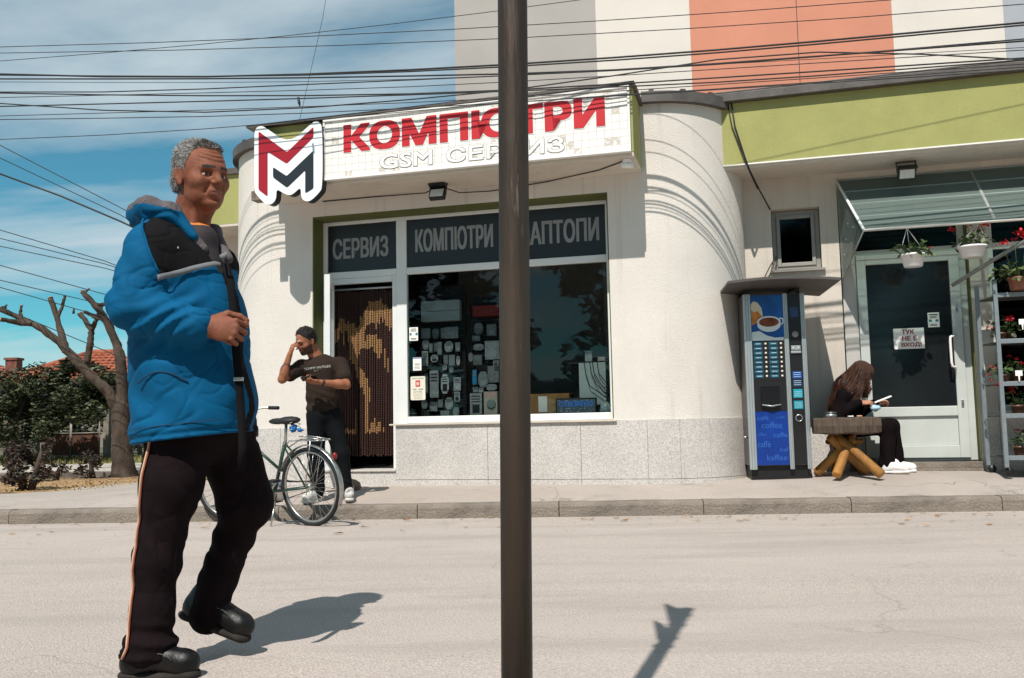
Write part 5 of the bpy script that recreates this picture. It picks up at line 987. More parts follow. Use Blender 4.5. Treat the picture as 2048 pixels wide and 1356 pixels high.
# tiled houses
TILE = mat('clay_tile', '9c583e', .85, var=.22, vs=3, bump=.3, bs=20); TILE2 = mat('clay_tile_old', 'a06452', .85, var=.22, vs=3, bump=.3, bs=20); PLASTER = mat('house_plaster', '8a8276', .9, var=.12, vs=1.5); 
def hip_house(name, label, x0, x1, y0, y1, ze, zr, tile, chim=None, cover=.42, rows=9):
    T = Thing(name, label, 'house', ((x0 + x1) / 2, (y0 + y1) / 2, .36))
    T.part('wall', MB().box(x0 + .4, x1 - .4, y0 + .4, y1 - .4, .3, ze + .05), PLASTER)
    cx0, cx1, cy = x0 + (y1 - y0) / 2, x1 - (y1 - y0) / 2, (y0 + y1) / 2
    if cx1 < cx0: cx0 = cx1 = (x0 + x1) / 2
    A, B, Cc, D, E_, F_ = V(x0, y0, ze), V(x1, y0, ze), V(x1, y1, ze), V(x0, y1, ze), V(cx0, cy, zr), V(cx1, cy, zr)
    rf = T.part('roof', MB().add([A, B, Cc, D, E_, F_], [(0, 1, 5, 4), (1, 2, 5), (2, 3, 4, 5), (3, 0, 4), (3, 2, 1, 0)]), tile)
    # courses of tiles, each row a slightly proud strip with a wavy edge
    def course(P, Q, E1, E2):
        for r in range(rows):
            a, b = r / rows, (r + 1.06) / rows; b = min(b, 1)
            l0, r0 = P * (1 - a) + E1 * a, Q * (1 - a) + E2 * a; l1, r1 = P * (1 - b) + E1 * b, Q * (1 - b) + E2 * b
            n = max(4, int(np.linalg.norm(r0 - l0) / .2)); nrm = np.cross(Q - P, E1 - P); nrm /= np.linalg.norm(nrm); mb = MB(); v = []
            for i in range(n * 2 + 1):
                t = i / (n * 2); w = .05 + (.045 if i % 2 else 0); v += [l0 * (1 - t) + r0 * t + nrm * w, l1 * (1 - t) + r1 * t + nrm * (.015 + (.03 if i % 2 else 0)), l0 * (1 - t) + r0 * t - nrm * .01]
            f = []
            for i in range(n * 2): f += [(i * 3, i * 3 + 3, i * 3 + 4, i * 3 + 1), (i * 3 + 2, i * 3 + 5, i * 3 + 3, i * 3)]
            T.part('tile_course', mb.add(v, f), tile, parent=rf)
    course(A, B, E_, F_); course(B, Cc, F_, F_)
    T.part('ridge', MB().rod(E_ + V(0, 0, .04), F_ + V(.01, 0, .04), .11, 8).rod(A + V(0, 0, .04), E_ + V(0, 0, .04), .1, 8).rod(B + V(0, 0, .04), F_ + V(0, 0, .04), .1, 8), tile, parent=rf)
    T.part('eaves', MB().box(x0 + .03, x1 - .03, y0 + .03, y0 + .1, ze - .14, ze - .004), mat('eaves_brown', '3d2f27', .8))
    if chim:
        ch = T.part('chimney', MB().box(chim[0] - .25, chim[0] + .25, chim[1] - .25, chim[1] + .25, chim[2], chim[3]).box(chim[0] - .3, chim[0] + .3, chim[1] - .3, chim[1] + .3, chim[3], chim[3] + .1), mat('chimney_brick', '7a4a3c', .9, var=.25, vs=6), parent=rf)
    for k in range(0):
        x = x0 + 1.2 + k * (x1 - x0 - 2.4) / 2; w = T.part('window', MB().box(x - .5, x + .5, y0 + .37, y0 + .399, 1.2, ze - .5), UPVC); T.part('window_glass', MB().box(x - .42, x + .42, y0 + .36, y0 + .369, 1.28, ze - .58), mat('dark_glazing', '1d2022'), parent=w)
    return T
hip_house('village_house', 'house with an orange tiled hip roof behind the pollarded tree', -16.4, -11.6, 29, 33, 2.5, 3.5, TILE)
hip_house('village_house', 'far house with a paler red roof and chimney at the left edge', -30, -21.6, 39, 44, 2.9, 4.15, TILE2, (-22.3, 40.6, 3.3, 4.1))
hip_house('village_house', 'house roof hidden behind the walking man', -9.5, -3.5, 33, 38, 2.6, 3.9, TILE)

# ------------------------------------------------------------------ trees across the street (behind the camera, mirrored in the shop window)
def street_tree(x, y, h, w, label, n=900, seed=0):
    T = Thing('street_tree', label, 'tree', (x, y, .2)); b = MB(); limb(b, [(x, y, .1), (x + .1, y, h * .25), (x, y, h * .5), (x + .1, y, h * .75)], .22, .08, 8)
    for k in range(5):
        a = k * 1.3; limb(b, [(x, y, h * (.3 + .07 * k)), (x + math.cos(a) * w * .3, y + math.sin(a) * w * .3, h * (.42 + .07 * k)), (x + math.cos(a) * w * .6, y + math.sin(a) * w * .6, h * (.5 + .08 * k))], .08, .03, 6)
    T.part('trunk', b, BARK)
    cl = [((x + random.uniform(-.6, .6) * w, y + random.uniform(-.5, .5) * w, h * random.uniform(.30, .92)), (w * .42, w * .42, h * .17)) for _ in range(9)]
    T.part('crown', foliage_mass(cl, n, .26), HL)
for k, (x, y, h, w, lb) in enumerate(((-14, -11, 9.2, 4.0, 'leftmost'), (-8, -12, 10.2, 4.0, 'second from the left'), (-2.5, -12.5, 7.5, 3.6, 'third from the left'), (2.5, -13, 6.6, 3.4, 'fourth from the left'), (8, -12, 6.2, 3.4, 'fifth from the left'), (13.5, -12, 10, 4.0, 'rightmost'))):
    street_tree(x, y, h, w, lb + ' broad tree across the street, mirrored in the shop window', 4200)
for k in range(7):  # unseen hedges added to darken the window reflection and block low sky
    x = -17 + k * 5.4; bush('added_street_hedge', 'added unseen hedge across the street, %s from the left' % ('first', 'second', 'third', 'fourth', 'fifth', 'sixth', 'seventh')[k], 'hedge', (x, -10.2, .2), [((x - 1.3, -10.2, 1.3), (1.9, 1.0, 1.5)), ((x + 1.3, -10.4, 1.2), (1.9, 1.0, 1.35)), ((x, -10.6, 2.2), (1.5, .8, .9 + .4 * (k % 2)))], 3600, .2)

# ------------------------------------------------------------------ bicycle
BK = Thing('bicycle', 'old dark green bicycle parked at the kerb behind the walking man', 'bicycle', (-1.72, 7.83, .035)); BK.base = (0, 0, 0)
# local frame: x forwards from the rear axle, z up; turned so that it points left and away
BK.o.rotation_euler = (R(-5), 0, math.pi - R(32))
GREEN = mat('bike_green', '1f3a2e', .4, var=.15, vs=20); RUB = mat('tyre_rubber', '1a1a1b', .8, var=.15, vs=30); CHROME = mat('worn_chrome', 'b8b7b3', .3, metal=.9, var=.15, vs=30)
Rw = .337
def wheel(cx, turn=0, name='wheel'):
    M = rotz(turn); off = V(cx, 0, Rw)
    ring = lambda r, k=44: [off + M @ V(r * math.cos(a), 0, r * math.sin(a)) for a in np.linspace(0, 2 * math.pi, k + 1)[:-1]]
    t = BK.part(name, MB().lathe([(.022, -.035), (.03, -.03), (.018, 0), (.03, .03), (.022, .035)], off, 14, M=M @ rotx(R(90))), CHROME)
    BK.part('tyre', MB().tube(ring(Rw - .018), .018, 10, closed=True), RUB, parent=t); BK.part('rim', MB().tube(ring(Rw - .041), .011, 8, closed=True), CHROME, parent=t)
    for k in range(32):
        a = 2 * math.pi * k / 32; b = a + (.5 if k % 4 < 2 else -.5); y = .03 if k % 2 else -.03
        BK.part('spoke', MB().rod(off + M @ V(.026 * math.cos(b), y, .026 * math.sin(b)), off + M @ V((Rw - .05) * math.cos(a), 0, (Rw - .05) * math.sin(a)), .0016, 4), CHROME, parent=t)
    return t, M, off
wt, _, _ = wheel(0)
wf_, MF, OF = wheel(1.0, R(18))
BK.part('reflector', MB().obox(OF + MF @ V(.12, .01, .14), (.05, .012, .02), MF @ roty(R(-50))), mat('orange_reflector', 'e0761c', .3), parent=wf_)
fr = MB(); bb = V(.43, 0, .29); st_ = V(.27, 0, .72); hd1 = V(.84, 0, .80); hd0 = V(.88, 0, .62); ax = V(0, 0, Rw)
fr.rod(bb, st_, .016, 10).rod(bb + V(0, 0, .02), hd0, .017, 10).rod(bb + (st_ - bb) * .45, hd1, .014, 10).rod(hd0 - (hd1 - hd0) * .15, hd1 + (hd1 - hd0) * .15, .019, 10)
for y in (.055, -.055): fr.tube([ax + V(0, y, 0), ax + (bb - ax) * .5 + V(0, y * .9, 0), bb + V(0, y * .5, 0)], .010, 8).tube([ax + V(0, y, 0), ax + (st_ - ax) * .6 + V(0, y * .8, 0), st_ + V(0, y * .3, -.03)], .008, 8)
BK.part('frame', fr, GREEN)
fk = MB(); fa = V(1.0, 0, Rw)
for y in (.05, -.05): fk.tube([hd0 + V(0, y * .6, -.02), fa + V(-.05, y, .15), fa + V(0, y, 0)], .010, 8)
BK.part('fork', fk, CHROME)
sd = MB(); sd.ell(st_ + V(-.06, 0, .185), (.12, .085, .035), 16, 8).ell(st_ + V(.07, 0, .18), (.11, .035, .028), 14, 8)
BK.part('saddle', sd, mat('saddle_black', '1c1b1b', .6, var=.2, vs=20)); BK.part('seat_post', MB().rod(st_ - V(0, 0, .05), st_ + V(-.03, 0, .17), .013, 10), CHROME)
spr = MB()
for y in (.04, -.04): spr.tube([st_ + V(-.13 + .018 * math.cos(t), y + .018 * math.sin(t), .10 + .007 * t / 1.5) for t in np.linspace(0, 16, 40)], .003, 5)
BK.part('saddle_spring', spr, CHROME)
BK.part('saddle_rag', MB().ell(st_ + V(-.13, .02, .12), (.03, .04, .035), 10, 7, jit=.3).ell(st_ + V(-.19, .0, .10), (.03, .02, .016), 8, 6, jit=.3), mat('blue_rag', '1467a8', .7, var=.2, vs=30))
mg = lambda c, M, a0, a1, r: [c + M @ V(r * math.cos(a), 0, r * math.sin(a)) for a in np.linspace(a0, a1, 26)]
def guard(pts, c, M):
    mb = MB(); v = []
    for p in pts:
        rad = (p - c) / np.linalg.norm(p - c); yv = M @ V(0, 1, 0)
        for j in (-1, -.6, 0, .6, 1): v.append(p + yv * .026 * j + rad * .010 * (1 - j * j))
    f = [(i * 5 + j, i * 5 + j + 1, i * 5 + 6 + j, i * 5 + 5 + j) for i in range(len(pts) - 1) for j in range(4)]
    return mb.add(v, f, 0, True)
g = BK.part('mudguard', guard(mg(ax, np.eye(3), R(20), R(205), Rw + .016), ax, np.eye(3)), CHROME); g.modifiers.new('s', 'SOLIDIFY').thickness = .0015
g = BK.part('mudguard', guard(mg(fa, MF, R(-10), R(150), Rw + .016), fa, MF), CHROME); g.modifiers.new('s', 'SOLIDIFY').thickness = .0015
rk = MB()
for y in (.07, -.07): rk.tube([st_ + V(-.02, y * .3, -.05), V(.15, y, .735), V(-.16, y, .735), V(-.2, y * .8, .735)], .005, 6).tube([V(-.1, y, .735), ax + V(0, y * .9, 0)], .004, 6)
for x in (.1, 0, -.1): rk.rod((x, .07, .735), (x, -.07, .735), .004, 6)
rk.tube([(-.2, .056, .735), (-.235, .03, .735), (-.235, -.03, .735), (-.2, -.056, .735)], .005, 6); rk.tube([(-.19, .04, .74), (0, .03, .765), (.1, 0, .765), (0, -.03, .765), (-.19, -.04, .74)], .004, 6)
BK.part('rear_rack', rk, CHROME)
BK.part('rear_light', MB().ell((-.30, 0, .60), (.02, .022, .03), 10, 7), mat('rear_red', '7d1513', .3))
cg = MB().tube([V(.08, -.07, Rw + .035), V(.3, -.07, .365), V(.46, -.07, .375), V(.5, -.07, .32)], .02, 8, flat=.3); BK.part('chain_guard', cg, BLACK)
BK.part('chain', MB().tube([ax + V(0, -.05, .03), bb + V(0, -.05, .09)], .004, 5).tube([ax + V(0, -.05, -.03), bb + V(0, -.05, -.09)], .004, 5), mat('chain_rust', '4a3c30', .6, metal=.5))
BK.part('sprocket', MB().lathe([(.03, -.003), (.095, -.003), (.095, .003), (.03, .003)], bb + V(0, -.05, 0), 24, M=rotx(R(90))), CHROME)
for s in (1, -1):
    e = bb + V(.13 * s, -.08 * s, -.11 * s); c = BK.part('crank', MB().rod(bb + V(0, -.06 * s, 0), e, .009, 8), CHROME); BK.part('pedal', MB().obox(e + V(0, -.05 * s, 0), (.09, .08, .025)), RUB, parent=c, bev=.004)
hb = MB().tube([hd1 + V(-.01, 0, .03), hd1 + V(-.03, 0, .16)], .013, 10).tube([hd1 + V(-.22, .27, .20), hd1 + V(-.06, .25, .21), hd1 + V(0, .12, .19), hd1 + V(-.02, 0, .16), hd1 + V(0, -.12, .19), hd1 + V(-.06, -.25, .21), hd1 + V(-.22, -.27, .20)], .011, 10)
BK.part('handlebar', hb, CHROME)
for s in (1, -1): BK.part('grip', MB().rod(hd1 + V(-.23, .272 * s, .20), hd1 + V(-.12, .262 * s, .205), .017, 10), RUB)
BK.part('kickstand', MB().tube([bb + V(-.05, .03, -.02), V(.30, .2, .0)], .008, 8), CHROME)
# ------------------------------------------------------------------ smooth implicit surfaces for people
_rng = np.random.RandomState(3); _lat = _rng.rand(32, 32, 32).astype(np.float32)
def vnoise(X, Y, Z, s):
    x, y, z = X * s, Y * s, Z * s; xi, yi, zi = np.floor(x).astype(int), np.floor(y).astype(int), np.floor(z).astype(int)
    fx, fy, fz = x - xi, y - yi, z - zi; fx, fy, fz = [t * t * (3 - 2 * t) for t in (fx, fy, fz)]
    g = lambda a, b, c: _lat[(xi + a) & 31, (yi + b) & 31, (zi + c) & 31]
    c00 = g(0, 0, 0) * (1 - fx) + g(1, 0, 0) * fx; c10 = g(0, 1, 0) * (1 - fx) + g(1, 1, 0) * fx; c01 = g(0, 0, 1) * (1 - fx) + g(1, 0, 1) * fx; c11 = g(0, 1, 1) * (1 - fx) + g(1, 1, 1) * fx
    return (c00 * (1 - fy) + c10 * fy) * (1 - fz) + (c01 * (1 - fy) + c11 * fy) * fz - .5
def crease(x, y, z, s, w=.05, ax=(1, 1, 1)):
    """1 on winding lines, 0 elsewhere: sharp cloth creases"""
    n = vnoise(x * ax[0], y * ax[1], z * ax[2], s); return np.exp(-(n / w) ** 2)
class Prim:
    pass
def cone(a, b, ra, rb, k=.02, op='+', flat=None):
    p = Prim(); p.t = 'c'; p.a = V(*a); p.b = V(*b); p.ra = ra; p.rb = rb; p.k = k; p.op = op; p.flat = flat
    r = max(ra, rb) * (1 if not flat else max(1, 1 / flat[1])); p.lo = np.minimum(p.a, p.b) - r; p.hi = np.maximum(p.a, p.b) + r; return p
def ell(c, r, M=None, k=.02, op='+'):
    p = Prim(); p.t = 'e'; p.c = V(*c); p.r = V(*r); p.M = np.eye(3) if M is None else np.array(M); p.k = k; p.op = op
    e = max(r); p.lo = p.c - e; p.hi = p.c + e; return p
def xform(p, M, off, s=1.0):
    M = np.array(M); off = V(*off)
    if p.t == 'c': return cone(off + s * (M @ p.a), off + s * (M @ p.b), p.ra * s, p.rb * s, p.k * s, p.op, None if not p.flat else (M @ V(*p.flat[0]), p.flat[1]))
    return ell(off + s * (M @ p.c), p.r * s, M @ p.M, p.k * s, p.op)
def pdist(p, X, Y, Z):
    if p.t == 'c':
        ab = p.b - p.a; L2 = ab @ ab + 1e-12; x, y, z = X - p.a[0], Y - p.a[1], Z - p.a[2]
        t = np.clip((x * ab[0] + y * ab[1] + z * ab[2]) / L2, 0, 1); x, y, z = x - t * ab[0], y - t * ab[1], z - t * ab[2]
        if p.flat:
            n = V(*p.flat[0]); n /= np.linalg.norm(n); q = (x * n[0] + y * n[1] + z * n[2]) * (p.flat[1] - 1); x, y, z = x + q * n[0], y + q * n[1], z + q * n[2]
        return np.sqrt(x * x + y * y + z * z) - (p.ra + t * (p.rb - p.ra))
    x, y, z = X - p.c[0], Y - p.c[1], Z - p.c[2]; M = p.M; q = [M[0, i] * x + M[1, i] * y + M[2, i] * z for i in range(3)]
    k0 = np.sqrt(sum((q[i] / p.r[i]) ** 2 for i in range(3))); k1 = np.sqrt(sum((q[i] / p.r[i] ** 2) ** 2 for i in range(3))) + 1e-9
    return k0 * (k0 - 1) / k1
def field(prims, X, Y, Z, F=None):
    if F is None: F = np.full(np.broadcast(X, Y, Z).shape, .5, np.float32)
    xs, ys, zs = X[:, 0, 0], Y[0, :, 0], Z[0, 0, :]
    for p in prims:
        m = .06 + p.k
        sl = [slice(max(np.searchsorted(a, p.lo[i] - m) - 1, 0), np.searchsorted(a, p.hi[i] + m) + 1) for i, a in enumerate((xs, ys, zs))]
        if any(s.start >= s.stop for s in sl): continue
        d = pdist(p, X[sl[0]], Y[:, sl[1]], Z[:, :, sl[2]]).astype(np.float32); f = F[sl[0], sl[1], sl[2]]
        if p.op == '+':
            h = np.clip(.5 + .5 * (f - d) / p.k, 0, 1); F[sl[0], sl[1], sl[2]] = f + (d - f) * h - p.k * h * (1 - h)
        else:
            d = -d; h = np.clip(.5 - .5 * (f - d) / p.k, 0, 1); F[sl[0], sl[1], sl[2]] = f + (d - f) * h + p.k * h * (1 - h)
    return F
def isosurf(F, lo, h):
    """naive surface nets"""
    S = F < 0
    C = [S[i:F.shape[0] - 1 + i, j:F.shape[1] - 1 + j, k:F.shape[2] - 1 + k] for i in (0, 1) for j in (0, 1) for k in (0, 1)]
    any_ = C[0].copy(); all_ = C[0].copy()
    for c in C[1:]: any_ |= c; all_ &= c
    act = any_ & ~all_; I = np.argwhere(act); idm = np.full(act.shape, -1, np.int64); idm[act] = np.arange(len(I))
    cor = np.array([(i, j, k) for i in (0, 1) for j in (0, 1) for k in (0, 1)]); vals = np.stack([F[I[:, 0] + c[0], I[:, 1] + c[1], I[:, 2] + c[2]] for c in cor], 1)
    P = np.zeros((len(I), 3)); n = np.zeros(len(I))
    for a in range(8):
        for b in range(a + 1, 8):
            if np.abs(cor[a] - cor[b]).sum() != 1: continue
            va, vb = vals[:, a], vals[:, b]; m = (va < 0) != (vb < 0); t = np.where(m, va / np.where(m, va - vb, 1), 0)
            P += m[:, None] * (cor[a] + t[:, None] * (cor[b] - cor[a])); n += m
    vert = (I + P / n[:, None]) * h + np.array(lo); Q = []
    for ax in range(3):
        sl0 = [slice(None)] * 3; sl1 = [slice(None)] * 3; sl0[ax] = slice(0, -1); sl1[ax] = slice(1, None)
        ch = S[tuple(sl0)] != S[tuple(sl1)]; E = np.argwhere(ch); u, w = (ax + 1) % 3, (ax + 2) % 3
        ok = (E[:, u] > 0) & (E[:, w] > 0) & (E[:, u] < F.shape[u] - 1) & (E[:, w] < F.shape[w] - 1); E = E[ok]
        ins = S[E[:, 0], E[:, 1], E[:, 2]]
        def cell(du, dw):
            q = E.copy(); q[:, u] -= du; q[:, w] -= dw; return idm[q[:, 0], q[:, 1], q[:, 2]]
        q = np.stack([cell(1, 1), cell(0, 1), cell(0, 0), cell(1, 0)], 1); q[~ins] = q[~ins][:, ::-1]; Q.append(q)
    return vert, np.concatenate(Q)
def sdf_mesh(prims, h, disp=None, pad=.03, smooth=1, clip=None):
    """mesh of a list of primitives; disp(X,Y,Z) adds cloth folds; clip(X,Y,Z) is intersected"""
    adds = [p for p in prims if p.op == '+']; lo = np.min([p.lo for p in adds], 0) - pad; hi = np.max([p.hi for p in adds], 0) + pad
    ax = [np.arange(lo[i], hi[i] + h, h, dtype=np.float32) for i in range(3)]
    X, Y, Z = ax[0][:, None, None], ax[1][None, :, None], ax[2][None, None, :]
    F = field(prims, X, Y, Z)
    if disp is not None:
        near = np.abs(F) < .05; I = np.argwhere(near); x, y, z = ax[0][I[:, 0]], ax[1][I[:, 1]], ax[2][I[:, 2]]; F[near] += disp(x, y, z).astype(np.float32)
    if clip is not None: F = np.maximum(F, clip(X, Y, Z).astype(np.float32))
    v, q = isosurf(F, lo, h)
    for _ in range(smooth):
        acc = np.zeros_like(v); cnt = np.zeros(len(v))
        for a, b in ((0, 1), (1, 2), (2, 3), (3, 0)):
            np.add.at(acc, q[:, a], v[q[:, b]]); np.add.at(acc, q[:, b], v[q[:, a]]); np.add.at(cnt, q[:, a], 1); np.add.at(cnt, q[:, b], 1)
        v = v * .45 + .55 * acc / np.maximum(cnt, 1)[:, None]
    return v, q
def np_mesh(name, v, q, mats, mi=None, base=(0, 0, 0)):
    me = bpy.data.meshes.new(name); n = len(q); me.vertices.add(len(v)); me.loops.add(n * 4); me.polygons.add(n)
    me.vertices.foreach_set('co', (v - np.array(base)).astype(np.float32).ravel()); me.loops.foreach_set('vertex_index', q.astype(np.int32).ravel())
    me.polygons.foreach_set('loop_start', np.arange(0, n * 4, 4, dtype=np.int32)); me.polygons.foreach_set('loop_total', np.full(n, 4, np.int32))
    for m in mats: me.materials.append(m)
    if mi is not None: me.polygons.foreach_set('material_index', mi.astype(np.int32))
    me.polygons.foreach_set('use_smooth', np.ones(n, bool)); me.update(calc_edges=True); return me
def joined(parts):
    """several (v,q) put into one mesh"""
    V_, Q_, o = [], [], 0
    for v, q in parts: V_.append(v); Q_.append(q + o); o += len(v)
    return np.concatenate(V_), np.concatenate(Q_)
def euler(yaw=0, pitch=0, roll=0): return rotz(yaw) @ roty(pitch) @ rotx(roll)

def hand_prims(M, o, s=1.0, curl=(60, 70, 60), spread=4, thumb=(35, 30), fcurl=None):
    """right or left hand: wrist at o, local x along the palm, y towards the thumb, z the back of the hand"""
    P = [cone((0.0, 0, 0), (.045, 0, 0), .024, .030, .015, flat=((0, 0, 1), 1.55)), ell((.052, .002, 0), (.046, .041, .0165), None, .012)]
    for i, (y, L, r) in enumerate(((.030, 1.0, .0088), (.010, 1.08, .009), (-.011, 1.0, .0087), (-.030, .80, .0076))):
        a = V(.088 - .006 * (i == 3) - .004 * (i == 0), y, .002); ang = 0; cs = fcurl[i] if fcurl else curl; d0 = R(spread) * (1.5 - i)
        for j, (l, c) in enumerate(zip((.043, .027, .021), cs)):
            ang += R(c); d = V(math.cos(ang) * math.cos(d0), math.cos(ang) * math.sin(d0), -math.sin(ang)); b = a + d * l * L
            P.append(cone(a, b, r * (1 - .07 * j), r * (.95 - .07 * j), .005)); a = b
    a = V(.018, .030, -.006); t0, t1 = R(thumb[0]), R(thumb[1])
    b = a + V(math.cos(t0) * .042, math.sin(t0) * .040, -.014); c = b + V(math.cos(t0 - t1) * .032, math.sin(t0 - t1) * .026, -.012); d = c + V(math.cos(t0 - 1.6 * t1) * .024, math.sin(t0 - 1.6 * t1) * .018, -.008)
    P += [cone(a, b, .015, .0115, .012), cone(b, c, .0108, .010, .005), cone(c, d, .0098, .0085, .005)]
    return [xform(p, M, o, s) for p in P]
def head_prims(fem=False):
    """head centred between the ears, x forwards, z up, about 0.235 m tall"""
    w = .93 if fem else 1
    P = [ell((-.012, 0, .040), (.099, .077 * w, .088), None, .01), ell((.036, 0, -.028), (.062, .060 * w, .088), None, .05), ell((.030, 0, -.078), (.060, .055 * w, .040), None, .035),
         ell((.078, 0, -.104), (.019, .024 * w, .016), None, .025), cone((.076, .037, .019), (.089, .010, .019), .0125, .0125, .016), cone((.076, -.037, .019), (.089, -.010, .019), .0125, .0125, .016),
         ell((.060, .049 * w, -.026), (.024, .018, .018), None, .03), ell((.060, -.049 * w, -.026), (.024, .018, .018), None, .03),
         ell((.090, .032, -.002), (.016, .017, .0125), None, .012, '-'), ell((.090, -.032, -.002), (.016, .017, .0125), None, .012, '-'),
         ell((.073, .032, -.004), (.0125, .015, .0112), None, .004), ell((.073, -.032, -.004), (.0125, .015, .0112), None, .004),
         cone((.090, 0, .012), (.114, 0, -.028), .0090, .0130, .012), ell((.101, .0115, -.033), (.011, .0085, .0075), None, .007), ell((.101, -.0115, -.033), (.011, .0085, .0075), None, .007),
         ell((.086, 0, -.062), (.014, .027, .017), None, .015), ell((.0985, 0, -.0585), (.008, .0215, .0048), None, .005), ell((.0965, 0, -.070), (.0085, .019, .0058), None, .005), cone((.106, -.021, -.0642), (.106, .021, -.0642), .0016, .0016, .004, '-'),
         cone((.094, .024, -.036), (.084, .036, -.066), .002, .003, .010, '-'), cone((.094, -.024, -.036), (.084, -.036, -.066), .002, .003, .010, '-'),
         ell((.094, 0, -.088), (.005, .02, .004), None, .010, '-')]
    for s in (1, -1):
        Me = rotz(s * R(-22)) @ roty(R(-12))
        P += [ell((-.012, s * .078 * w, -.008), (.019, .0075, .031), Me, .008), ell((-.008, s * .087 * w, -.004), (.009, .006, .018), Me, .006, '-'), ell((-.004, s * .077 * w, -.034), (.008, .006, .009), Me, .006)]
    P += [cone((-.030, 0, -.055), (-.050, 0, -.19), .056 * w, .060 * w, .03)]
    return P
def head_regions(v, q, Mi, off, s):
    """material index per face: 0 skin, 1 lip, 2 eye, 3 brow, 4 eye white"""
    c = v[q].mean(1); l = ((c - np.array(off)) / s) @ Mi; x, y, z = l[:, 0], l[:, 1], l[:, 2]; mi = np.zeros(len(q))
    mi[(x > .088) & (np.abs(y) < .0215) & (z < -.0535) & (z > -.0765) & (np.abs(y) < .024 - np.abs(z + .065) * .6)] = 1
    ay = np.abs(np.abs(y) - .032); e = (x > .07) & (ay < .0135) & (np.abs(z + .0045) < .0044 * np.sqrt(np.maximum(0, 1 - (ay / .0136) ** 2)))
    mi[e] = 4; mi[e & (ay < .0058)] = 2
    mi[(x > .066) & (np.abs(y) > .010) & (np.abs(y) < .049) & (np.abs(z - .0225 - .06 * (np.abs(y) - .02) + 3.2 * np.maximum(np.abs(y) - .034, 0) ** 1.6) < .0052)] = 3
    return mi
EYE = mat('eye_dark', '1a120e', .2, var=.1); EYEW = mat('eye_white', 'b9aca2', .35, var=.05)
def skinmat(name, col, lip): 
    m = mat(name, col, .5, var=.1, vs=40, bump=.3, bs=330, sub=.10, spec=.25); spotty(m, lip, 24, .5, .72, amt=.5); return m

def strands(T, v, q, n, length, flow, mats, width=.0011, parent=None, lift=.45, seed=5, rnd=.28):
    """fine hairs growing out of a hair mesh"""
    rg_ = np.random.RandomState(seed); f = q[rg_.randint(0, len(q), n)]; a, b, c, d = [v[f[:, i]] for i in range(4)]; w = rg_.rand(n, 1); p = (a * w + b * (1 - w)) * .5 + (c * w + d * (1 - w)) * .5
    nr = np.cross(c - a, d - b); nr /= np.linalg.norm(nr, axis=1)[:, None] + 1e-9
    fl = np.array([flow(x) for x in p]) if callable(flow) else np.tile(np.array(flow), (n, 1)); dr = nr * lift + fl + rg_.normal(0, rnd, (n, 3)); dr /= np.linalg.norm(dr, axis=1)[:, None]
    sd = np.cross(dr, nr); sd /= np.linalg.norm(sd, axis=1)[:, None] + 1e-9; L = length * rg_.uniform(.5, 1.3, (n, 1)); m_ = p + dr * L * .55 + nr * L * .12; e = p + dr * L
    vv = np.concatenate([p - sd * width - nr * .002, p + sd * width - nr * .002, m_ + sd * width * .8, m_ - sd * width * .8, e + sd * width * .2, e - sd * width * .2]); i = np.arange(n)
    qq = np.concatenate([np.stack([i, i + n, i + 2 * n, i + 3 * n], 1), np.stack([i + 3 * n, i + 2 * n, i + 4 * n, i + 5 * n], 1)]); mi = np.tile(rg_.randint(0, len(mats), n), 2)
    o = T.part('hair_strands', np_mesh('hair_strands', vv, qq, mats, mi, T.base), None, parent=parent); o['kind'] = 'stuff'; return o
# ------------------------------------------------------------------ the walking man
SK1 = skinmat('skin_weathered', '84503a', '6d3828'); LIP1 = mat('lip_weathered', '7a4435', .5, var=.1); BROW1 = mat('brow_grey', '2e2622', .8, var=.2); HAIRG = mat('hair_grey', '837f7b', .7, var=.4, vs=70, bump=.8, bs=160, stretch=(1, 1, .6)); spotty(HAIRG, '3a3634', 38, .50, .66, amt=.7)
MAN = Thing('person', 'man in a blue and black work jacket walking across the road', 'person', (-1.12, 3.12, .075))
HC = V(-1.083, 3.13, 1.762); HM = euler(R(-38), R(5), R(2)); HS = 1.0
hp = [xform(p, HM, HC, HS) for p in head_prims()]
# neck reaching into the collar
hp.append(cone(HC + HM @ V(-.035, 0, -.12), (-1.155, 3.15, 1.50), .054, .066, .03))
hp += [cone(HC + HM @ V(.02, .035, -.10), (-1.10, 3.13, 1.52), .014, .016, .02), cone(HC + HM @ V(.02, -.03, -.10), (-1.10, 3.10, 1.52), .014, .016, .02)]
def age(x, y, z):
    l = np.stack([x - HC[0], y - HC[1], z - HC[2]], -1) @ HM / HS; f = np.clip((l[:, 0] - .055) / .02, 0, 1)
    return .0018 * vnoise(x, y, z, 60) + f * np.clip((l[:, 2] - .035) / .01, 0, 1) * .0015 * np.sin(l[:, 2] * 420 + 3 * np.cos(l[:, 1] * 40)) + f * np.clip((-.015 - l[:, 2]) / .02, 0, 1) * .0045 * vnoise(x, y, z, 34)
hv, hq = sdf_mesh(hp, .0026, age, smooth=1)
hmi = head_regions(hv, hq, HM, HC, HS)
# near fist
WR = V(-.985, 2.915, 1.205); FM = np.stack([V(.93, -.05, -.10), V(.03, -.25, -.97), V(0, 0, 0)], 1)
fx = V(.985, .02, -.12); fx /= np.linalg.norm(fx); fz = V(.05, -.96, .26); fz -= fx * (fz @ fx); fz /= np.linalg.norm(fz); fy = np.cross(fz, fx)
FM = np.stack([fx, fy, fz], 1)
fist = hand_prims(FM, WR, 1.08, fcurl=((62, 88, 60), (70, 92, 62), (76, 92, 62), (80, 92, 60)), thumb=(42, 42))
fist.append(cone(WR - fx * .11, WR + fx * .01, .034, .029, .02))
fv, fq = sdf_mesh(fist, .0027, smooth=1)
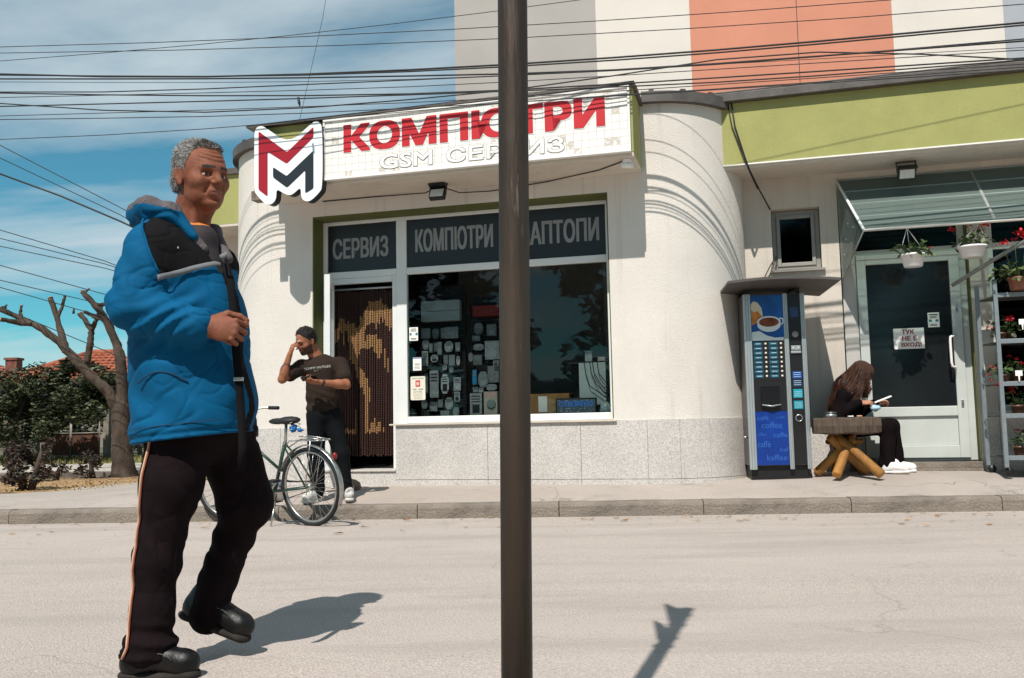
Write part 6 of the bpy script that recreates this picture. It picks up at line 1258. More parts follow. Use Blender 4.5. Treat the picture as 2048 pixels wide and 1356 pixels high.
# far hand in a dark glove, hanging by the bicycle
W2 = V(-1.0, 3.37, .955); gx = V(.25, -.02, -.97); gx /= np.linalg.norm(gx); gz = V(.1, .98, .0); gz -= gx * (gz @ gx); gz /= np.linalg.norm(gz); gy = np.cross(gz, gx); GM = np.stack([gx, gy, gz], 1)
hand2 = hand_prims(GM, W2, 1.05, fcurl=((30, 40, 30), (34, 44, 32), (38, 46, 34), (42, 48, 34)), thumb=(35, 25))
h2v, h2q = sdf_mesh(hand2 + [cone(W2 - gx * .12, W2, .035, .028, .02)], .004, smooth=1)
# torso and legs under the clothes
hip = V(-1.10, 3.14, .93); tor = [cone(hip, (-1.14, 3.14, 1.15), .10, .11, .05, flat=((0, 1, 0), .9)), cone((-1.14, 3.14, 1.15), (-1.15, 3.14, 1.44), .11, .105, .05, flat=((0, 1, 0), .85)),
       cone((-1.17, 3.01, 1.45), (-1.215, 2.945, 1.26), .05, .032, .03), cone((-1.215, 2.945, 1.26), WR - fx * .03, .032, .030, .02), cone((-1.12, 3.29, 1.44), (-1.08, 3.37, 1.17), .06, .05, .03), cone((-1.08, 3.37, 1.17), W2 - gx * .05, .046, .036, .02),
       cone((-1.125, 3.09, .90), (-1.175, 3.05, .48), .07, .048, .04), cone((-1.175, 3.05, .48), (-1.20, 3.05, .17), .046, .036, .03), cone((-1.05, 3.22, .90), (-.96, 3.265, .60), .07, .05, .04), cone((-.96, 3.265, .60), (-1.07, 3.275, .27), .046, .036, .03)]
tv, tq = sdf_mesh(tor, .014, smooth=1)
parts = [(hv, hq), (fv, fq), (h2v, h2q), (tv, tq)]
v, q = joined(parts); mi = np.concatenate([hmi, np.zeros(len(fq)), np.full(len(h2q), 5), np.zeros(len(tq))])
MAN.part('body', np_mesh('body', v, q, [SK1, LIP1, EYE, BROW1, EYEW, mat('glove_black', '1b1b1d', .7, var=.15)], mi, MAN.base), None)
# hair: a cap hugging the skull, cut back from face and ears
def hair_clip(front=.062, side=-.005):
    def f(X, Y, Z):
        x, y, z = X - HC[0], Y - HC[1], Z - HC[2]; lx = (HM[0, 0] * x + HM[1, 0] * y + HM[2, 0] * z) / HS; ly = (HM[0, 1] * x + HM[1, 1] * y + HM[2, 1] * z) / HS; lz = (HM[0, 2] * x + HM[1, 2] * y + HM[2, 2] * z) / HS
        a = (lx - .064 + .42 * np.maximum(0, .105 - lz) - .012 * np.cos(ly * 55)) * .8          # hairline on the forehead, receding at the temples
        b = (-.048 - lz) + .0 * lx                                       # nape
        ear = .030 - np.sqrt((lx + .008) ** 2 + (lz + .008) ** 2) ; ear = np.where(np.abs(ly) > .05, ear, -1)
        side = np.where((lx > .004) & (lz < .012), .012 - lz, -1.0) * .6
        return np.maximum(np.maximum(a, b), np.maximum(ear, side))
    return f
hpr = [xform(p, HM, HC, HS) for p in [ell((-.014, 0, .040), (.1045, .0820, .0945), None, .01), ell((-.045, 0, -.02), (.068, .072, .06), None, .03)]]
v, q = sdf_mesh(hpr, .0032, lambda x, y, z: .003 * vnoise(x, y, z, 30) + .002 * vnoise(x, y, z * .5, 150), clip=hair_clip(), smooth=1)
HR = MAN.part('hair', np_mesh('hair', v, q, [HAIRG], None, MAN.base), None)
strands(MAN, v, q, 12000, .012, lambda p: (lambda l: HM @ V(-.5 + 1.1 * (l[0] > .03) * (l[2] > .09), .35 * np.sign(l[1]) * (l[2] > .06), -.75 if l[2] < .075 else .1))((p - HC) @ HM), [HAIRG, mat('hair_silver', 'a8a4a0', .6, var=.1), mat('hair_iron', '45403d', .6, var=.1)], .0007, HR, .04, rnd=.11)
# jacket
BLUE = mat('jacket_blue', '03527a', .8, var=.1, vs=5, bump=.05, bs=300, spec=.12); YOKE = mat('jacket_black', '171618', .9, var=.12, vs=6, bump=.08, bs=200, spec=.1); REFL = mat('jacket_reflective', '6c6e70', .7, var=.08, vs=30); LINING = mat('hood_lining', '5a5254', .9, var=.2, vs=30, bump=.5, bs=90)
el_ = V(-1.225, 2.93, 1.245)
torso = [cone((-1.105, 3.14, .88), (-1.12, 3.14, 1.12), .20, .178, .06, flat=((0, 1, 0), .92)), cone((-1.12, 3.14, 1.12), (-1.155, 3.14, 1.36), .180, .172, .06, flat=((0, 1, 0), .88)),
         ell((-1.165, 3.14, 1.42), (.135, .20, .14), None, .06), ell((-1.06, 3.13, 1.22), (.14, .16, .22), None, .06), ell((-1.03, 3.13, .98), (.14, .17, .16), None, .05),
         cone((-1.21, 3.03, 1.49), (-1.06, 3.25, 1.47), .078, .075, .05), cone((-1.19, 3.10, 1.54), (-1.13, 3.20, 1.54), .092, .085, .05)]
armN = [cone((-1.185, 2.985, 1.475), el_ + V(.0, 0, .05), .088, .082, .04), cone(el_ + V(.01, 0, .02), WR - fx * .035, .080, .062, .035)]
armF = [cone((-1.09, 3.30, 1.45), (-1.08, 3.37, 1.18), .085, .078, .04), cone((-1.08, 3.37, 1.18), W2 - gx * .04, .078, .058, .03)]
opening = [cone(HC + HM @ V(-.03, 0, -.13), (-1.10, 3.12, 1.56), .066, .07, .02, '-'), cone((-1.10, 3.12, 1.57), (-.985, 3.08, 1.43), .052, .02, .02, '-')]
under = [cone((-1.12, 3.14, .60), (-1.12, 3.14, .80), .175, .155, .03, '-', flat=((0, 1, 0), 1.05))]
def jdisp(x, y, z):
    d = .007 * vnoise(x, y, z, 6) + .0042 * crease(x + .5 * z, y, z - .4 * x, 9, .028, (.7, .7, 1.4)) + .0026 * crease(x - .6 * z, y + 4, z + .3 * x, 17, .03, (.7, .7, 1.3))
    # diagonal creases on the near sleeve, stronger towards the elbow
    sl = (y < 3.03); t = np.clip(1 - np.abs(z - 1.24) / .17, 0, 1) * sl * np.clip((-.985 - x) / .08, 0, 1)
    u = z * .84 - x * .54; w = vnoise(x, y, z, 7); d = d + t * .0095 * (np.abs(np.sin(u * 62 + 3.5 * w)) ** 1.5 - .5) + t * .004 * np.sin(u * 150 + 8 * w)
    t2 = np.clip(1 - np.abs(z - 1.38) / .13, 0, 1) * sl * (x < -1.12); d = d + t2 * .006 * np.sin((z * .75 + x * .66) * 60 + 5 * w)
    tz = np.clip(1 - np.abs(z - .98) / .16, 0, 1); d = d + tz * .007 * np.sin((x * .9 + z * .6) * 38 + 5 * vnoise(x, y, z, 6))
    hem = np.clip(1 - np.abs(z - .865 - .10 * (x + 1.1)) / .012, 0, 1); return d + hem * .006
hemclip = lambda X, Y, Z: (.826 + .10 * (X + 1.33) - Z) + 0 * Y
v, q = sdf_mesh(torso + armN + armF + opening + under, .0047, jdisp, clip=hemclip, smooth=1)
c = v[q].mean(1); ctd = lambda pr: np.min([pdist(p, c[:, 0], c[:, 1], c[:, 2]) for p in pr], 0)
dT, dA, dF = ctd(torso), ctd(armN), ctd(armF)
mi = np.zeros(len(q)); x, y, z = c[:, 0], c[:, 1], c[:, 2]
arm_near = (y < 3.06) & (x < -1.205 + .42 * (1.56 - z)) & (z > 1.15) & (x < -1.12 + .05 * (z > 1.4))
line = 1.372 + .50 * (x + 1.12)
front = ~arm_near & (x > -1.32)
mi[front & (z > line + .006)] = 1
mi[(dF < dT - .01) & (z < 1.42)] = 0
# dark placket and side panel down the front
fronty = (x > -.985) & (y > 3.02) & (y < 3.16) & (z < 1.44); mi[fronty & (np.abs(y - (3.085 + .02 * np.sin(z * 9))) < .024)] = 1
JK = MAN.part('jacket', np_mesh('jacket', v, q, [BLUE, YOKE, REFL], mi, MAN.base), None)
JV = v
def surf_y(xx, zz, r=.013):
    k = (np.abs(JV[:, 0] - xx) < r) & (np.abs(JV[:, 2] - zz) < r); return JV[k][:, 1].min() if k.any() else None
sv, sf_ = [], []
for xx in np.linspace(-1.135, -.945, 30):
    zc = 1.372 + .50 * (xx + 1.12); col = [(xx, (surf_y(xx, zc + dz) or 3.0) - .0015, zc + dz) for dz in (-.010, 0, .010)]; sv += col
for i in range(29): sf_ += [(i * 3, i * 3 + 3, i * 3 + 4, i * 3 + 1), (i * 3 + 1, i * 3 + 4, i * 3 + 5, i * 3 + 2)]
rs = MAN.part('reflective_stripe', MB().add(sv, sf_, 0, True), REFL, parent=JK); rs.modifiers.new('s', 'SOLIDIFY').thickness = .0008
seam = []
for zz in np.linspace(1.575, 1.385, 22):
    xx = min(-1.205 + .42 * (1.56 - zz), -1.12 + (.05 if zz > 1.4 else .05 * (zz - 1.33) / .07)); yy = surf_y(xx, zz); 
    if yy: seam.append((xx, yy - .001, zz))
MAN.part('seam', MB().tube(seam, .004, 6), BLUE, parent=JK)
# hood lying on the shoulders: thick curved roll with grey lining
hood = [cone((-1.15, 3.035, 1.612), (-1.235, 3.05, 1.63), .034, .042, .03), cone((-1.235, 3.05, 1.63), (-1.285, 3.14, 1.63), .042, .050, .03), cone((-1.285, 3.14, 1.63), (-1.23, 3.24, 1.63), .050, .042, .03), cone((-1.23, 3.24, 1.63), (-1.09, 3.25, 1.57), .042, .030, .03), cone((-1.15, 3.035, 1.612), (-1.075, 3.04, 1.53), .034, .016, .025), cone((-1.24, 3.10, 1.57), (-1.30, 3.16, 1.52), .04, .03, .03)]
hoodin = [cone((-1.16, 3.06, 1.64), (-1.26, 3.14, 1.67), .055, .06, .02, '-')]
v, q = sdf_mesh(hood, .0055, lambda x, y, z: .012 * vnoise(x, y, z, 13) + .008 * crease(x, y, z, 14, .06), smooth=1)
c = v[q].mean(1); mi = np.zeros(len(q)); mi[(c[:, 2] > 1.638 - .25 * np.maximum(c[:, 0] + 1.22, 0)) | (np.hypot(c[:, 0] + 1.15, c[:, 1] - 3.14) < .095)] = 1
MAN.part('hood', np_mesh('hood', v, q, [BLUE, LINING], mi, MAN.base), None)
# collar lining, shirt edge
v, q = sdf_mesh([cone((-1.13, 3.06, 1.585), (-1.05, 3.06, 1.49), .024, .02, .02), cone((-1.13, 3.06, 1.585), (-1.20, 3.08, 1.62), .024, .03, .02), cone((-1.06, 3.21, 1.58), (-.99, 3.14, 1.47), .024, .02, .02), cone((-1.06, 3.21, 1.58), (-1.15, 3.24, 1.62), .024, .03, .02)], .005, lambda x, y, z: .006 * vnoise(x, y, z, 25))
MAN.part('collar', np_mesh('collar', v, q, [LINING], None, MAN.base), None)
v, q = sdf_mesh([cone((-1.085, 3.12, 1.52), (-1.035, 3.10, 1.40), .062, .05, .03), cone((-1.13, 3.13, 1.545), (-1.07, 3.11, 1.535), .066, .052, .02)], .005); c = v[q].mean(1); mi = (c[:, 2] > 1.578).astype(float)
MAN.part('undershirt', np_mesh('undershirt', v, q, [mat('shirt_dark', '2a2226', .8, var=.15), mat('shirt_orange', 'c4722c', .7, var=.1)], mi, MAN.base), None)
pk = []
for t in np.linspace(0, 1, 24):
    xx, zz = -1.22 + .17 * t, 1.03 + .035 * math.sin(t * 3.1); yy = surf_y(xx, zz)
    if yy: pk.append((xx, yy - .0005, zz))
NAVY = mat('seam_navy', '052e4c', .8, var=.1)
MAN.part('pocket_seam', MB().tube(pk, .0024, 5), NAVY, parent=JK)
hm = []
for t in np.linspace(0, 1, 30):
    xx = -1.28 + .33 * t; zz = .872 + .10 * (xx + 1.33); yy = surf_y(xx, zz)
    if yy: hm.append((xx, yy - .0003, zz))
MAN.part('hem_seam', MB().tube(hm, .0014, 5), NAVY, parent=JK)
# details: chest zip, pocket patch, pocket flap, camera strap
MAN.part('zip_pull', MB().obox((-1.098, 2.955, 1.475), (.012, .006, .006)), WHITEP)
MAN.part('badge', MB().obox((-1.00, 2.972, 1.21), (.045, .006, .05), rotz(R(12)), 0).obox((-1.00, 2.967, 1.205), (.02, .005, .02), rotz(R(12)), 1), [YOKE, mat('badge_brown', '6d4a3c', .6)])
strap = MB(); sp_ = [V(-.985, 3.075, 1.47), V(-.945, 3.04, 1.38), V(-.925, 3.02, 1.25), V(-.915, 3.01, 1.14), V(-.90, 3.0, 1.02), V(-.89, 2.995, .90), V(-.884, 2.99, .82), V(-.89, 2.995, .74)]
v = []
for i, p in enumerate(sp_): v += [p + V(-.014, -.006, 0), p + V(.011, .003, 0), p + V(.009, .009, 0), p + V(-.016, .0, 0)]
strap.add(v, [(i * 4 + j, i * 4 + (j + 1) % 4, i * 4 + 4 + (j + 1) % 4, i * 4 + 4 + j) for i in range(len(sp_) - 1) for j in range(4)] + [(3, 2, 1, 0), (28, 29, 30, 31)], 0, True)
MAN.part('strap', strap, YOKE); MAN.part('strap_buckle', MB().obox((-.902, 2.992, 1.04), (.03, .012, .012)), STEEL)
# trousers
TRO = mat('tracksuit_dark', '1a1214', .9, var=.15, vs=6, bump=.05, bs=300, spec=.08)
legN = [cone((-1.125, 3.085, .93), (-1.14, 3.055, .70), .108, .094, .05), cone((-1.14, 3.05, .70), (-1.178, 3.045, .46), .094, .070, .05), cone((-1.178, 3.045, .46), (-1.195, 3.045, .30), .070, .064, .04), cone((-1.195, 3.045, .30), (-1.20, 3.045, .185), .064, .077, .04), ell((-1.205, 3.045, .165), (.088, .078, .045), None, .03)]
legF = [cone((-1.045, 3.22, .93), (-.96, 3.265, .63), .112, .092, .05), ell((-.955, 3.265, .62), (.084, .08, .075), None, .04), cone((-.957, 3.265, .60), (-1.05, 3.275, .36), .080, .062, .04), cone((-1.05, 3.275, .36), (-1.09, 3.28, .225), .062, .066, .03)]
def tdisp(x, y, z):
    d = .006 * vnoise(x, y, z, 8) + .0048 * crease(x + .4 * z, y, z, 9, .03, (1.2, 1.2, .6)) + .003 * crease(x - .5 * z, y + 2, z, 18, .035, (1.1, 1.1, .7))
    near = y < 3.145; lowN = np.clip(1 - np.abs(z - .19) / .10, 0, 1) * near; d = d + lowN * .008 * np.sin(z * 115 + 18 * (x + 1.2) + 4 * vnoise(x, y, z, 12))
    kn = np.clip(1 - np.abs(z - .50) / .2, 0, 1); return d + kn * .005 * np.sin((z * .8 + x * .9) * 60 + 5 * vnoise(x, y, z, 8))
v, q = sdf_mesh(legN + legF + [ell((-1.09, 3.14, .90), (.165, .15, .13), None, .05)], .0062, tdisp, smooth=1)
# side piping on the near leg: a band where the surface faces the camera
TR_ = MAN.part('trousers', np_mesh('trousers', v, q, [TRO], None, MAN.base), None)
pip = []
for zz in np.linspace(.875, .155, 40):
    xx = float(np.interp(zz, [.155, .20, .24, .30, .42, .60, .75, .875], [-1.262, -1.243, -1.25, -1.243, -1.238, -1.222, -1.204, -1.185])); near = (np.abs(v[:, 0] - xx) < .012) & (np.abs(v[:, 2] - zz) < .012)
    if near.any(): pip.append(V(xx, v[near][:, 1].min() - .001, zz))
MAN.part('side_piping', MB().tube(pip, .0032, 6), mat('piping_cream', 'c9a58c', .6, var=.06)); MAN.part('side_piping', MB().tube([p + V(.005, -.0008, 0) for p in pip], .0024, 6), mat('piping_rust', '8e4a30', .6))
# boots
BOOT = mat('boot_leather', '131111', .42, var=.3, vs=14, bump=.1, bs=60, spec=.3); SOLE = mat('boot_sole', '332f2c', .85, var=.2, vs=20, spec=.15)
def boot(o, M, s=1.0):
    """heel at o, local x towards the toe; returns upper and sole primitives"""
    up = [ell((.055, 0, .085), (.062, .042, .075), None, .02), ell((.13, 0, .072), (.075, .043, .05), None, .03), ell((.212, 0, .058), (.060, .046, .048), None, .03), ell((.03, 0, .05), (.042, .038, .045), None, .02), cone((.06, 0, .09), (.055, 0, .135), .043, .040, .02)]
    so = [cone((.02, 0, .018), (.12, 0, .016), .036, .036, .02, flat=((0, 0, 1), 2.5)), cone((.12, 0, .016), (.228, 0, .02), .039, .043, .02, flat=((0, 0, 1), 2.1)), ell((.02, 0, .015), (.036, .034, .016), None, .01), ell((.235, 0, .024), (.034, .042, .019), None, .012)]
    return [xform(p, M, o, s) for p in up], [xform(p, M, o, s) for p in so]
for o, M in ((V(-1.285, 3.045, .073), euler(R(-6), 0, 0)), (V(-1.185, 3.285, .215), euler(R(-4), R(21), 0))):
    up, so_ = boot(o, M, .95)
    v, q = sdf_mesh(up, .0042, lambda x, y, z: .003 * vnoise(x, y, z, 40), smooth=1); b = MAN.part('boot', np_mesh('boot', v, q, [BOOT], None, MAN.base), None)
    v, q = sdf_mesh(so_, .0042, smooth=1); MAN.part('sole', np_mesh('sole', v, q, [SOLE], None, MAN.base), None, parent=b)
    for k in range(4): p = o + M @ V(.10 + .022 * k, 0, .128 - .014 * k); MAN.part('lace', MB().tube([p + M @ V(0, -.032, -.012), p, p + M @ V(.012, .032, -.012)], .0022, 5), mat('lace_dark', '221d1b', .9), parent=b)
    MAN.part('stitching', MB().tube([o + M @ V(.15 + .06 * math.cos(a) - .02, -.047, .06 + .035 * math.sin(a)) for a in np.linspace(.4, 2.8, 10)], .0014, 4), mat('stitch_grey', '57524e', .7), parent=b)
# ------------------------------------------------------------------ the young man at the shop door
SK2 = skinmat('skin_tan', '9c654a', '8d4c38'); LIP2 = mat('lip_tan', '85503f', .5, var=.1); HAIRB = mat('hair_black', '17130f', .55, var=.3, vs=60, bump=.6, bs=180); BEARD = mat('beard_stubble', '4a3226', .8, var=.3, vs=80)
YM = Thing('person', 'young man in a dark printed t-shirt looking at his phone by the shop door', 'person', (-1.73, 8.65, .175))
YC = V(-1.955, 8.60, 1.690); YMt = euler(R(-130), R(26), R(-6)); YS = .97
hp = [xform(p, YMt, YC, YS) for p in head_prims()]; hp.append(cone(YC + YMt @ V(-.04, 0, -.10), (-1.845, 8.69, 1.47), .058, .066, .03))
hv, hq = sdf_mesh(hp, .0036, smooth=1); hmi = head_regions(hv, hq, YMt, YC, YS)
c = ((hv[hq].mean(1) - YC) / YS) @ YMt; bd = (hmi == 0) & (c[:, 2] < -.03) & (c[:, 0] > -.002) & (c[:, 2] > -.125) & (c[:, 2] < -.045 - .35 * (c[:, 0] - .10)); hmi[bd] = 5
SLr, SLl = V(-2.015, 8.64, 1.445), V(-1.645, 8.70, 1.465)                     # his right (screen left) and left shoulders
ELr, HDr = V(-2.155, 8.50, 1.325), V(-2.075, 8.47, 1.560); ELl, HDl = V(-1.570, 8.56, 1.265), V(-1.775, 8.41, 1.285)
fx = V(.35, -.02, .94); fx /= np.linalg.norm(fx); fz = V(-.75, -.6, .2); fz -= fx * (fz @ fx); fz /= np.linalg.norm(fz); Mr = np.stack([fx, np.cross(fz, fx), fz], 1)
hr = hand_prims(Mr, HDr, .95, fcurl=((45, 60, 45), (60, 75, 55), (66, 80, 55), (70, 80, 55)), thumb=(38, 30))
gx = V(-.80, -.40, .10); gx /= np.linalg.norm(gx); gz = V(.1, -.45, -.88); gz -= gx * (gz @ gx); gz /= np.linalg.norm(gz); Ml = np.stack([gx, np.cross(gz, gx), gz], 1)
hl = hand_prims(Ml, HDl, .95, fcurl=((20, 45, 35), (22, 48, 38), (25, 50, 38), (28, 52, 38)), thumb=(48, 22))
arms = [cone(SLr, ELr, .048, .038, .03), cone(ELr, HDr, .040, .025, .015), ell(ELr * .7 + HDr * .3, (.038, .038, .06), None, .03), cone(SLl, ELl, .052, .042, .03), cone(ELl, HDl, .042, .026, .015), ell(ELl * .7 + HDl * .3, (.06, .04, .04), None, .03)]
av, aq = sdf_mesh(hr + hl + arms, .0042, smooth=1)
body = [cone((-1.82, 8.69, 1.08), (-1.83, 8.70, 1.40), .085, .09, .05), cone((-1.86, 8.66, 1.0), (-1.865, 8.64, .60), .075, .055, .03), cone((-1.865, 8.64, .60), (-1.86, 8.67, .24), .052, .036, .02), cone((-1.74, 8.70, 1.0), (-1.645, 8.70, .60), .075, .055, .03), cone((-1.645, 8.70, .60), (-1.60, 8.72, .24), .052, .036, .02)]
bv, bq = sdf_mesh(body, .014)
v, q = joined([(hv, hq), (av, aq), (bv, bq)]); mi = np.concatenate([hmi, np.zeros(len(aq) + len(bq))])
# forearm tattoo reads as faint dark marks
c = v[q].mean(1); tt = (np.linalg.norm(c - (ELr * .55 + HDr * .45), axis=1) < .055) & (vnoise(c[:, 0], c[:, 1], c[:, 2], 45) > .12) & (mi == 0); mi[tt] = 6
YM.part('body', np_mesh('body', v, q, [SK2, LIP2, EYE, HAIRB, EYEW, BEARD, mat('tattoo_ink', '5d4234', .6, var=.2)], mi, YM.base), None)
def ycl(X, Y, Z):
    x, y, z = X - YC[0], Y - YC[1], Z - YC[2]; M = YMt; lx, ly, lz = [(M[0, i] * x + M[1, i] * y + M[2, i] * z) / YS for i in range(3)]
    a = (lx - .062 + .70 * np.maximum(0, .085 - lz)) * .8; b = -.045 - lz; ear = np.where(np.abs(ly) > .05, .028 - np.sqrt((lx + .010) ** 2 + (lz + .008) ** 2), -1.0); return np.maximum(np.maximum(a, b), ear)
v, q = sdf_mesh([xform(p, YMt, YC, YS) for p in [ell((-.010, 0, .046), (.106, .083, .097), None, .01), ell((-.045, 0, -.01), (.066, .074, .06), None, .03)]], .0045, lambda x, y, z: .010 * vnoise(x, y, z, 45) + .006 * vnoise(x, y, z, 95), clip=ycl)
HR = YM.part('hair', np_mesh('hair', v, q, [HAIRB], None, YM.base), None); strands(YM, v, q, 4000, .009, (0, 0, .1), [HAIRB], .0012, HR, .3)
TSH = mat('tshirt_charcoal', '302620', .95, var=.1, vs=8, bump=.05, bs=300, spec=.15)
up = [cone((-1.825, 8.68, 1.04), (-1.82, 8.68, 1.20), .146, .143, .05, flat=((.25, .97, 0), 1.2)), cone((-1.82, 8.68, 1.20), (-1.83, 8.68, 1.40), .146, .155, .05, flat=((.25, .97, 0), 1.2)), cone(SLr + V(.03, 0, -.01), SLl + V(-.03, 0, -.01), .078, .08, .05), cone(SLr, SLr * .42 + ELr * .58, .070, .072, .03), cone(SLl, SLl * .38 + ELl * .62, .073, .075, .03), cone((-1.86, 8.68, 1.48), (-1.80, 8.69, 1.49), .07, .07, .04),
      cone(YC + YMt @ V(-.04, 0, -.12), (-1.865, 8.69, 1.545), .058, .056, .012, '-'), ell(SLr * .30 + ELr * .70, (.05, .05, .05), None, .01, '-')]
def sdisp(x, y, z): return .006 * vnoise(x, y, z, 12) + .004 * crease(x, y, z, 16, .05) + .005 * np.sin((z * 1.0 + (x + 1.8) * .5) * 62 + 6 * vnoise(x, y, z, 7)) * np.clip((1.30 - z) / .2, 0, 1)
v, q = sdf_mesh(up, .0058, sdisp, clip=lambda X, Y, Z: (1.015 - Z) + 0 * X + 0 * Y)
ts = YM.part('tshirt', np_mesh('tshirt', v, q, [TSH], None, YM.base), None)
def drape(mb, vv, off=.003):
    pts = np.array(mb.v); out_ = []
    for p in pts:
        d = (vv[:, 0] - p[0]) ** 2 + (vv[:, 2] - p[2]) ** 2; k = np.argsort(d)[:60]; k = k[np.sqrt(d[k]) < .014]; out_.append((p[0], (vv[k][:, 1].min() if len(k) else p[1]) - off, p[2]))
    mb.v = out_; return mb
for body_, a, b, z0, z1 in (('TOMMY HILFIGER', -1.965, -1.715, 1.425, 1.447), ('EST. 1985', -1.865, -1.805, 1.402, 1.414)):
    t = text_mb(body_, a, b, z0, z1, 8.5, .0005); t.v = [(x, y, z + (x + 1.8) * .10) for x, y, z in t.v]; YM.part('print', drape(t, v), WHITEP, parent=ts)
TR2 = mat('trousers_black', '151619', .9, var=.15, vs=8, bump=.08, bs=200, spec=.08)
lg = [ell((-1.80, 8.69, 1.0), (.155, .125, .10), None, .04), cone((-1.865, 8.66, .98), (-1.87, 8.64, .62), .098, .078, .04), cone((-1.87, 8.64, .62), (-1.855, 8.665, .27), .078, .062, .03), cone((-1.735, 8.70, .98), (-1.645, 8.70, .62), .098, .078, .04), cone((-1.645, 8.70, .62), (-1.60, 8.72, .27), .078, .062, .03)]
v, q = sdf_mesh(lg, .0068, lambda x, y, z: .009 * vnoise(x, y, z, 14) + .006 * np.sin(z * 80 + 6 * vnoise(x, y, z, 9)) * np.clip((.42 - z) / .15, 0, 1))
YM.part('trousers', np_mesh('trousers', v, q, [TR2], None, YM.base), None)
SHOE = mat('sneaker_white', 'c5c2bc', .6, var=.18, vs=30); SHOE2 = mat('sneaker_grey', '8d8d8f', .6, var=.2, vs=30)
def sneaker(T, o, M, s=1.0, m=SHOE, m2=SHOE2):
    up, so_ = boot(V(*o), M, s); up = [p for p in up if p.t == 'e']; up.append(xform(cone((.06, 0, .07), (.045, 0, .115), .044, .044, .02), M, V(*o), s))
    v, q = sdf_mesh(up, .005, smooth=1); c = v[q].mean(1); mi = (vnoise(c[:, 0], c[:, 1], c[:, 2], 22) > .12).astype(float); sh = T.part('shoe', np_mesh('shoe', v, q, [m, m2], mi, T.base), None)
    v, q = sdf_mesh(so_, .005, smooth=1); T.part('sole', np_mesh('sole', v, q, [m], None, T.base), None, parent=sh)
    for k in range(3): p = V(*o) + M @ (s * V(.105 + .024 * k, 0, .118 - .014 * k)); T.part('lace', MB().tube([p + M @ V(0, -.03, -.012), p, p + M @ V(0, .03, -.012)], .0035, 5), WHITEP, parent=sh)
sneaker(YM, (-1.84, 8.74, pav_z(-1.84, 8.6) - .002), euler(R(-115), 0, 0)); sneaker(YM, (-1.59, 8.79, pav_z(-1.6, 8.66) - .002), euler(R(-78), 0, 0))
wp = HDl * .93 + ELl * .07; wd = (HDl - ELl) / np.linalg.norm(HDl - ELl); ua = np.cross(wd, V(0, 0, 1)); ua /= np.linalg.norm(ua); ub = np.cross(wd, ua)
YM.part('wristwatch', MB().tube([wp + .034 * (math.cos(a) * ua + math.sin(a) * ub) for a in np.linspace(0, 2 * math.pi, 20)[:-1]], .008, 6, closed=True), BLACK)
pc = HDl + Ml @ V(.11, .0, -.032); PHN = Thing('phone', 'dark phone held in front by the young man', 'phone', tuple(pc)); PHN.part('case', MB().obox(pc, (.145, .072, .009), Ml @ rotz(R(35))), BLACK, bev=.004); PHN.part('screen', MB().obox(pc + Ml @ V(0, 0, -.006), (.136, .064, .002), Ml @ rotz(R(35))), mat('phone_glass', '0c0e12', .08, var=.05))
pc = HDr + Mr @ V(.13, .01, -.03); solo('cigarette', MB().rod(pc, pc + V(.035, -.04, .008), .0035, 8), PAPER, 'white cigarette between the raised fingers of the young man', 'cigarette', tuple(pc))
solo('door_stop_stone', MB().ell((-1.66, 9.35, .27), (.10, .07, .07), 14, 9, jit=.06), mat('stone_pink', '8f7263', .9, var=.25, vs=12, bump=.4, bs=30), 'reddish stone lying by the shop step behind the young man', 'stone', (-1.66, 9.35, .22))

# ------------------------------------------------------------------ the girl at the log table (facade frame)
SK3 = skinmat('skin_fair', 'b5826a', 'a05f50'); LIP3 = mat('lip_fair', '9a5a50', .5); HAIR3 = mat('hair_brown', '24120b', .45, var=.5, vs=30, bump=.5, bs=120, stretch=(6, 6, .7), col2='4f2a14'); HOODIE = mat('hoodie_black', '150f10', .95, var=.15, vs=8, bump=.08, bs=200, spec=.06)
GL = Thing('person', 'girl with long brown hair in black clothes reading at the log table', 'person', (4.7, .76, .31), 'F')
GC = V(4.765, .735, 1.285); GMt = euler(R(-20), R(38), 0); GS = .93
hp = [xform(p, GMt, GC, GS) for p in head_prims(True)]; hp.append(cone(GC + GMt @ V(-.04, 0, -.10), (4.63, .77, 1.10), .048, .058, .03))
hv, hq = sdf_mesh(hp, .0038); hmi = head_regions(hv, hq, GMt, GC, GS)
W1, W2g = V(4.735, .60, 1.005), V(4.90, .70, 1.00)
fx = V(.98, -.05, .05); fx /= np.linalg.norm(fx); fz = V(.1, -.6, .8); fz -= fx * (fz @ fx); fz /= np.linalg.norm(fz); M1 = np.stack([fx, np.cross(fz, fx), fz], 1)
h1 = hand_prims(M1, W1, .85, fcurl=((35, 50, 35), (42, 55, 40), (48, 58, 42), (52, 60, 42)), thumb=(40, 25)); h2 = hand_prims(M1 @ rotz(R(12)), W2g, .85, fcurl=((35, 50, 35), (42, 55, 40), (48, 58, 42), (52, 60, 42)), thumb=(40, 25))
E1, S1_, E2, S2_ = V(4.50, .60, .885), V(4.585, .64, 1.085), V(4.72, .86, .90), V(4.60, .89, 1.085)
av, aq = sdf_mesh(h1 + h2 + [cone(E1, W1, .04, .025, .02), cone(E2, W2g, .04, .025, .02)], .0045)
hipN, hipF, knN, knF, anN, anF = V(4.585, .69, .745), V(4.585, .86, .745), V(4.985, .70, .765), V(5.03, .86, .765), V(4.95, .68, .40), V(5.07, .84, .40)
bv, bq = sdf_mesh([cone((4.57, .775, .74), (4.60, .77, 1.08), .10, .09, .04), cone(hipN, knN, .065, .05, .03), cone(knN, anN, .045, .032, .02), cone(hipF, knF, .065, .05, .03), cone(knF, anF, .045, .032, .02)], .014)
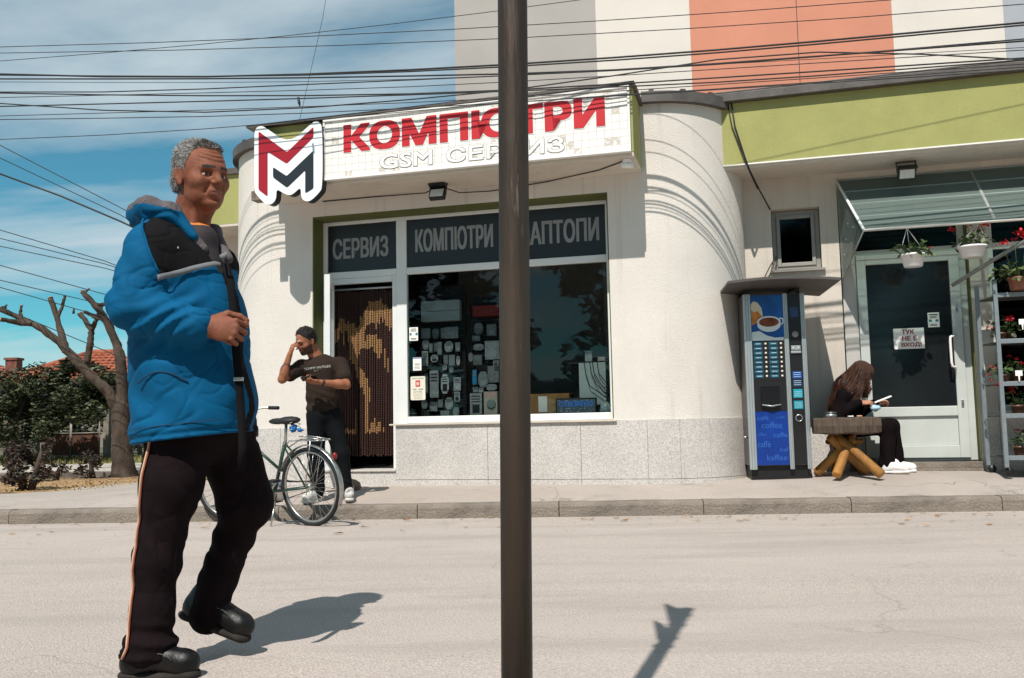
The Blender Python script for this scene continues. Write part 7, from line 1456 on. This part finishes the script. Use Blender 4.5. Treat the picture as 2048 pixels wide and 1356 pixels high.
v, q = joined([(hv, hq), (av, aq), (bv, bq)]); GL.part('body', np_mesh('body', v, q, [SK3, LIP3, EYE, HAIR3, EYEW], np.concatenate([hmi, np.zeros(len(aq) + len(bq))]), GL.base), None)
# hair: skull cap plus long locks falling down the back and beside the face
lx = lambda a, b, c: tuple(GC + GMt @ (GS * V(a, b, c)))
hh = [ell(lx(-.016, 0, .046), (.104 * GS * 1.08, .085 * GS * 1.08, .098 * GS * 1.05), GMt, .01), cone(lx(-.05, 0, .03), (4.60, .75, 1.20), .085, .085, .04, flat=((0, 1, 0), .85)), cone((4.60, .75, 1.20), (4.515, .745, 1.06), .085, .055, .04, flat=((0, 1, 0), .72)), cone((4.515, .745, 1.06), (4.455, .73, 1.005), .05, .015, .03, flat=((0, 1, 0), .6)),
      cone(lx(.0, -.072, .04), (4.72, .645, 1.15), .045, .045, .03), cone((4.72, .645, 1.15), (4.665, .63, 1.01), .046, .022, .03), cone(lx(-.03, -.07, .02), (4.63, .64, 1.14), .05, .05, .03), cone((4.63, .64, 1.14), (4.56, .64, 1.02), .05, .02, .03), cone(lx(.02, .072, .03), (4.80, .80, 1.08), .03, .025, .02), cone(lx(.045, -.058, .07), (4.83, .665, 1.14), .022, .014, .02)]
face_cut = [ell(lx(.115, 0, -.035), (.058, .058, .085), GMt, .015, '-')]
def hdisp(x, y, z): return .006 * np.sin((x * 1.0 + y * .6 - (z - 1.2) * .75) * 210 + 6 * vnoise(x, y, z, 8)) + .008 * vnoise(x, y, z, 22)
v, q = sdf_mesh(hh + face_cut, .0042, hdisp); HR = GL.part('hair', np_mesh('hair', v, q, [HAIR3], None, GL.base), None); strands(GL, v, q, 6000, .07, (-.45, 0, -.85), [HAIR3, mat('hair_auburn', '643618', .4, var=.2), mat('hair_dark_brown', '24130c', .45, var=.2)], .0012, HR, .06, rnd=.10)
jk = [cone((4.565, .775, .72), (4.565, .77, .95), .150, .135, .05, flat=((1, 0, 0), 1.1)), cone((4.565, .77, .95), (4.60, .765, 1.09), .135, .11, .05), cone(S1_, E1, .072, .07, .03), cone(E1, W1 - fx * .03, .068, .043, .03), cone(S2_, E2, .072, .066, .03), cone(E2, W2g - V(.03, 0, 0), .064, .043, .03), cone(S1_, S2_, .075, .075, .04), ell((4.62, .765, 1.115), (.085, .10, .055), None, .03), cone((4.60, .77, 1.16), (4.66, .765, 1.20), .05, .05, .015, '-')]
v, q = sdf_mesh(jk, .0062, lambda x, y, z: .010 * vnoise(x, y, z, 13) + .005 * vnoise(x, y, z, 30)); GL.part('hoodie', np_mesh('hoodie', v, q, [HOODIE], None, GL.base), None)
tg = [cone(hipN, knN, .092, .078, .04), cone(knN, anN, .078, .072, .03), cone(hipF, knF, .092, .078, .04), cone(knF, anF, .078, .072, .03), ell((4.57, .775, .74), (.14, .16, .10), None, .05)]
v, q = sdf_mesh(tg, .0066, lambda x, y, z: .009 * vnoise(x, y, z, 12) + .005 * np.sin(x * 90 + 5 * vnoise(x, y, z, 9)) * np.clip((.6 - z) / .2, 0, 1)); GL.part('trousers', np_mesh('trousers', v, q, [HOODIE], None, GL.base), None)
WSH = mat('sneaker_clean_white', 'e6e3e0', .55, var=.05, vs=30)
zz = .302
sneaker(GL, (4.905, .66, zz), euler(R(-6), 0, 0), .93, WSH, WSH); sneaker(GL, (4.985, .80, zz), euler(R(-2), 0, 0), .93, WSH, WSH)
nb = Thing('notebook', 'thin white notebook in the hands of the girl', 'notebook', (4.93, .62, 1.02), 'F'); Mn = roty(R(-21)); nb.part('cover', MB().obox((4.935, .62, 1.033), (.17, .12, .010), Mn), PAPER, bev=.002); nb.part('pages', MB().obox((4.935, .62, 1.0405), (.16, .11, .004), Mn), WHITEP)
solo('paper_tissue', MB().ell((4.86, .60, .955), (.05, .04, .035), 10, 7, jit=.25), mat('tissue_blue', 'a9c6d8', .8, var=.15, vs=20), 'pale blue tissue on the lap of the girl', 'tissue', (4.86, .60, .92), 'F')
